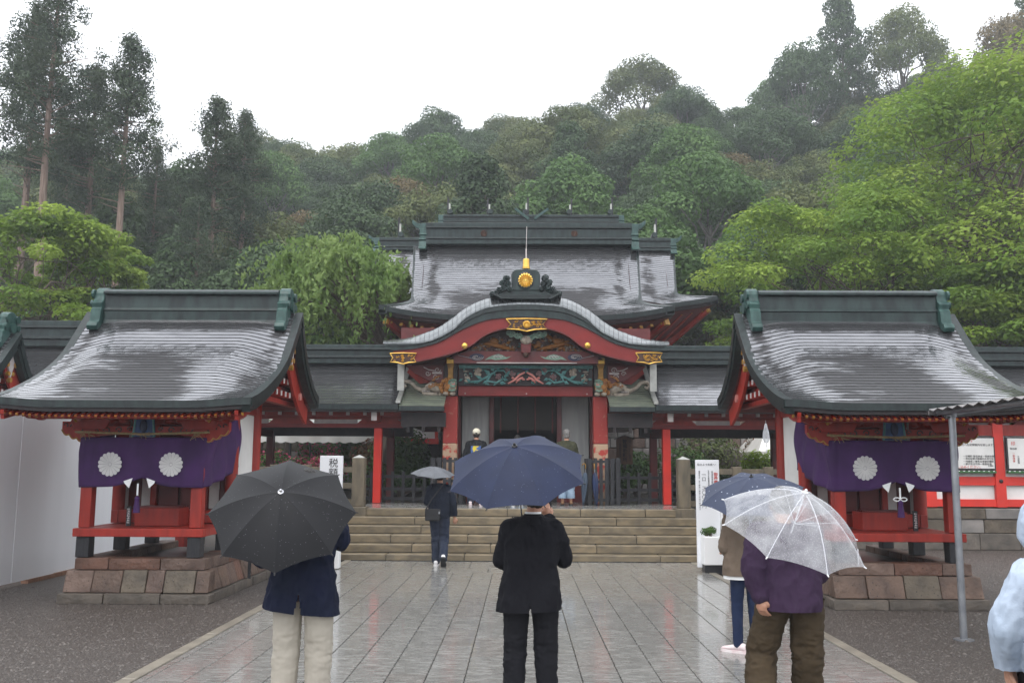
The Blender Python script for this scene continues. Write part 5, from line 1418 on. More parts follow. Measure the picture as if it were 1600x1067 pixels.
# raised gate roof over the left corridor
gt = thing('gate_roof', 'raised dark ridge and roof over the corridor, left of the left shrine roof', 'roof', (-9.6, 21.5, 3))
Pg = resample([(21.6, 4.55), (20.9, 4.10), (20.2, 3.78), (19.7, 3.62)], 30)
o = fix_up(shingle_roof(lambda u, s: (-9.6 + u * 2.6, *prof(Pg, s)), 10, 14, .018, random.Random(8)).build('roof', SHINGLE, gt)); o['kind'] = 'stuff'
for z0, z1, w, mt in ((4.46, 4.62, .30, RIDGE), (4.622, 4.68, .38, FASCIA), (4.682, 4.88, .28, RIDGE), (4.882, 4.93, .36, FASCIA), (4.932, 5.06, .32, RIDGE)):
    m = MB(); m.box(-12.2, -7.0, 21.6 - w, 21.6 + w, z0, z1); m.build('ridge_course', mt, gt, bevel=.01)
m = MB(); m.box(-12.2, -7.0, 19.69, 19.85, 3.5, 3.61); m.build('eave_edge', FASCIA, gt)
m = MB(); m.prism([(19.86, 3.5), (21.6, 4.44), (23.3, 3.5)], 'x', -12.1, -7.1); m.build('gable_block', DRED, gt)
for xx in (-12.0, -9.6, -7.2):
    for yy in (20.0, 23.2):
        m = MB(); m.box(xx - .1, xx + .1, yy - .1, yy + .1, .0 if yy < 20.5 else .9, 3.5); m.build('post', RED, gt)

# notice boards on the right wing
def notice(label, x0, x1, lines):
    T = thing('notice_board', label, 'notice board', ((x0 + x1) / 2, 20.86, 1.64), 'notice boards on the red wing')
    m = MB(); m.box(x0, x1, 20.80, 20.86, 1.72, 2.45); m.build('frame', BLACKW, T, bevel=.006)
    m = MB(); m.box(x0 + .035, x1 - .035, 20.788, 20.798, 1.755, 2.42); m.build('sheet', PLASTER, T)
    m = MB(); m.box(x0, x1, 20.785, 20.86, 1.655, 1.705); m.build('green_trim', mat('green painted trim', (.03, .10, .03), rough=.5), T)
    m = MB()
    for k in range(12):
        xx = lerp(x0 + .05, x1 - .05, k / 11); m.box(xx - .03, xx + .01, 20.781, 20.784, 1.69, 1.704)
    m.build('trim_marks', PAPER, T)
    for txt, sz, mt, x, z, al in lines:
        text_obj(txt, sz, mt, T, (x, 20.785, z), FRONT, align=al)
    return T
notice('white notice with red title and rows of black writing, next to the grey pipe post', 9.2, 10.50, (
    ('参 拝 案 内', .085, INKR, 9.80, 2.36, 'CENTER'), ('当社へ御参拝の皆様方へ左記御案内を致します', .058, INK, 9.85, 2.27, 'CENTER'), ('一御祈願より', .055, INK, 9.36, 2.13, 'LEFT'), ('一般', .055, INK, 9.60, 1.99, 'CENTER'),
    ('一初穂料 御志納金一般御祈願', .052, INK, 9.78, 2.02, 'LEFT'), ('一神前結婚式御案内の受付処', .052, INK, 9.78, 1.965, 'LEFT'), ('一地鎮祭上棟祭出張御祈願祭', .052, INK, 9.78, 1.905, 'LEFT'), ('一家内安全厄除一般御祈祷', .052, INK, 9.78, 1.85, 'LEFT'),
    ('社務所', .04, INK, 10.38, 1.81, 'CENTER'), ('お申し込みください。', .07, INKR, 9.85, 1.785, 'CENTER')))
notice('white notice with a small red seal and faint writing, at the right picture edge', 10.75, 12.05, (
    ('印', .10, INKR, 10.90, 2.30, 'CENTER'), ('御由緒', .05, INKG, 10.90, 2.19, 'CENTER'), ('一\n祭\n神\n事', .055, INKR, 10.90, 2.0, 'CENTER'), ('天\n孫\n降\n臨', .045, INKG, 11.0, 1.95, 'CENTER'),
    ('\n'.join('御祭神天孫降臨神社'), .055, INKG, 11.25, 2.07, 'CENTER'), ('\n'.join('御創建欽明天皇御代'), .055, INKG, 11.45, 2.07, 'CENTER'), ('\n'.join('例祭日九月十九日也'), .055, INKG, 11.65, 2.07, 'CENTER'), ('\n'.join('国指定重要文化財殿'), .055, INKG, 11.85, 2.07, 'CENTER')))

# white donation sign right of the steps
T = thing('donation_sign', 'tall white sign with red and grey vertical writing, right of the steps behind the umbrellas', 'sign', (3.14, 15.85, 0))
m = MB(); m.box(2.945, 3.335, 15.80, 15.87, .10, 1.87); m.build('board', SIGNW, T, bevel=.006)
m = MB(); m.box(3.0, 3.40, 15.55, 15.795, .16, .62); m.build('wrapped_box', PAPER, T, bevel=.015)
m = MB(); m.box(3.02, 3.36, 15.58, 15.84, .03, .155); m.build('dark_foot', BLACKW, T)
m = MB(); m.beam((3.36, 15.60, .03), (3.345, 15.86, 1.4), .02, .10); m.build('side_drape', PAPER, T)
m = MB(); m.box(3.41, 3.47, 15.62, 15.85, .03, 1.0); m.build('brown_backboard', WOODB, T)
text_obj('伝えよう未来へ！', .043, INKG, T, (3.14, 15.797, 1.79), FRONT)
text_obj('\n'.join('御奉賛のお願い'), .068, INKR, T, (3.275, 15.797, 1.43), FRONT, bold=.001, lead=.95)
text_obj('\n'.join('一口　二〇〇〇円'), .078, INKG, T, (3.075, 15.797, 1.36), FRONT, lead=.95)
text_obj('\n'.join('国宝霧島神宮御社殿修復事業への御協力'), .028, INKG, T, (3.215, 15.797, 1.42), FRONT, lead=1.05)
text_obj('\n'.join('令和の大修理御奉賛金受付中でございます'), .028, INKG, T, (3.155, 15.797, 1.42), FRONT, lead=1.05)
text_obj('\n'.join('御芳名は　永く神前に奉安しお祀り致します'), .03, INKG, T, (3.0, 15.797, 1.36), FRONT, lead=1.1)
shrub('potted_plant', 'small leafy plant at the foot of the tall white sign', 'plant', (3.10, 15.66, .615), (.20, .14, .17), LEAFG['shrub'], 300, .05, 77)
# white sign left of the steps
T = thing('offering_sign', 'white sign with one black character showing over the black umbrella, left of the steps', 'sign', (-3.25, 16.0, 0))
m = MB(); m.box(-3.44, -3.05, 15.98, 16.05, .10, 1.91); m.build('board', SIGNW, T, bevel=.006)
m = MB(); m.box(-3.46, -3.03, 15.80, 15.975, .04, .5); m.build('wrapped_box', PAPER, T, bevel=.015)
m = MB(); m.box(-3.42, -3.07, 15.96, 16.07, .03, .098); m.build('foot', BLACKW, T)
text_obj('\n'.join('税額控除対象寄附'), .165, INK, T, (-3.205, 15.975, 1.20), FRONT, lead=1.0)

# pipe canopy at the right edge
T = thing('pipe_canopy', 'grey corrugated canopy on a galvanised pipe post at the right picture edge', 'canopy', (4.56, 9.9, 0))
m = MB(); m.tube([(4.557, 9.9, .0), (4.566, 9.9, 2.29)], .036, 14); m.build('post', GALV, T, smooth=True, sharp=50)
m = MB(); m.tube([(4.557, 9.9, .0), (4.557, 9.9, .012)], .10, 14); m.build('base_plate', GALV, T)
m = MB(); m.tube([(4.566, 9.9, 2.285), (4.57, 9.9, 2.34)], .05, 12); m.build('elbow', GALV, T, smooth=True, sharp=50)
m = MB(); m.tube([(4.50, 9.9, 2.30), (8.4, 9.9, 2.86)], .036, 12); m.build('front_rail', GALV, T, smooth=True, sharp=50)
m = MB(); m.tube([(4.50, 7.0, 2.30), (8.4, 7.0, 2.86)], .034, 12); m.build('near_rail', GALV, T, smooth=True, sharp=50)
m = MB(); m.tube([(4.45, 6.7, 2.335), (4.45, 9.95, 2.335)], .028, 12); m.build('edge_rail', GALV, T, smooth=True)
m = MB(); xs2 = [4.36 + 4.1 * i / 8 for i in range(9)]; n = 60
def cz(x, i): return 2.365 + .144 * (x - 4.40) + .014 * math.cos(i * math.pi / 2)
for zo in (0, -.006):
    b = len(m.v)
    m.v += [(x, 6.7 + 3.28 * i / n, cz(x, i) + zo) for x in xs2 for i in range(n + 1)]
    m.f += [(b + a * (n + 1) + i, b + (a + 1) * (n + 1) + i, b + (a + 1) * (n + 1) + i + 1, b + a * (n + 1) + i + 1) for a in range(8) for i in range(n)]
    m.mi += [0] * (8 * n)
m.build('roof_sheet', CANOPY, T, smooth=True)
m = MB(); m.prism([(4.36, 2.31), (8.46, 2.90), (8.46, 2.945), (4.36, 2.355)], 'y', 9.985, 10.0); m.build('end_fascia', CANOPY, T)
m = MB(); m.tube([(8.3, 9.9, .0), (8.3, 9.9, 2.84)], .036, 12); m.build('far_post', GALV, T, smooth=True, sharp=50)

# tents in the rear garden
T = thing('white_tent', 'long white tent roof with a scalloped valance behind the left corridor', 'tent', (-7, 29, .9))
m = MB(); m.add([(-12.5, 28, 2.72), (-4.25, 28, 2.72), (-4.6, 28.8, 3.2), (-12.2, 28.8, 3.2), (-4.25, 29.6, 2.72), (-12.5, 29.6, 2.72)], [(0, 1, 2, 3), (3, 2, 4, 5), (1, 4, 2), (0, 3, 5)]); m.build('roof_cloth', TENTM, T)
m = MB(); n = 96
def val(a, b):
    for i in range(n):
        for_ = []
        t0, t1 = i / n, (i + 1) / n
        p0 = [lerp(a[q], b[q], t0) for q in (0, 1)]; p1 = [lerp(a[q], b[q], t1) for q in (0, 1)]
        L = math.dist(a, b); f = lambda t: 2.46 - .05 * abs(math.sin(t * L * math.pi / .32)); w = lambda t: .025 * math.sin(t * L * 9)
        m.quad((p0[0], p0[1] + w(t0) - .01, f(t0)), (p1[0], p1[1] + w(t1) - .01, f(t1)), (p1[0], p1[1], 2.72), (p0[0], p0[1], 2.72))
val((-12.5, 28), (-4.25, 28)); val((-4.25, 28), (-4.25, 29.6)); m.build('valance', TENTM, T, smooth=True)
for xx in (-12.3, -9.6, -6.95, -6.35, -4.4):
    m = MB(); m.tube([(xx, 28.05, .9), (xx, 28.05, 2.72)], .022, 8); m.build('leg', BLACKW, T)
for xx in (-12.3, -4.4):
    m = MB(); m.tube([(xx, 29.5, .9), (xx, 29.5, 2.72)], .022, 8); m.build('leg', BLACKW, T)
T = thing('event_tent', 'peaked white tent behind the right corridor beside a stone lantern', 'tent', (8.3, 28, .9))
m = MB(); m.add([(6.85, 27, 2.22), (10.2, 27, 2.22), (10.2, 30, 2.22), (6.85, 30, 2.22), (7.6, 28.5, 3.35), (9.5, 28.5, 3.35)], [(0, 1, 5, 4), (2, 3, 4, 5), (3, 0, 4), (1, 2, 5)]); m.build('roof_cloth', TENTM, T)
m = MB()
for a, b in (((6.85, 27), (10.2, 27)), ((6.85, 27), (6.85, 30))):
    m.quad((a[0], a[1] - .005, 2.02), (b[0], b[1] - .005, 2.02), (b[0], b[1] - .005, 2.22), (a[0], a[1] - .005, 2.22))
m.build('valance', TENTM, T)
for xx, yy in ((6.95, 27.1), (10.1, 27.1), (6.95, 29.9), (10.1, 29.9)):
    m = MB(); m.tube([(xx, yy, .9), (xx, yy, 2.25)], .025, 8); m.build('leg', GALV, T)
m = MB(); m.beam((6.95, 27.1, 1.9), (7.4, 27.1, 2.2), .02, .02); m.build('brace', GALV, T)
# stone lantern
T = thing('stone_lantern', 'small grey stone lantern beside the peaked white tent', 'lantern', (7.42, 26.4, .9))
def lathe(P, c, n=12):
    mb = MB(); mb.loft([[(c[0] + q * math.cos(a), c[1] + q * math.sin(a), c[2] + z) for a in [2 * math.pi * k / n + math.pi / n for k in range(n)]] for z, q in P]); return mb
cL = (7.42, 26.4, .9)
lathe([(0, .2), (.12, .2), (.14, .11), (.75, .10), (.77, .19), (.86, .20)], cL, 6).build('pedestal', WALLST, T)
lathe([(.862, .13), (1.08, .13)], cL, 4).build('lamp_house', WALLST, T)
lathe([(1.082, .26), (1.12, .27), (1.20, .12), (1.24, .05), (1.30, .06), (1.36, .02)], cL, 6).build('lamp_roof', WALLST, T)
m = MB(); m.box(7.37, 7.47, 26.29, 26.303, 1.80, 1.92); m.build('lamp_opening', INK, T)
# small brown wooden name sign
T = thing('wooden_sign', 'brown wooden sign with a peaked top and black writing, right of the entrance', 'sign', (2.66, 24.0, .9))
m = MB(); m.prism([(2.46, 1.74), (2.86, 1.74), (2.87, 2.38), (2.66, 2.46), (2.45, 2.38)], 'y', 23.98, 24.02); m.build('board', WOODB, T)
m = MB(); m.beam((2.40, 24.0, 2.37), (2.66, 24.0, 2.475), .10, .025); m.beam((2.92, 24.0, 2.37), (2.66, 24.0, 2.475), .10, .025); m.build('sign_roof', BARK, T)
m = MB(); m.box(2.62, 2.70, 24.021, 24.07, .9, 2.40); m.build('post', BARK, T)
text_obj('\n'.join('智福祈願所'), .115, INK, T, (2.665, 23.977, 2.08), FRONT, bold=.002)
text_obj('\n'.join('はこちらより御参り'), .06, INK, T, (2.79, 23.977, 2.08), FRONT)
text_obj('\n'.join('神社御祈祷受付'), .05, INK, T, (2.55, 23.977, 2.08), FRONT)

T.location = (2.80, 25.3, .93); T.scale = (1.06, 1.06, 1.06)
# masonry at the back of the garden and its planting
T = thing('masonry_wall', 'tall grey masonry retaining wall behind the corridor, right of the hall', 'stone wall', (4.0, 30.2, .9))
z = .9; k = 0
while z < 3.5:
    h = rng.uniform(.30, .40); stone_course(T, 2.2 + (k % 2) * .2 - .2, 12.5 if z < 1.8 else 8.5, 30.0 + .08 * (z - .9), 30.5, z, z + h, .34, .62, [WALLST, STONES[3], WALLST], bat=.08, ch=.03); z += h; k += 1
m = MB(); m.box(4.7, 12.6, 30.5, 34, .9, 3.4); m.build('fill', EARTH, T)
T = thing('garden_wall', 'low tan stone garden wall behind the pink azaleas', 'stone wall', (-8, 32, .9))
z = .9
while z < 2.4:
    h = rng.uniform(.28, .36); stone_course(T, -14, -2.0, 32.4, 32.9, z, z + h, .5, 1.0, [STONES[2], WALLST, STONES[3]], ch=.03); z += h
m = MB(); m.box(-14, -2, 32.9, 38, .9, 2.35); m.build('fill', EARTH, T)
T = thing('rear_pavilion', 'white walled pavilion with red beams behind the corridor, left of the entrance', 'building', (-3.6, 30, .9))
m = MB(); m.box(-4.6, -2.7, 30.0, 31.5, 2.62, 4.2); m.build('wall', PLASTER, T)
m = MB(); m.box(-4.65, -2.65, 29.94, 29.998, 2.45, 2.62); m.build('beam', REDB, T)
for xx in (-4.6, -3.67, -2.72):
    m = MB(); m.box(xx - .05, xx + .05, 29.93, 29.995, 2.622, 4.2); m.build('post', REDB, T)
m = MB(); m.box(-4.6, -2.7, 30.1, 31.4, .9, 2.61); m.build('dark_base', INTER, T)
m = MB(); m.prism([(29.4, 4.2), (30.8, 5.2), (32.2, 4.2)], 'x', -4.9, -2.5); m.build('roof', SHINGLE, T)
text_obj('八', .16, INKG, T, (-3.25, 29.99, 3.02), FRONT)
def rock(label, c, s, seed, mt=DARKST):
    r = random.Random(seed); m = MB(); m.ball((0, 0, 0), 1, 12, 8)
    m.v = [(c[0] + x * s[0] * (1 + .35 * mnoise.noise(Vector((x * 1.6 + seed, y * 1.6, z * 1.6)))), c[1] + y * s[1] * (1 + .3 * mnoise.noise(Vector((x * 2 + seed, y * 2, z)))), max(c[2] - .05, c[2] + s[2] * .7 + z * s[2] * (1 + .4 * mnoise.noise(Vector((x * 1.8, y * 1.8 + seed, z * 1.8)))))) for x, y, z in m.v]
    tag(m.build('garden_rock', mt), label, 'rock', 'rocks in the rear garden')
rock('tall dark rock in the rear garden right of the wooden sign', (6.3, 28.6, .9), (.55, .5, .95), 1)
rock('broad grey rock in the rear garden behind the corridor', (5.2, 29.4, .9), (.8, .5, .55), 2, WALLST)
rock('dark rock in the rear garden next to the peaked white tent', (6.6, 27.6, .9), (.45, .4, .5), 3)
G_ = 'shrubs in the rear garden'
SH = LEAFG
shrub('azalea_shrub', 'pink flowering azalea right under the scalloped tent valance', 'shrub', (-6.5, 30.6, .9), (1.7, 1.1, 1.85), SH['shrub'], 1500, .11, 101, G_, (SH['pink azalea'], 900, .09))
shrub('azalea_shrub', 'wide pink azalea in front of the taller pink one, left garden', 'shrub', (-6.1, 27.0, .9), (1.9, 1.0, 1.20), SH['shrub'], 1200, .10, 102, G_, (SH['pink azalea'], 1300, .085))
shrub('azalea_shrub', 'sparsely flowering pink azalea left of the others in the garden', 'shrub', (-7.7, 28.0, .9), (1.5, 1.0, 1.4), SH['shrub'], 1500, .11, 103, G_, (SH['pink azalea'], 380, .085))
shrub('garden_shrub', 'dark green shrub low behind the black umbrella, left garden', 'shrub', (-8.2, 26.0, .9), (1.8, 1.2, 1.25), SH['dark evergreen'], 1800, .11, 104, G_)
shrub('garden_shrub', 'upright green shrub above the white sign, left garden', 'shrub', (-5.2, 29.5, .9), (.9, .8, 1.9), SH['mid green'], 1300, .14, 105, G_)
shrub('garden_shrub', 'bright green shrub beside the red corridor pillar, left of the hall', 'shrub', (-3.5, 27.2, .9), (1.9, 1.4, 2.0), SH['mid green'], 3000, .12, 106, G_)
shrub('garden_shrub', 'reddish tipped shrub behind the left corridor pillar', 'shrub', (-4.5, 27.8, .9), (1.1, .9, 1.65), SH['red shrub'], 1100, .11, 107, G_)
shrub('clipped_hedge', 'low dark clipped hedge behind the timber fence, left of the hall', 'hedge', (-3.2, 24.9, .9), (2.8, .9, .95), SH['mid green'], 3000, .09, 108, G_)
for k, (x, y, w, h, mtk, lb) in enumerate(((3.4, 27.6, 1.2, 1.3, 'mid green', 'green shrub right of the wooden sign'), (4.7, 27.4, 1.6, 1.5, 'mid green', 'green shrub behind the right corridor pillar'), (5.6, 28.0, 1.7, 2.1, 'olive evergreen', 'taller olive shrub before the rocks, right garden'), (7.3, 28.8, 1.3, 2.3, 'red shrub', 'red leaved shrub behind the peaked tent'), (6.6, 25.4, 1.3, 1.35, 'lime shrub', 'yellow green shrub left of the stone lantern'), (2.6, 25.4, .9, .85, 'shrub', 'low green plants at the foot of the wooden sign'), (8.0, 25.2, 1.4, 1.1, 'shrub', 'dark green shrub right of the stone lantern'), (5.0, 25.2, 1.2, .8, 'dark evergreen', 'low dark shrub behind the right stone fence'))):
    shrub('garden_shrub', lb, 'shrub', (x, y, .9), (w, w * .8, h), SH[mtk], 1500, .11, 120 + k, G_)
for k in range(9):
    shrub('garden_shrub', 'dark green shrub above the low garden wall, ' + ('leftmost', 'second from the left', 'third from the left', 'fourth from the left', 'middle one', 'fourth from the right', 'third from the right', 'second from the right', 'rightmost')[k], 'shrub', (-13 + 1.25 * k, 33.4, 2.3), (1.5, 1.1, rng.uniform(.7, 1.2)), SH['dark evergreen' if k % 3 else 'shrub'], 900, .15, 140 + k, 'shrubs along the top of the garden wall')
# ================================================================== TREES
def tree_thing(name, label, loc, group, s=1, rz=0):
    T = thing(name, label, 'tree', loc, group, rz); T.scale = (s, s, s); return T
# ---- hillside forest: seven kinds of crowns, copied singly
def forest_proto(seed, matl, bark, h, rad, n, leaf, dome):
    r = np.random.default_rng(seed); rr = random.Random(seed)
    T = thing('forest_tree', '', 'tree', (0, 0, -50))
    m = MB(); top = h * .62
    pts = [(0, 0, -.6), (rr.uniform(-.2, .2), rr.uniform(-.2, .2), top * .5), (rr.uniform(-.4, .4), rr.uniform(-.4, .4), top)]
    m.tube(pts, [.26, .19, .10], 7)
    blobs = []
    nb = 34
    for k in range(nb):
        a = k * 2.4 + rr.uniform(-.4, .4); t = (k + .5) / nb
        if dome: q = rad * math.sqrt(t) * rr.uniform(.75, 1.0); z = h * .93 - (q / rad) ** 2 * h * .40 - rr.uniform(0, .10) * h
        else: q = rad * (1 - t) ** .7 * rr.uniform(.6, 1.05); z = h * (.42 + .52 * t)
        s = rr.uniform(.24, .36) * rad
        blobs.append(((q * math.cos(a), q * math.sin(a), z), (s, s, s * rr.uniform(.55, .75))))
    for k in range(0, nb, 3):
        limb(m, (0, 0, top * rr.uniform(.45, .95)), blobs[k][0], .09, .03, rr, .10, 4, 5)
    P, N, S = clump_leaves(r, blobs, n, leaf)
    # a few leaves inside so that gaps read dark
    leaf_object('crown', P, N, S, matl, T, .62, seed)
    m.build('trunk', bark, T, local=True)
    return T
FL = 'tree'
protos = [(forest_proto(1, LEAFG['dark evergreen'], GBARK, 10.5, 4.4, 16000, .23, True), 'dark rounded ' + FL, 'dark rounded forest trees'),
          (forest_proto(2, LEAFG['olive evergreen'], GBARK, 9.5, 4.2, 16000, .22, True), 'olive topped ' + FL, 'olive topped forest trees'),
          (forest_proto(3, LEAFG['mid green'], GBARK, 11.5, 3.9, 15000, .23, True), 'mid green ' + FL, 'mid green forest trees'),
          (forest_proto(4, LEAFG['dark evergreen'], BARK, 13.5, 3.0, 14000, .22, False), 'dark tall narrow ' + FL, 'tall dark forest trees'),
          (forest_proto(5, LEAFG['olive evergreen'], GBARK, 12.5, 4.8, 18000, .23, True), 'broad olive green ' + FL, 'broad olive forest trees'),
          (forest_proto(6, LEAFG['rust flushed'], GBARK, 9.5, 3.8, 14000, .21, True), 'rust tinged ' + FL, 'rust tinged forest trees')]
r50 = random.Random(99)
spots = []
def try_spot(x, y, dmin):
    if any((x - a) ** 2 + (y - b) ** 2 < dmin * dmin for a, b in spots): return False
    spots.append((x, y)); return True
plan = []
for y0, y1, dm, tries in ((41, 52, 4.3, 600), (52, 68, 4.7, 900), (68, 84, 4.9, 1100), (84, 104, 4.9, 1400)):
    for _ in range(tries):
        y = r50.uniform(y0, y1); x = r50.uniform(-.62 * y - 6, .62 * y + 6)
        if try_spot(x, y, dm): plan.append((x, y))
plan = plan[:285]
COLS = ((250, 'behind the left cedars'), (400, 'behind the lower cedar pair'), (520, 'over the weeping cherry'), (640, 'over the hall eave tip, left'), (700, 'over the left end of the main ridge'), (760, 'left of the gilt finial'), (822, 'just left above the gilt finial'), (884, 'just right above the gilt finial'), (950, 'right of the gilt finial'), (1010, 'over the right end of the main ridge'), (1120, 'over the rear hall eave'), (1240, 'left above the right maples'), (1360, 'above the right shrine ridge'), (1480, 'above the largest maple'), (9999, 'at the right picture edge'))
def place_words(x, y, z):
    px = 814 + 1450 * x / y; py = 729 - 1450 * (z - 1.74) / y
    c = next(w for lim, w in COLS if px < lim)
    f = (y - 41) / 60
    row = 'at the slope foot' if f < .12 else 'low on the slope' if f < .28 else 'below mid slope' if f < .44 else 'halfway up' if f < .6 else 'high on the slope' if f < .8 else 'near the skyline'
    return row + ' ' + c
used = set(); seen_lab = {}
for x, y in plan:
    w = [3.2, 2.2, 2.4, 1.2, 2.0, .55 if x > 12 else .12]
    if y > 78: w[3] = .15
    k = r50.choices(range(6), w)[0]
    P, lb, gr = protos[k]
    if k in used: o = copy_tree(P)
    else: o = P; used.add(k)
    lab = lb + ' ' + place_words(x, y, hill_z(x, y) + 6); seen_lab.setdefault(lab, []).append((x, o))
    o['label'] = lab; o['group'] = gr
    s = r50.uniform(.72, 1.12)
    o.location = (x, y, hill_z(x, y) - .3); o.scale = (s * r50.uniform(.9, 1.1), s * r50.uniform(.9, 1.1), s); o.rotation_euler = (0, 0, r50.uniform(0, 6.28))
for lab, L_ in seen_lab.items():
    if len(L_) > 1:
        L_.sort(key=lambda q: q[0])
        for i_, (x_, o_) in enumerate(L_):
            o_['label'] = lab + (', leftmost' if i_ == 0 else ', rightmost' if i_ == len(L_) - 1 else ', ' + ('second', 'third', 'fourth', 'fifth', 'sixth')[i_ - 1] + ' from left')
for k, (P, lb, gr) in enumerate(protos):
    if k not in used:
        for c in list(P.children): bpy.data.objects.remove(c)
        bpy.data.objects.remove(P)
# skyline trees that stand clear of the forest on the upper right
def special(k, x, y, z, s, label, sz=1):
    o = copy_tree(protos[k][0]); o['label'] = label; o['group'] = 'trees standing out on the skyline'
    hp_ = (10.5, 9.5, 11.5, 13.5, 12.5, 9.5)[k]; z0 = min(z, hill_z(x, y) + .2); sz = (z + hp_ * s - z0) / (hp_ * s)
    o.location = (x, y, z0); o.scale = (s, s, s * sz); o.rotation_euler = (0, 0, r50.uniform(0, 6))
special(3, 33.2, 92, 37.0, 1.10, 'tallest dark tree on the skyline, upper right')
special(0, 28.5, 90, 34.5, 1.0, 'rounded dark tree on the skyline left of the tallest one')
special(4, 40.0, 93, 37.5, 1.0, 'spreading open crowned tree on the skyline right of the tallest one')
special(5, 47.5, 86, 37.0, 1.0, 'rust tinged tree on the skyline at the upper right corner')
special(3, 52.5, 90, 41.5, .9, 'dark tree cut by the right picture edge on the skyline')
special(4, 14.4, 93, hill_z(14.4, 93) + 4.0, .42, 'small sparse tree poking above the forest skyline right of the middle')

# ---- cedars on the left
def cedar_proto(seed, h, bare, rad, n, lean=0, leaf=.17):
    r = np.random.default_rng(seed); rr = random.Random(seed)
    T = thing('cedar_tree', '', 'tree', (0, 0, -60))
    m = MB(); pts = [(lean * math.sin(3 * t) + .05 * math.sin(7 * t), .06 * math.sin(5 * t + 1), h * t - .5) for t in [i / 10 for i in range(11)]]
    m.tube(pts, [lerp(.30, .05, i / 10) for i in range(11)], 9)
    def axis(z):
        t = max(0, min(1, (z + .5) / h)) * 10; i = min(int(t), 9); f = t - i
        return lerp(pts[i][0], pts[i + 1][0], f), lerp(pts[i][1], pts[i + 1][1], f)
    blobs = []
    z = bare * h
    while z < h * .985:
        t = max(0.0, (z / h - bare) / (1 - bare)); R_ = rad * min(1, .5 + t * 1.7) * max(.08, 1 - t ** 2.6) * rr.uniform(.8, 1.12)
        for _ in range(4 if t > .25 else 2):
            a = rr.random() * 6.28; q = R_ * rr.uniform(.15, 1.0); ax, ay = axis(z)
            s = rr.uniform(.20, .46) * (.75 + .25 * (1 - t))
            c = (ax + q * math.cos(a), ay + q * math.sin(a), z - .10 * q + rr.uniform(-.15, .15))
            blobs.append((c, (s, s, s * rr.uniform(.7, 1.3))))
            if rr.random() < .5: limb(m, (ax, ay, z - .25 * q), c, .040, .010, rr, .05, 3, 4)
        z += h * .0085
    for _ in range(18):
        zz = h * rr.uniform(.3 * bare + .12, bare + .1); ax, ay = axis(zz); a = rr.random() * 6.28; L = rr.uniform(.5, 1.9)
        limb(m, (ax, ay, zz), (ax + L * math.cos(a), ay + L * math.sin(a), zz + rr.uniform(-.1, .35)), .035, .008, rr, .08, 3, 4)
    P, N, S = clump_leaves(r, blobs, n, leaf, up=.15)
    P += r.normal(0, .13, P.shape)
    leaf_object('crown', P, N, S, LEAFG['cedar'], T, .36, seed, droop=.7)
    m.build('trunk', CBARK, T, local=True)
    return T
def cedar(T, label, x, y, s, rz, sz=1):
    T['label'] = label; T['group'] = 'tall cedars on the left'; T.location = (x, y, .6); T.scale = (s, s, s * sz); T.rotation_euler = (0, 0, rz); return T
ca = cedar_proto(11, 25, .60, 2.6, 19000); cb = cedar_proto(12, 22, .66, 2.3, 15500); cc = cedar_proto(13, 20, .66, 2.4, 13500, .12)
def PX(px, y): return (px - 814) / 1450 * y - .0
cedar(ca, 'tallest cedar with a long bare stem, near the left picture edge', PX(40, 41), 41, 1.0, .4)
cedar(cb, 'cedar with a full pointed crown and straight bare stem, second tall one from the left', PX(166, 42), 42, .98, 1.2)
cedar(copy_tree(cb), 'cedar half cut by the left picture edge', PX(8, 44), 44, 1.08, 3.0)
cedar(copy_tree(cc), 'slim dark cedar between the two tallest', PX(112, 47), 47, 1.12, 2.0)
cedar(copy_tree(ca), 'dark cedar behind the second tall one, sloping down its right side', PX(222, 49), 49, .74, 5.0)
cedar(cc, 'left cedar of the lower pair over the left shrine, with a straight bare stem', PX(318, 45), 45, .985, 4.0)
cedar(copy_tree(cb), 'right cedar of the pair over the left shrine', PX(362, 47), 47, .90, 2.5)
cedar(copy_tree(cc), 'small cedar in front of the pair, left of the twin stems', PX(292, 43), 43, .70, 1.0)
cedar(copy_tree(cb), 'shaded cedar filling the gap right of the second tall one', PX(250, 55), 55, .76, .2)
cedar(copy_tree(ca), 'shaded cedar low behind the leftmost stems', PX(75, 54), 54, .86, 1.9)
cedar(copy_tree(cc), 'shaded cedar at the right end of the left cedar group', PX(395, 52), 52, .78, 3.3)

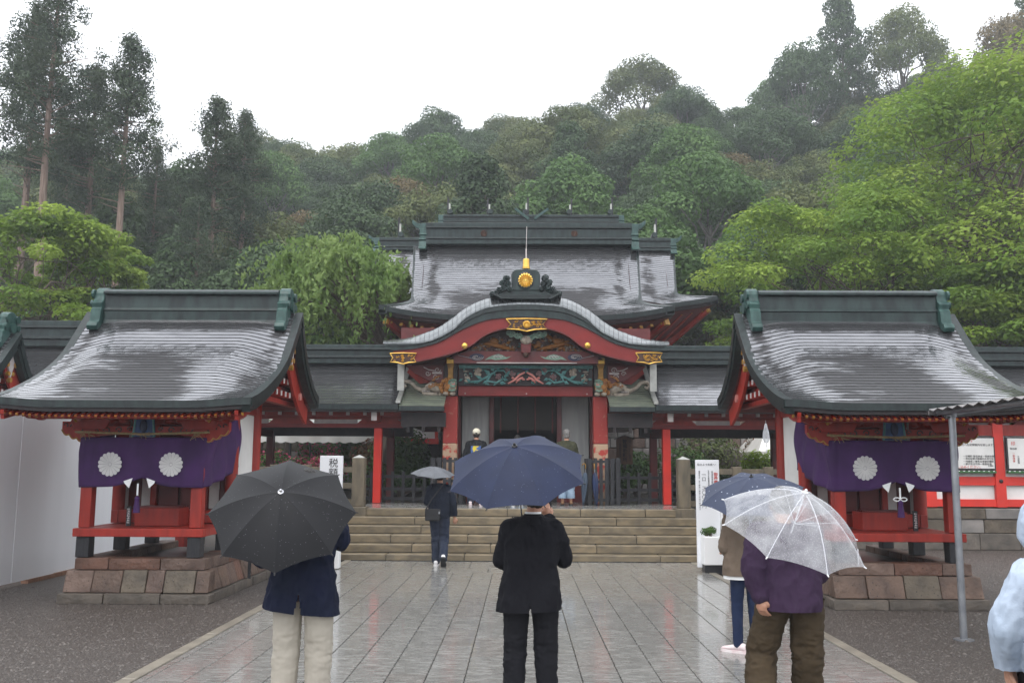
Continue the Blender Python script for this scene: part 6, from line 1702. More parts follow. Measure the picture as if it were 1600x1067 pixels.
# ---- layered broadleaf trees: sprays of foliage on spreading limbs
def layered_tree(name, label, loc, h, rad, n, leaf, m1, m2, seed, base=.28, nspray=46, bark=BARK, group=None, bias=(0, 0)):
    r = np.random.default_rng(seed); rr = random.Random(seed)
    T = thing(name, label, 'tree', loc, group)
    m = MB(); forks = []
    trunk = limb(m, (0, 0, -.2), (rr.uniform(-.3, .3), rr.uniform(-.3, .3), h * .42), .22 * h / 10, .13 * h / 10, rr, .05, 5, 8)
    for k in range(6):
        a = k * 1.05 + rr.uniform(-.3, .3); L = rad * rr.uniform(.4, .65)
        q = (trunk[-1][0] + L * math.cos(a), trunk[-1][1] + L * math.sin(a), h * rr.uniform(.55, .85))
        forks.append(limb(m, trunk[3 if k % 2 else 5], q, .10 * h / 10, .035 * h / 10, rr, .10, 5, 6)); 
    blobs = ([], [])
    for k in range(nspray):
        a = k * 2.399 + rr.uniform(-.3, .3); t = (k + .5) / nspray
        zt = rr.uniform(base, 1.0); env = math.sin(math.pi * min(1, max(.05, (zt - base * .55) / (1.10 - base * .55))) ** .8) ** .7
        q = rad * env * rr.uniform(.45, 1.0)
        c = (q * math.cos(a) + bias[0] * zt, q * math.sin(a) + bias[1] * zt, h * zt - .03 * h * (q / rad))
        w = rad * rr.uniform(.14, .25)
        blobs[0 if rr.random() < .6 else 1].append((c, (w, w, w * rr.uniform(.30, .50))))
        f = rr.choice(forks); limb(m, rr.choice(f[2:]), (c[0], c[1], c[2] - .05), .03 * h / 10, .010, rr, .08, 4, 4)
    for i, mt in enumerate((m1, m2)):
        if not blobs[i]: continue
        nn = int(n * len(blobs[i]) / nspray)
        P, N, S = clump_leaves(r, blobs[i], nn, leaf, up=.4)
        N[:, 2] += .9
        # ragged edges: push some leaves outwards and down
        P += r.normal(0, .055 * rad * .25, P.shape) * np.array([1, 1, .45])
        leaf_object('foliage', P, N, S, mt, T, .6, seed + i, droop=.3)
    m.build('trunk', bark, T, local=True)
    return T
MA, MBm = LEAFG['fresh maple'], LEAFG['deep maple']
MG = 'bright maples right of the hall'
layered_tree('maple_tree', 'largest bright green maple, its crown filling the right picture edge', (19.6, 35.5, .75), 16.4, 8.6, 110000, .19, MA, MBm, 201, .08, 260, group=MG)
layered_tree('maple_tree', 'bright green maple with layered sprays, left of the largest maple', (12.6, 34.5, .75), 11.2, 5.2, 46000, .17, MA, MBm, 202, .28, 100, group=MG, bias=(-.8, 0))
layered_tree('maple_tree', 'maple behind the right shrine roof, low boughs over the corridor', (15.5, 30.5, .75), 7.6, 3.8, 26000, .17, MBm, MA, 203, .22, 52, group=MG)
layered_tree('maple_tree', 'maple at the right picture edge below the largest crown', (20.6, 30.0, .75), 9.4, 4.4, 30000, .18, MBm, MA, 204, .16, 56, group=MG)
ML = 'bright maples left of the hall'
layered_tree('maple_tree', 'bright yellow green maple at the left picture edge below the cedars', (-16.6, 31, .75), 9.4, 4.1, 34000, .17, MA, MBm, 205, .28, 90, group=ML)
layered_tree('maple_tree', 'bright yellow green maple left of the left shrine ridge', (-15.3, 32.8, .75), 9.2, 2.9, 24000, .17, MA, MBm, 206, .30, 76, group=ML)
layered_tree('broadleaf_tree', 'olive green tree right of the rear roof, before the dark forest', (10.6, 43, .75), 11.0, 3.9, 16000, .26, LEAFG['olive evergreen'], LEAFG['mid green'], 207, .35, 50)
layered_tree('broadleaf_tree', 'shaded green tree low right of the rear hall', (8.6, 36.5, .75), 5.6, 3.2, 14000, .20, LEAFG['mid green'], LEAFG['olive evergreen'], 208, .2, 40)
layered_tree('broadleaf_tree', 'dim green tree under the cedars, left', (-19.5, 39.5, .75), 8.0, 4.2, 14000, .24, LEAFG['mid green'], LEAFG['dark evergreen'], 209, .2, 44)
layered_tree('broadleaf_tree', 'dim green tree between the cedar groups', (-14.5, 42, .75), 8.5, 4.0, 13000, .24, LEAFG['mid green'], LEAFG['dark evergreen'], 210, .2, 44)

# ---- weeping tree between the left shrine and the hall
def weeping_tree(loc, h, rad, seed, bx=0):
    r = np.random.default_rng(seed); rr = random.Random(seed)
    T = thing('weeping_tree', 'pale green weeping cherry between the left shrine roof and the hall', 'tree', loc)
    m = MB(); tr = limb(m, (0, 0, -.2), (.2, .1, h * .5), .20, .13, rr, .05, 5, 8)
    P = []; 
    for k in range(34):
        a = k * 2.399; q = rad * math.sqrt((k + .5) / 34) * rr.uniform(.8, 1.05)
        top = (bx + q * math.cos(a) * .82, q * math.sin(a) * .82, h * (.98 - .26 * (q / rad) ** 2) + rr.uniform(-.25, .2))
        mid = (top[0] * .45, top[1] * .45, h * .72)
        pts = [tr[-1], Vector(mid), Vector(top)]; m.tube(pts, [.07, .04, .016], 5)
        for s in range(17):
            dx, dy = rr.gauss(0, .6), rr.gauss(0, .6); L = rr.uniform(.7, 2.0) * (1.1 if q > rad * .5 else .8)
            n = int(L * 20)
            for i in range(n):
                t = i / n; x = top[0] + dx * (1 - (1 - t) ** 2) * 1.3 + rr.gauss(0, .05); y = top[1] + dy * (1 - (1 - t) ** 2) * 1.3 + rr.gauss(0, .05)
                P.append((x, y, top[2] + .12 * math.sin(t * 3) - L * t ** 1.3 + rr.gauss(0, .05)))
    P = np.array(P); P = P[(P[:, 0] + loc[0] < -3.2) | (P[:, 1] + loc[1] < 22.6)]; N = r.normal(0, 1, P.shape); N[:, 2] = np.abs(N[:, 2]) * .7 + .2
    leaf_object('foliage', P, N, r.uniform(.12, .22, len(P)), LEAFG['weeping'], T, .45, seed, droop=1.6)
    m.build('trunk', BARK, T, local=True)
weeping_tree((-3.82, 25.8, .75), 7.5, 3.2, 301, -1.3)
layered_tree('broadleaf_tree', 'pale green tree behind the weeping cherry', (-7.9, 31.0, .75), 6.9, 3.0, 16000, .19, LEAFG['weeping'], LEAFG['mid green'], 302, .3, 40)
# low growth that hides the foot of the slope
r = np.random.default_rng(5); n = 16000
x = r.uniform(-46, 46, n); y = 37.5 + 9 * r.random(n) ** 1.4; zz = np.array([hill_z(a, b) for a, b in zip(x, y)]) + r.uniform(.1, 1.7, n) * (1 + .5 * np.sin(x * .8))
o = leaf_object('undergrowth', np.stack([x, y, zz], 1), r.normal(0, .5, (n, 3)) + np.array([0, -.3, .8]), r.uniform(.3, .6, n), LEAFG['dark evergreen'], None, .6, 5, kind='stuff')
o['label'] = 'dark undergrowth at the foot of the wooded slope'; o['category'] = 'undergrowth'

n = 70000
x = r.uniform(-62, 62, n); y = r.uniform(82, 100, n); zz = np.array([hill_z(a, b) for a, b in zip(x, y)]) + 3.8 * r.random(n) ** 1.3 * (1 + .3 * np.sin(x * .5))
o = leaf_object('crest_undergrowth', np.stack([x, y, zz], 1), r.normal(0, .5, (n, 3)) + np.array([0, -.3, .8]), r.uniform(.35, .7, n), LEAFG['dark evergreen'], None, .6, 6, kind='stuff')
o['label'] = 'dark undergrowth between the trunks along the crest of the hill'; o['category'] = 'undergrowth'
# ================================================================== PEOPLE AND UMBRELLAS
SKIN = mat('skin', (.46, .25, .17), (.40, .20, .13), scale=9, rough=.5)
HAIRB = mat('black hair', (.010, .009, .009), (.022, .018, .016), scale=40, stretch=(3, 3, .5), rough=.45, bump=.5, bscale=90, bstretch=(3, 3, .4))
HAIRG = mat('grey hair', (.22, .21, .20), (.12, .115, .11), scale=40, stretch=(3, 3, .6), rough=.6, bump=.5, bscale=90, bstretch=(3, 3, .4))
def cloth(name, a, b=None, sc_=5, rough=.85, sheen=.12): return mat(name, a, b or tuple(q * .8 for q in a), scale=sc_, rough=rough, spec=.12, bump=.12, bscale=260)
NAVYJ = cloth('navy blazer wool', (.010, .013, .031), (.008, .011, .024))
BEIGE = cloth('beige chino cotton', (.40, .365, .31), (.34, .31, .265), 3)
BLKSUIT = cloth('black suit wool', (.010, .010, .013), (.007, .007, .010))
BLKTRS = cloth('black trouser wool', (.011, .011, .014))
PLUM = cloth('plum sweatshirt cotton', (.044, .025, .052), (.034, .019, .041), 4)
BROWNT = cloth('brown corduroy', (.060, .043, .026), (.042, .030, .018), 4)
TAUPE = cloth('taupe jacket', (.165, .125, .095), (.125, .095, .072), 4)
JEANN = cloth('indigo denim', (.012, .020, .050), (.020, .030, .068), 9)
JEANL = cloth('light denim', (.26, .34, .43), (.18, .25, .34), 8)
JEANM = cloth('blue denim', (.10, .16, .26), (.07, .11, .19), 8)
DKNAVY = cloth('dark navy jacket', (.012, .016, .028), (.008, .011, .020))
DKJEAN = cloth('dark denim', (.018, .024, .042), (.035, .042, .065), 9)
LTBLUE = mat('pale blue rain shell', (.42, .49, .60), (.36, .43, .53), scale=3, rough=.45, bump=.1, bscale=120)
OLIVE = cloth('olive camouflage', (.060, .060, .035), (.022, .024, .016), 16)
BLKTEE = cloth('black jacket', (.014, .015, .017))
SHOEW = mat('white shoe', (.75, .74, .74), (.66, .64, .65), rough=.5)
SHOEP = mat('pale pink shoe', (.68, .54, .55), (.72, .66, .66), scale=14, rough=.5)
SHOEK = mat('black shoe', (.012, .012, .012), rough=.35)
SHOEB = mat('brown boot', (.16, .08, .035), rough=.5)
SOLE = mat('dark sole', (.02, .02, .022), rough=.7)
BAG = mat('black bag nylon', (.012, .012, .014), (.02, .02, .022), rough=.6)
PRINT = mat('blue and yellow print', (.05, .11, .30), (.60, .46, .03), scale=7, rough=.7, lo=.52, hi=.58)
CREAM = mat('cream cap cloth', (.62, .58, .46), rough=.8)
PHONE = mat('phone glass', (.015, .015, .018), rough=.15)

def super_ring(cx, cy, z, rx, ry, n=28, e=2.5, tilt=0):
    out_ = []
    for k in range(n):
        a = 2 * math.pi * k / n; c, s = math.cos(a), math.sin(a)
        out_.append((cx + rx * math.copysign(abs(c) ** (2 / e), c), cy + ry * math.copysign(abs(s) ** (2 / e), s), z + tilt * c * rx))
    return out_
def joint_tube(mb, P, rr_, n=12):
    pts = resample([tuple(p) for p in P], 14) if len(P) > 2 else [tuple(p) for p in P]
    k = len(pts); r_ = [interp([(q,) for q in rr_], i / (k - 1))[0] for i in range(k)]
    mb.tube(pts, r_, n); mb.ball(pts[0], r_[0] * .99, 12, 8); mb.ball(pts[-1], r_[-1] * .99, 12, 8)
def skinned(name, mb, mt, parent, voxel=.012, smooth=3, disp=None, cuts=(), label=None, wedge=None):
    me = mb.mesh(name, mt)
    o = bpy.data.objects.new(name, me); COL.objects.link(o)
    rm = o.modifiers.new('remesh', 'REMESH'); rm.mode = 'VOXEL'; rm.voxel_size = voxel
    if smooth: sm = o.modifiers.new('smooth', 'SMOOTH'); sm.factor = .5; sm.iterations = smooth
    dg = bpy.context.evaluated_depsgraph_get()
    m2 = bpy.data.meshes.new_from_object(o.evaluated_get(dg)); o.modifiers.clear(); o.data = m2
    bpy.data.meshes.remove(me)
    if cuts or wedge:
        bm = bmesh.new(); bm.from_mesh(m2)
        for co, no in cuts:
            bmesh.ops.bisect_plane(bm, geom=bm.verts[:] + bm.edges[:] + bm.faces[:], plane_co=co, plane_no=no, clear_outer=True)
        if wedge:
            zx, zv, kk = wedge   # vent: pull the back edges of the hem apart
            fs = [f for f in bm.faces if f.calc_center_median().z < zv and f.calc_center_median().y < 0 and abs(f.calc_center_median().x - zx) < kk * (zv - f.calc_center_median().z)]
            bmesh.ops.delete(bm, geom=fs, context='FACES')
        bm.to_mesh(m2); bm.free()
    if disp:
        m2.update(); no = [v.normal.copy() for v in m2.vertices]
        for v, nn in zip(m2.vertices, no): v.co += nn * disp(v.co)
    m2.materials.clear(); m2.materials.append(mt)
    m2.polygons.foreach_set('use_smooth', [True] * len(m2.polygons)); m2.update()
    o.name = name; o.parent = parent
    if label: o['label'] = label
    return o
def folds(amp, sc=(7, 7, 7), seed=0, zmask=None, dirn=None):
    off = Vector((seed * 3.1, seed * 1.7, seed * 5.3))
    def f(p):
        q = Vector((p.x * sc[0], p.y * sc[1], p.z * sc[2])) + off
        w = .9 - 2.6 * abs(mnoise.noise(q)) + .7 * mnoise.noise(q * .6 + off) - .8 * abs(mnoise.noise(q * 2.3 + off))
        return amp * w * (zmask(p) if zmask else 1)
    return f
def hand(mb, w, d, up, side, grip=0.0, s=1.0):
    """palm and five fingers from wrist w along d; up = back of hand normal; side +1: thumb to the +cross side; grip curls fingers"""
    w, d, up = Vector(w), Vector(d).normalized(), Vector(up).normalized()
    x = d.cross(up).normalized() * side; up = x.cross(d).normalized() * side if side > 0 else d.cross(x).normalized()
    pc = w + d * .048 * s
    mb.tube([w - d * .01, w + d * .02 * s, w + d * .05 * s, w + d * .088 * s], [.024 * s, .027 * s, .030 * s, .026 * s], 10)
    for a in (-.018, .018): mb.ball(pc + x * a * s + d * .012 * s, (.024 * s, .024 * s, .024 * s), 8, 6)
    for k, (ox, L) in enumerate(((-.028, .058), (-.0095, .072), (.0095, .076), (.028, .070))):
        b = w + d * .082 * s + x * ox * s; p = [b]; ang = .15 + grip * .55; dd = d.copy()
        for q in (.42, .33, .25):
            c, sn = math.cos(ang), math.sin(ang); dd = (dd * c - up * sn); p.append(p[-1] + dd * L * q * s); ang = .18 + grip * .75
            up2 = up; up = (up * math.cos(ang) + dd * 0).normalized() if False else up
            dd.normalize()
        mb.tube(p, [.0098 * s, .0092 * s, .0085 * s, .0075 * s], 7); mb.ball(p[-1], .0076 * s, 6, 5)
    tb = w + d * .022 * s + x * .024 * s; t1 = tb + (x * .6 + d * .7 - up * .25).normalized() * .040 * s; t2 = t1 + (x * (.25 - .4 * grip) + d * .85 - up * (.2 + .5 * grip)).normalized() * .032 * s
    mb.tube([tb, t1, t2], [.0145 * s, .0115 * s, .009 * s], 7); mb.ball(t2, .009 * s, 6, 5)
def shoe(name, parent, mt, ankle, yaw=0, pitch=0, s=1.0, sole=True):
    M_ = Matrix.Translation(ankle) @ Matrix.Rotation(yaw, 4, 'Z') @ Matrix.Rotation(pitch, 4, 'X')
    m = MB(); rings = []
    for y, w, h, z0 in ((-.085, .026, .05, -.065), (-.07, .036, .075, -.068), (-.02, .038, .085, -.068), (.05, .040, .058, -.068), (.11, .046, .042, -.068), (.155, .040, .030, -.066), (.18, .018, .016, -.062)):
        rings.append([tuple(M_ @ Vector((s * w * math.cos(a), s * y, s * (z0 + h * (.5 + .5 * math.sin(a)))))) for a in [2 * math.pi * k / 14 for k in range(14)]])
    m.loft(rings); o = m.build(name, mt, parent, smooth=True, local=True)
    m = MB(); P = [(-.092, .022), (-.085, .034), (-.02, .040), (.05, .043), (.11, .049), (.16, .043), (.187, .02)]
    poly = [(w, y) for y, w in P] + [(-w, y) for y, w in P[::-1]]
    b0 = [tuple(M_ @ Vector((s * x, s * y, s * -.088))) for x, y in poly]; b1 = [tuple(M_ @ Vector((s * x, s * y, s * -.060))) for x, y in poly]; k = len(poly)
    m.add(b0 + b1, [tuple(range(k))[::-1], tuple(range(k, 2 * k))] + [(j, (j + 1) % k, (j + 1) % k + k, j + k) for j in range(k)])
    m.build('sole', SHOEP if mt is SHOEP else SHOEW if mt is SHOEW and not pitch else SOLE, parent=o, local=True)
    return o

def person(label, loc, J, top, legs, rz=0, s=1.0, hair=HAIRB, voxel=.0085, near=True, group=None):
    """J: joint table in metres for a figure facing +Y (away from the camera)"""
    T = thing('person', label, 'person', loc, group, rz); T.scale = (s, s, s)
    hx, hy, hz_ = J.get('head', (0, .03, 1.60)); tilt = J.get('tilt', 0)
    RH = Matrix.Rotation(-tilt, 3, 'X')
    b = MB()
    H_ = lambda x, y, z: tuple(Vector((hx, hy, hz_)) + RH @ Vector((x, y, z)))
    b.ball(H_(0, -.012, .015), (.074, .092, .102), 16, 12, RH); b.ball(H_(0, .03, -.045), (.058, .062, .065), 14, 10, RH)
    b.ball(H_(0, .085, -.085), (.026, .020, .018), 8, 6); b.tube([H_(0, .088, .01), H_(0, .112, -.03), H_(0, .088, -.035)], [.010, .014, .012], 8)
    for sx in (-1, 1):
        b.ball(H_(sx * .075, -.005, -.012), (.011, .021, .032), 8, 6); b.ball(H_(sx * .03, .08, .012), (.014, .010, .009), 8, 6)
    b.ball(H_(0, .093, -.062), (.024, .010, .008), 8, 6)
    nk = J.get('neck', (0, 0, 1.42))
    b.tube([H_(0, -.02, -.06), tuple(nk), (nk[0] * .7, nk[1] - .01, nk[2] - .08)], [.052, .056, .075], 12)
    hip = J['hip']
    b.loft([super_ring(lerp(hip[0], nk[0], t), lerp(hip[1], nk[1], t), lerp(hip[2] - .05, nk[2] - .03, t), rx, ry, 20, 2.2) for t, rx, ry in ((0, .13, .095), (.15, .145, .10), (.4, .125, .09), (.7, .15, .095), (.92, .15, .075), (1, .07, .055))])
    for sd in 'LR':
        sh, el, wr = J['sh' + sd], J['el' + sd], J['wr' + sd]
        joint_tube(b, [sh, el], [.05, .040]); joint_tube(b, [el, wr], [.040, .026])
        hp, kn, an = J['hp' + sd], J['kn' + sd], J['an' + sd]
        joint_tube(b, [hp, kn], [.075, .05]); joint_tube(b, [kn, an], [.05, .034])
        b.tube([an, (an[0], an[1] + .05, an[2] - .05), (an[0], an[1] + .12, an[2] - .06)], [.034, .036, .03], 8)
        hd_ = J.get('hd' + sd)
        if hd_: hand(b, wr, hd_[0], hd_[1], hd_[2], hd_[3], 1.0)
        else: hand(b, wr, Vector(wr) - Vector(el), (0, -1, 0), 1 if sd == 'L' else -1, .5)
    skinned('body', b, SKIN, T, .0058 if near else .012, 2)
    # hair
    if hair:
        m = MB(); m.ball(H_(0, -.022, .028), (.083, .095, .103), 18, 12, RH); m.ball(H_(0, -.05, -.03), (.070, .058, .06), 14, 10, RH)
        skinned('hair', m, hair, T, .009, 2, folds(.006, (40, 40, 14), 3), [(H_(0, .055, 0), RH @ Vector((0, 1, -.55)))])
    # upper garment
    m = MB(); hem = top['hem']; hw = top.get('hemw', .235); tl = top.get('tilt', 0); cx = top.get('cx', 0); d = top.get('d', 1.0); w = top.get('w', 1.0)
    nz = nk[2]; e = 2.4
    def cxy(z):
        t = max(0, min(1, (z - hip[2]) / (nz - hip[2]))); return lerp(hip[0], nk[0], t), lerp(hip[1], nk[1], t)
    prof_ = [(hem - .06, hw * 1.02, .165 * d), (hem + .05, hw, .16 * d), (hem + .17, lerp(hw, .2 * w, .45), .148 * d), (hem + .31, .195 * w, .135 * d), (nz - .30, .208 * w, .135 * d), (nz - .16, .215 * w, .130 * d), (nz - .085, .200 * w, .115 * d), (nz - .035, .130 * w, .092 * d), (nz + .01, .078, .075)]
    m.loft([super_ring(cxy(z)[0] + cx * max(0, 1 - (z - hem) / .4), cxy(z)[1], z, rx, ry, 30, e) for z, rx, ry in prof_])
    sr = top.get('sr', (.078, .070, .062, .056))
    for sd in 'LR':
        sh, el, wr = Vector(J['sh' + sd]), Vector(J['el' + sd]), Vector(J['wr' + sd])
        wr2 = wr.lerp(el, top.get('cuff', .10))
        joint_tube(m, [sh, el], [sr[0], sr[1]]); joint_tube(m, [el, wr2], [sr[1], sr[3]])
        m.ball(sh, (sr[0] * .96,) * 3, 12, 8); joint_tube(m, [(nk[0], nk[1], nz - .03), tuple(sh + Vector((0, 0, .012)))], [.052, .060])
    if top.get('hood'):
        hc = H_(0, -.02, -.0); m.ball(hc, (.115, .135, .150), 18, 12, RH); m.tube([H_(0, -.03, -.08), (nk[0], nk[1] - .02, nk[2] - .04)], [.085, .10], 14)
    wr_ = top.get('fold', .007)
    def mask(p): return 1.0
    cut = [((0, 0, hem + tl * 0), (math.sin(tl), 0, -math.cos(tl)))]
    g = skinned(top['name'], m, top['mat'], T, voxel, 4, (lambda f1, f2: (lambda p: f1(p) + f2(p) - (.004 * math.exp(-((p.x - hip[0]) / .006) ** 2) if p.y < 0 and near else 0)))(folds(wr_ * .65, (7, 7, 6), 1), folds(wr_ * .40, (17, 17, 9), 4)), cut, wedge=top.get('vent'))
    if top.get('collar'):
        m = MB(); m.loft([super_ring(nk[0], nk[1] - .005, nk[2] + z, r_, r_ * .98, 22, 2) for z, r_ in ((-.05, .10), (.0, .073), (.022, .066), (.024, .060), (-.03, .062))], caps=False)
        m.build('collar', top['mat'], T, smooth=True, local=True)
        m = MB(); m.loft([super_ring(nk[0], nk[1] - .002, nk[2] + z, r_, r_ * .97, 22, 2) for z, r_ in ((-.02, .062), (.036, .0595), (.038, .055), (-.02, .055))], caps=False)
        m.build('shirt_collar', PAPER, T, smooth=True, local=True)
    if top.get('under'):
        m = MB(); m.loft([super_ring(cxy(hem)[0] + cx, cxy(hem)[1], z, hw * .97, .15 * d, 26, 2.4) for z in (hem - top['under'], hem + .05)]); m.build('shirt_hem', PAPER, T, smooth=True, sharp=40, local=True)
    # trousers
    m = MB(); lr = legs['r']
    m.loft([super_ring(hip[0], hip[1], hip[2] + z, rx, ry, 26, 2.3) for z, rx, ry in ((.16, .155, .115), (.08, .172, .13), (-.0, .178, .14), (-.07, .165, .13), (-.11, .12, .10))])
    for sd in 'LR':
        hp, kn, an = Vector(J['hp' + sd]), Vector(J['kn' + sd]), Vector(J['an' + sd])
        joint_tube(m, [hp, kn], [lr[0], lr[1]], 14); joint_tube(m, [kn, an + Vector((0, 0, -.01))], [lr[1], lr[2]], 14)
    zk = .5
    def lm(p): return .45 + .9 * math.exp(-((p.z - .48) / .14) ** 2) + .8 * math.exp(-((p.z - .14) / .10) ** 2) + .5 * math.exp(-((p.z - hip[2] + .12) / .08) ** 2)
    fa = legs.get('fold', .007)
    skinned('trousers', m, legs['mat'], T, voxel, 3, (lambda f1, f2: (lambda p: f1(p) + f2(p)))(folds(fa * .5, (7, 7, 13), 7, lm), folds(fa * .38, (16, 16, 24), 9, lm)), [((0, 0, hem + .07), (0, 0, 1))] + ([((0, 0, J.get('cuffz', .05)), (0, 0, -1))] if J.get('cuffz') else []))
    for sd in 'LR':
        an = J['an' + sd]; shoe('shoe', T, legs['shoe'], (an[0], an[1] + .0, an[2] - .0), *J.get('ft' + sd, (0, 0)))
    return T
def stance(hw=.09, z0=.09):
    return dict(hip=(0, 0, .93), hpL=(-hw, 0, .90), hpR=(hw, 0, .90), knL=(-hw - .01, .02, .49), knR=(hw + .01, .02, .49), anL=(-hw - .015, -.01, z0), anR=(hw + .015, -.01, z0),
                shL=(-.162, 0, 1.340), shR=(.162, 0, 1.340), elL=(-.23, -.02, 1.10), elR=(.23, -.02, 1.10), wrL=(-.235, .06, .86), wrR=(.235, .06, .86), neck=(0, 0, 1.43), head=(0, .03, 1.57))

# --- man in a black suit, middle
J = stance(.105); J.update(hip=(-.02, 0, .93), hpL=(-.115, 0, .90), hpR=(.085, 0, .90), knL=(-.125, .02, .48), knR=(.095, .02, .48), anL=(-.135, -.02, .12), anR=(.11, .0, .12),
    elL=(-.225, .06, 1.115), wrL=(-.06, .26, 1.17), elR=(.225, .08, 1.135), wrR=(.115, .27, 1.40), head=(.015, .05, 1.575), hdR=((-.15, .1, .95), (.3, -.9, 0), 1, .55), hdL=((.45, .5, .5), (-.5, -.5, .5), -1, .9))
p1 = person('man in a black suit seen from behind under the navy umbrella, holding up a phone', (.085, 6.55, .03), J, dict(name='suit_jacket', mat=BLKSUIT, hem=.775, hemw=.232, cx=-.005, w=.96, tilt=.03, collar=True, fold=.012, cuff=.04, vent=(-.02, .86, .10)), dict(mat=BLKTRS, r=(.102, .082, .076), shoe=SHOEK, fold=.009), s=.955)
m = MB(); m.box(.072, .138, .296, .308, 1.351, 1.49); m.build('phone', PHONE, None, bevel=.006, local=True); ph = bpy.context.scene.objects['phone']
ph.location = (.085, 6.55, .03); tag(ph, 'dark phone held up by the man in the black suit', 'phone')
# --- man in a navy blazer, left
J = stance(.10); J.update(hip=(-.01, 0, .93), elL=(-.29, .02, 1.08), wrL=(-.13, .24, 1.12), elR=(.225, .08, 1.20), wrR=(.16, .29, 1.36), shR=(.165, .01, 1.35), head=(.0, .05, 1.56), hdR=((-.2, .2, .9), (.3, -.9, .2), 1, .7), hdL=((.3, .4, .8), (-.3, -.9, .3), -1, .9))
p2 = person('man in a navy blazer and beige trousers under the black umbrella, left', (-1.47, 6.45, .03), J, dict(name='blazer', mat=NAVYJ, hem=.735, hemw=.250, tilt=-.10, fold=.014, vent=(.0, .86, .20), w=1.02, cuff=.04, collar=True), dict(mat=BEIGE, r=(.108, .090, .086), shoe=SHOEK, fold=.008))
# --- man in a plum sweatshirt, right
J = stance(.11); J.update(hip=(.02, -.02, .90), hpL=(-.08, -.02, .87), hpR=(.12, -.02, .87), knL=(-.165, .10, .47), knR=(.135, .05, .47), anL=(-.215, -.06, .12), anR=(.155, .16, .09), neck=(.02, .10, 1.33), head=(.03, .18, 1.45), tilt=.35,
    shL=(-.155, .06, 1.26), shR=(.185, .08, 1.26), elL=(-.225, -.03, 1.02), wrL=(-.205, -.09, .86), elR=(.235, .10, 1.02), wrR=(.12, .32, 1.10), hdL=((.1, -.1, -.95), (-.7, -.6, 0), -1, .8), hdR=((-.2, .4, .9), (.3, -.9, .3), 1, .9), ftL=(.12, 0), ftR=(-.06, .0))
p3 = person('man in a plum sweatshirt and brown trousers under the clear umbrella', (1.80, 6.45, .03), J, dict(name='sweatshirt', mat=PLUM, hem=.775, hemw=.195, w=1.04, d=1.08, sr=(.095, .092, .08, .06), fold=.014, cuff=.10), dict(mat=BROWNT, r=(.118, .104, .108), shoe=SHOEK, fold=.014), hair=HAIRG)
# --- woman in a taupe jacket, behind him
J = stance(.075); J.update(head=(0, .04, 1.50), neck=(0, 0, 1.37), shL=(-.14, 0, 1.31), shR=(.14, 0, 1.31), elL=(-.20, .0, 1.05), wrL=(-.16, .18, 1.0), elR=(.21, .02, 1.06), wrR=(.08, .22, 1.12), hip=(0, 0, .88), hpL=(-.07, 0, .85), hpR=(.08, 0, .85), hdR=((-.2, .2, .9), (.3, -.9, .3), 1, .9), ftL=(.9, 0), ftR=(.3, 0))
p4 = person('woman in a taupe jacket and indigo jeans under the patterned umbrella', (2.12, 9.0, .03), J, dict(name='jacket', mat=TAUPE, hem=.77, hemw=.225, w=.98, fold=.012, under=.035, cuff=.05), dict(mat=JEANN, r=(.088, .062, .048), shoe=SHOEP, fold=.004), s=.92)
# --- walker near the steps
J = stance(.085); J.update(knR=(.085, .02, .48), anR=(.10, -.22, .17), ftR=(0, -.75), knL=(-.06, .05, .49), anL=(-.05, .03, .09), elR=(.245, -.05, 1.08), wrR=(.265, .02, .84), elL=(-.22, .04, 1.10), wrL=(-.08, .22, 1.16), hdL=((.3, .4, .8), (-.3, -.9, .3), -1, .9))
p5 = person('man in dark navy clothes and white shoes walking to the steps under the grey umbrella', (-1.42, 16.45, .03), J, dict(name='jacket', mat=DKNAVY, hem=.86, hemw=.20, fold=.009, w=1.02), dict(mat=DKJEAN, r=(.105, .085, .072), shoe=SHOEW, fold=.010), s=.985, near=False)
bg = thing('shoulder_bag', 'small black shoulder bag worn by the man walking to the steps', 'bag', (-1.52, 16.26, .90))
m = MB(); m.box(-.13, .13, -.05, .05, -.09, .11); m.build('pouch', BAG, bg, bevel=.02, local=True)
m = MB(); m.box(-.13, .13, -.056, -.05, .02, .11); m.build('flap', BAG, bg, local=True); m = MB(); m.box(.105, .13, -.064, -.056, .03, .07); m.build('buckle', GALV, bg, local=True)
m = MB(); m.tube([(-.12, .0, .10), (-.02, -.015, .28), (.12, .0, .46), (.19, .06, .56)], .012, 6, ry=None); m.build('strap', BAG, bg, local=True)
# --- worshippers on the terrace
J = stance(.10); J.update(elL=(-.25, .03, 1.10), wrL=(-.13, .20, 1.05), elR=(.25, .03, 1.10), wrR=(.13, .20, 1.05))
p6 = person('man in a cream cap and a black jacket with a blue and yellow print, praying', (-.985, 20.55, .905), J, dict(name='jacket', mat=BLKTEE, hem=.80, hemw=.22, fold=.009, w=1.04), dict(mat=DKJEAN, r=(.10, .085, .078), shoe=SHOEP), s=.985, near=False)
m = MB(); m.ball((0, .0, 1.615), (.088, .104, .085), 16, 10); m.prism([(-.07, .08), (.07, .08), (.055, .165), (-.055, .165)], 'z', 1.60, 1.612)
c = m.build('cap', CREAM, p6, smooth=True, sharp=50, local=True); m = MB(); m.ball((0, -.075, 1.585), (.035, .028, .024), 8, 6); m.build('cap_opening', HAIRB, c, smooth=True, local=True)
m = MB(); m.loft([super_ring(0, -.005, z, .145, .150, 20, 2.6) for z in (1.02, 1.30)]); o = m.build('back_print', PRINT, p6, smooth=True, sharp=40, local=True)
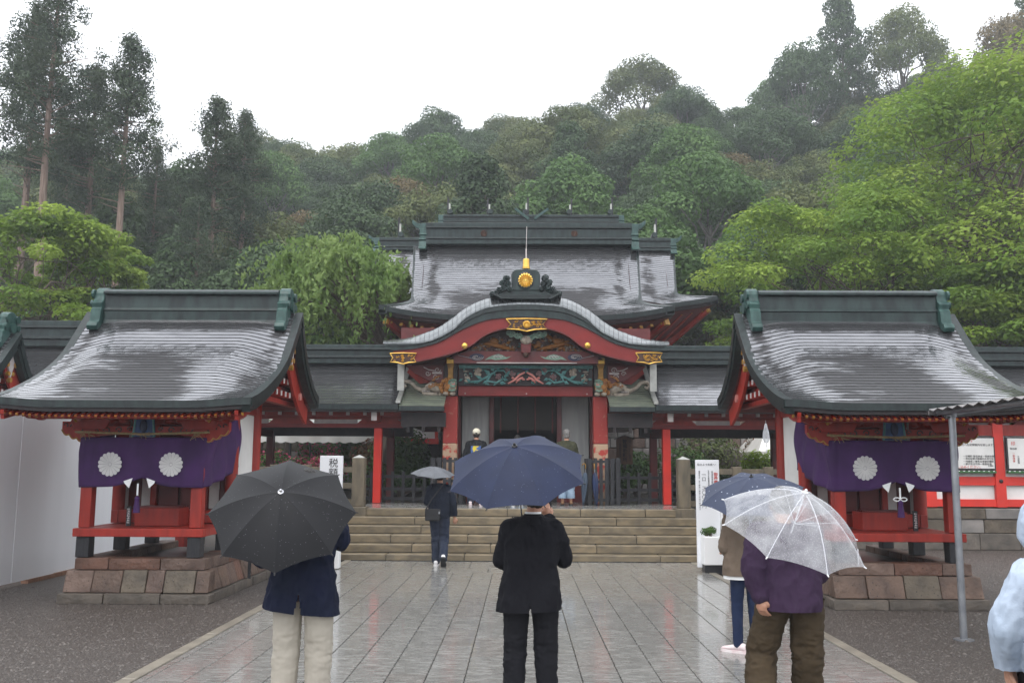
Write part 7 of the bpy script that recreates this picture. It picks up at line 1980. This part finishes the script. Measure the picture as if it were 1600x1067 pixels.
bmx = bmesh.new(); bmx.from_mesh(o.data); bmesh.ops.delete(bmx, geom=[f for f in bmx.faces if f.calc_center_median().y > -.09 or len(f.verts) > 4], context='FACES'); bmx.to_mesh(o.data); bmx.free()
J = stance(.08); J.update(elL=(-.22, .04, 1.10), wrL=(-.10, .20, 1.12), elR=(.22, .04, 1.10), wrR=(.10, .20, 1.12), cuffz=.16)
p7 = person('grey haired visitor in an olive patterned jacket, light jeans and brown boots, praying', (1.005, 20.62, .905), J, dict(name='jacket', mat=OLIVE, hem=.82, hemw=.21, fold=.009, hood=False), dict(mat=JEANL, r=(.105, .09, .088), shoe=SHOEB, fold=.012), hair=HAIRG, s=.98, near=False)
J = stance(.08); J.update(elL=(-.22, .04, 1.10), wrL=(-.10, .20, 1.12), elR=(.22, .04, 1.10), wrR=(.10, .20, 1.12))
p8 = person('visitor in light jeans on the terrace, all but the legs hidden by the navy umbrella', (-.08, 20.6, .905), J, dict(name='jacket', mat=DKNAVY, hem=.85, hemw=.20), dict(mat=JEANL, r=(.10, .082, .075), shoe=SHOEW), s=.90, near=False)
# --- hooded person at the right edge
J = stance(.10); J.update(head=(-.10, .06, 1.46), neck=(-.06, .01, 1.30), shL=(-.18, 0, 1.23), shR=(.18, 0, 1.23), elL=(-.285, .0, 1.00), wrL=(-.275, .12, .80), elR=(.24, 0, 1.0), wrR=(.22, .1, .8), hip=(0, 0, .84), hpL=(-.095, 0, .80), hpR=(.095, 0, .80), knL=(-.1, .02, .44), knR=(.1, .02, .44), hdL=((.12, .25, -.9), (-.95, 0, 0), -1, .8))
p9 = person('person in a pale blue hooded rain jacket at the right picture edge', (2.555, 4.42, .0), J, dict(name='rain_jacket', mat=LTBLUE, hem=.80, hemw=.225, hood=True, fold=.011, sr=(.095, .088, .078, .066), cuff=.02, w=1.03), dict(mat=JEANM, r=(.11, .095, .09), shoe=SHOEK), rz=R(-20))
bp_ = thing('backpack', 'black backpack on the person in the pale blue rain jacket', 'backpack', (2.555, 4.42, 0)); bp_.rotation_euler = (0, 0, R(-20))
m = MB(); m.loft([super_ring(.02, -.235 - dy, z, rx, .085 + dy, 22, 3.2) for z, rx, dy in ((.80, .13, 0), (.84, .155, .02), (1.0, .165, .03), (1.15, .155, .02), (1.26, .11, 0))]); m.build('pack', BAG, bp_, smooth=True, sharp=60, local=True)
for sx in (-1, 1):
    m = MB(); P = [(sx * .10, -.17, 1.22), (sx * .12, -.06, 1.345), (sx * .125, .06, 1.33), (sx * .13, .15, 1.2), (sx * .17, .13, 1.02), (sx * .19, -.02, .93), (sx * .15, -.17, .88)]
    m.tube(resample(P, 24), [.022] * 25, 6, ry=[.010] * 25); m.build('strap', BAG, bp_, smooth=True, local=True)
m = MB(); m.box(2.375, 2.385, 4.56, 4.64, .72, .80); tag(m.build('small_phone', PHONE, bevel=.005), 'small dark phone in the hand of the person at the right edge', 'phone')

# --- umbrellas
def fabric(name, a, dots=.06, rough=.6, dotc=(.45, .47, .52), s=85): return mat(name, a, tuple(q * 1.35 for q in a), scale=5, rough=rough, spec=.25, dots=dots, dotc=dotc, dots_s=s)
UB = fabric('black umbrella nylon', (.006, .006, .0075), .09, dotc=(.20, .21, .23), s=110); UN = fabric('navy umbrella nylon', (.009, .014, .038), .06, dotc=(.20, .23, .32), s=110); UG = fabric('grey umbrella nylon', (.085, .09, .10), .10, .5)
UD = mat('patterned umbrella nylon', (.022, .030, .062), (.030, .040, .075), scale=5, rough=.6, dots=.35, dotc=(.28, .31, .38), dots_s=26)
STEEL = mat('umbrella steel', (.45, .45, .47), rough=.25, metal=.9); PLAST = mat('black plastic', (.012, .012, .013), rough=.35)
CLEARP = mat('white plastic', (.72, .72, .74), rough=.35)
# transparent vinyl with rain drops
CV = bpy.data.materials.new('clear wet vinyl'); CV.use_nodes = True
n = CV.node_tree.nodes; l = CV.node_tree.links; b = n['Principled BSDF']; o_ = n['Material Output']
b.inputs['Base Color'].default_value = (.78, .79, .82, 1); b.inputs['Roughness'].default_value = .22
tr = n.new('ShaderNodeBsdfTransparent'); tr.inputs[0].default_value = (.93, .94, .95, 1); mxs = n.new('ShaderNodeMixShader')
tl_ = n.new('ShaderNodeBsdfTranslucent'); tl_.inputs[0].default_value = (.75, .76, .80, 1); mx2 = n.new('ShaderNodeMixShader'); mx2.inputs[0].default_value = .40
tc = n.new('ShaderNodeTexCoord'); vo = n.new('ShaderNodeTexVoronoi'); vo.inputs['Scale'].default_value = 95; l.new(tc.outputs['Object'], vo.inputs['Vector'])
no = n.new('ShaderNodeTexNoise'); no.inputs['Scale'].default_value = 9; no.inputs['Detail'].default_value = 5; l.new(tc.outputs['Object'], no.inputs['Vector'])
mr = n.new('ShaderNodeMapRange'); l.new(vo.outputs['Distance'], mr.inputs['Value']); mr.inputs['From Min'].default_value = .10; mr.inputs['From Max'].default_value = .42; mr.inputs['To Min'].default_value = .22; mr.inputs['To Max'].default_value = 0
m2_ = n.new('ShaderNodeMapRange'); l.new(no.outputs['Fac'], m2_.inputs['Value']); m2_.inputs['From Min'].default_value = .35; m2_.inputs['From Max'].default_value = .7; m2_.inputs['To Min'].default_value = .28; m2_.inputs['To Max'].default_value = .50
ad = n.new('ShaderNodeMath'); l.new(mr.outputs[0], ad.inputs[0]); l.new(m2_.outputs[0], ad.inputs[1])
l.new(b.outputs[0], mx2.inputs[1]); l.new(tl_.outputs[0], mx2.inputs[2]); l.new(ad.outputs[0], mxs.inputs[0]); l.new(tr.outputs[0], mxs.inputs[1]); l.new(mx2.outputs[0], mxs.inputs[2]); l.new(mxs.outputs[0], o_.inputs['Surface'])
bpn = n.new('ShaderNodeBump'); bpn.inputs['Strength'].default_value = .4; bpn.inputs['Distance'].default_value = .004; l.new(vo.outputs['Distance'], bpn.inputs['Height']); l.new(bpn.outputs[0], b.inputs['Normal'])

def umbrella(label, ctr, axis, rad, depth, fab, spin=0, shaft=.62, steel=STEEL, handle=PLAST, pw=2.1, sag=.05, ribs=8, tipc=PLAST, strap=True, handle_h=False):
    T = thing('umbrella', label, 'umbrella', ctr, 'open umbrellas')
    q = Vector((0, 0, 1)).rotation_difference(Vector(axis).normalized()); T.rotation_mode = 'QUATERNION'; T.rotation_quaternion = q
    L = dict(parent=T, local=True); nr, ns = 12, 10
    def zp(t): return depth * (1 - .22 * t - .78 * t ** pw)
    rng_ = random.Random(int(rad * 1000 + depth * 100))
    kk = [rng_.uniform(-.012, .012) for _ in range(ribs)]
    def pt(k, f, t):
        a0 = spin + 2 * math.pi * k / ribs; a1 = spin + 2 * math.pi * (k + 1) / ribs
        p0 = Vector((math.cos(a0), math.sin(a0), 0)) * rad * t; p1 = Vector((math.cos(a1), math.sin(a1), 0)) * rad * t
        p = p0.lerp(p1, f); w = 4 * f * (1 - f)
        p *= 1 - .035 * w * t * t; z = lerp(zp(t) + kk[k] * t, zp(t) + kk[(k + 1) % ribs] * t, f) - sag * w * t * (1 - .55 * t) * .5 + .018 * w * t ** 4
        return (p.x, p.y, z)
    for k in range(ribs):
        m = MB(); v = [pt(k, i / ns, j / nr) for j in range(nr + 1) for i in range(ns + 1)]
        m.add(v, [(j * (ns + 1) + i, (j + 1) * (ns + 1) + i, (j + 1) * (ns + 1) + i + 1, j * (ns + 1) + i + 1) for j in range(nr) for i in range(ns)])
        m.build('canopy_panel', fab, smooth=True, **L)
        m = MB(); m.tube([Vector(pt(k, 0, t)) + Vector((0, 0, -.006)) for t in [i / 8 for i in range(9)]], .0028, 5); rb = m.build('rib', steel, **L)
        m = MB(); e = Vector(pt(k, 0, 1)); m.tube([e * .985, e * 1.025 + Vector((0, 0, -.004))], [.005, .004], 6); m.build('rib_tip', tipc, parent=rb, local=True)
        m = MB(); m.tube([Vector(pt(k, 0, .5)) + Vector((0, 0, -.01)), (0, 0, depth - .24)], .0022, 5); m.build('stretcher', steel, **L)
    m = MB(); m.tube([(0, 0, depth + .0), (0, 0, depth - shaft)], .0055, 8); m.build('shaft', steel, smooth=True, **L)
    m = MB(); m.loft([[(r_ * math.cos(a), r_ * math.sin(a), depth + z) for a in [2 * math.pi * i / 12 for i in range(12)]] for z, r_ in ((-.004, .020), (.004, .020), (.008, .010), (.022, .009), (.026, .004))]); m.build('ferrule', CLEARP if fab is CV else (STEEL if fab is UB else PLAST), smooth=True, sharp=50, **L)
    m = MB()
    if handle_h:
        hp = [(0, 0, depth - shaft + .02), (0, 0, depth - shaft - .06)] + [(.035 - .035 * math.cos(a), 0, depth - shaft - .06 - .035 * math.sin(a)) for a in [.6, 1.2, 1.8, 2.4, 3.1]]
        m.tube(hp, .010, 8)
    else: m.tube([(0, 0, depth - shaft + .03), (0, 0, depth - shaft), (0, 0, depth - shaft - .07)], [.011, .014, .013], 10)
    m.build('handle', handle, smooth=True, **L)
    if strap:
        k = strap if isinstance(strap, int) and strap > 1 else 5
        e = Vector(pt(k, .5, .98)); m = MB(); q2 = q.inverted() @ Vector((0, 0, -1))
        m.beam(e, e + q2 * .11 + Vector((0, 0, 0)), .022, .004, up=e.normalized()); m.build('closing_strap', CLEARP if fab is CV else fab, **L)
    return T
u1 = umbrella('navy folding umbrella speckled with rain, in the middle of the picture', (-.025, 6.40, 1.705), (-.09, -.50, .85), .485, .20, UN, R(20), .60, strap=7)
u2 = umbrella('black folding umbrella with a bright metal tip, held by the man in the blazer', (-1.585, 6.26, 1.425), (.10, -.72, .68), .485, .21, UB, R(8), .55, strap=True)
u3 = umbrella('clear vinyl umbrella with white tips, held by the man in the plum sweatshirt', (1.835, 6.42, 1.315), (.21, -.42, .87), .505, .30, CV, R(14), .62, CLEARP, CLEARP, 2.0, .03, tipc=CLEARP, strap=7, handle_h=True)
u4 = umbrella('dark blue umbrella with a pale small pattern, held by the woman in taupe', (2.20, 8.95, 1.475), (-.12, -.36, .92), .50, .20, UD, R(5), .55)
u5 = umbrella('small grey umbrella held by the man walking to the steps', (-1.55, 16.45, 1.59), (.06, -.12, .98), .40, .15, UG, R(10), .50, strap=False)
# furled umbrellas
def furled(label, top_, L_, fab, hook=True, tilt=(0, 0)):
    T = thing('furled_umbrella', label, 'umbrella', top_, 'furled umbrellas left outside'); T.rotation_euler = (tilt[0], tilt[1], 0)
    m = MB(); n = 16; rings = []
    for z, r_ in ((0, .012), (-.03, .035), (-.18, .058), (-.40, .05), (-.62, .026), (-.74, .010)):
        rings.append([((r_ * (1 + .28 * math.cos(8 * a))) * math.cos(a + z * 2), (r_ * (1 + .28 * math.cos(8 * a))) * math.sin(a + z * 2), z * L_ / .74) for a in [2 * math.pi * k / 32 for k in range(32)]])
    m.loft(rings); m.build('furled_canopy', fab, T, smooth=True, local=True)
    m = MB(); m.tube([(0, 0, 0), (0, 0, .10)], .006, 6); m.tube([(0, 0, -L_), (0, 0, -L_ - .06)], .005, 6); m.build('shaft', STEEL, T, local=True)
    m = MB()
    if hook: m.tube([(0, 0, .08), (0, 0, .15), (-.012, 0, .185), (-.04, 0, .195), (-.066, 0, .18), (-.072, 0, .15)], .011, 8)
    else: m.tube([(0, 0, .08), (0, 0, .20)], .012, 8)
    m.build('handle', GOLDP if hook or fab is not CV else CLEARP, T, smooth=True, local=True)
    return T
UF = mat('blue furled nylon', (.02, .035, .10), (.012, .018, .05), scale=5, rough=.45)
furled('furled grey blue umbrella with a curved orange handle, hanging on the slatted guard', (1.42, 20.72, 1.62), .72, fabric('grey blue nylon', (.05, .07, .10), 0), True, (0, R(4)))
furled('furled dark blue umbrella with a straight orange handle, hanging on the slatted guard', (1.63, 20.70, 1.62), .74, UF, False, (0, R(-3)))
furled('furled clear umbrella standing upside down on the right stone fence', (4.98, 19.0, 2.24), .40, CV, False, (R(180), 0))
# ================================================================== RAIN HAZE
m = MB(); m.box(-150, 150, -40, 170, -1.2, 66)
hz = m.build('haze', [])
hz['kind'] = 'stuff'
hzm = bpy.data.materials.new('rain haze'); hzm.use_nodes = True
n = hzm.node_tree.nodes; l = hzm.node_tree.links; n.clear()
oo = n.new('ShaderNodeOutputMaterial'); pv = n.new('ShaderNodeVolumePrincipled')
pv.inputs['Color'].default_value = (.90, .94, 1.0, 1); pv.inputs['Density'].default_value = .0011; pv.inputs['Anisotropy'].default_value = .2
l.new(pv.outputs[0], oo.inputs['Volume']); hz.data.materials.clear(); hz.data.materials.append(hzm)
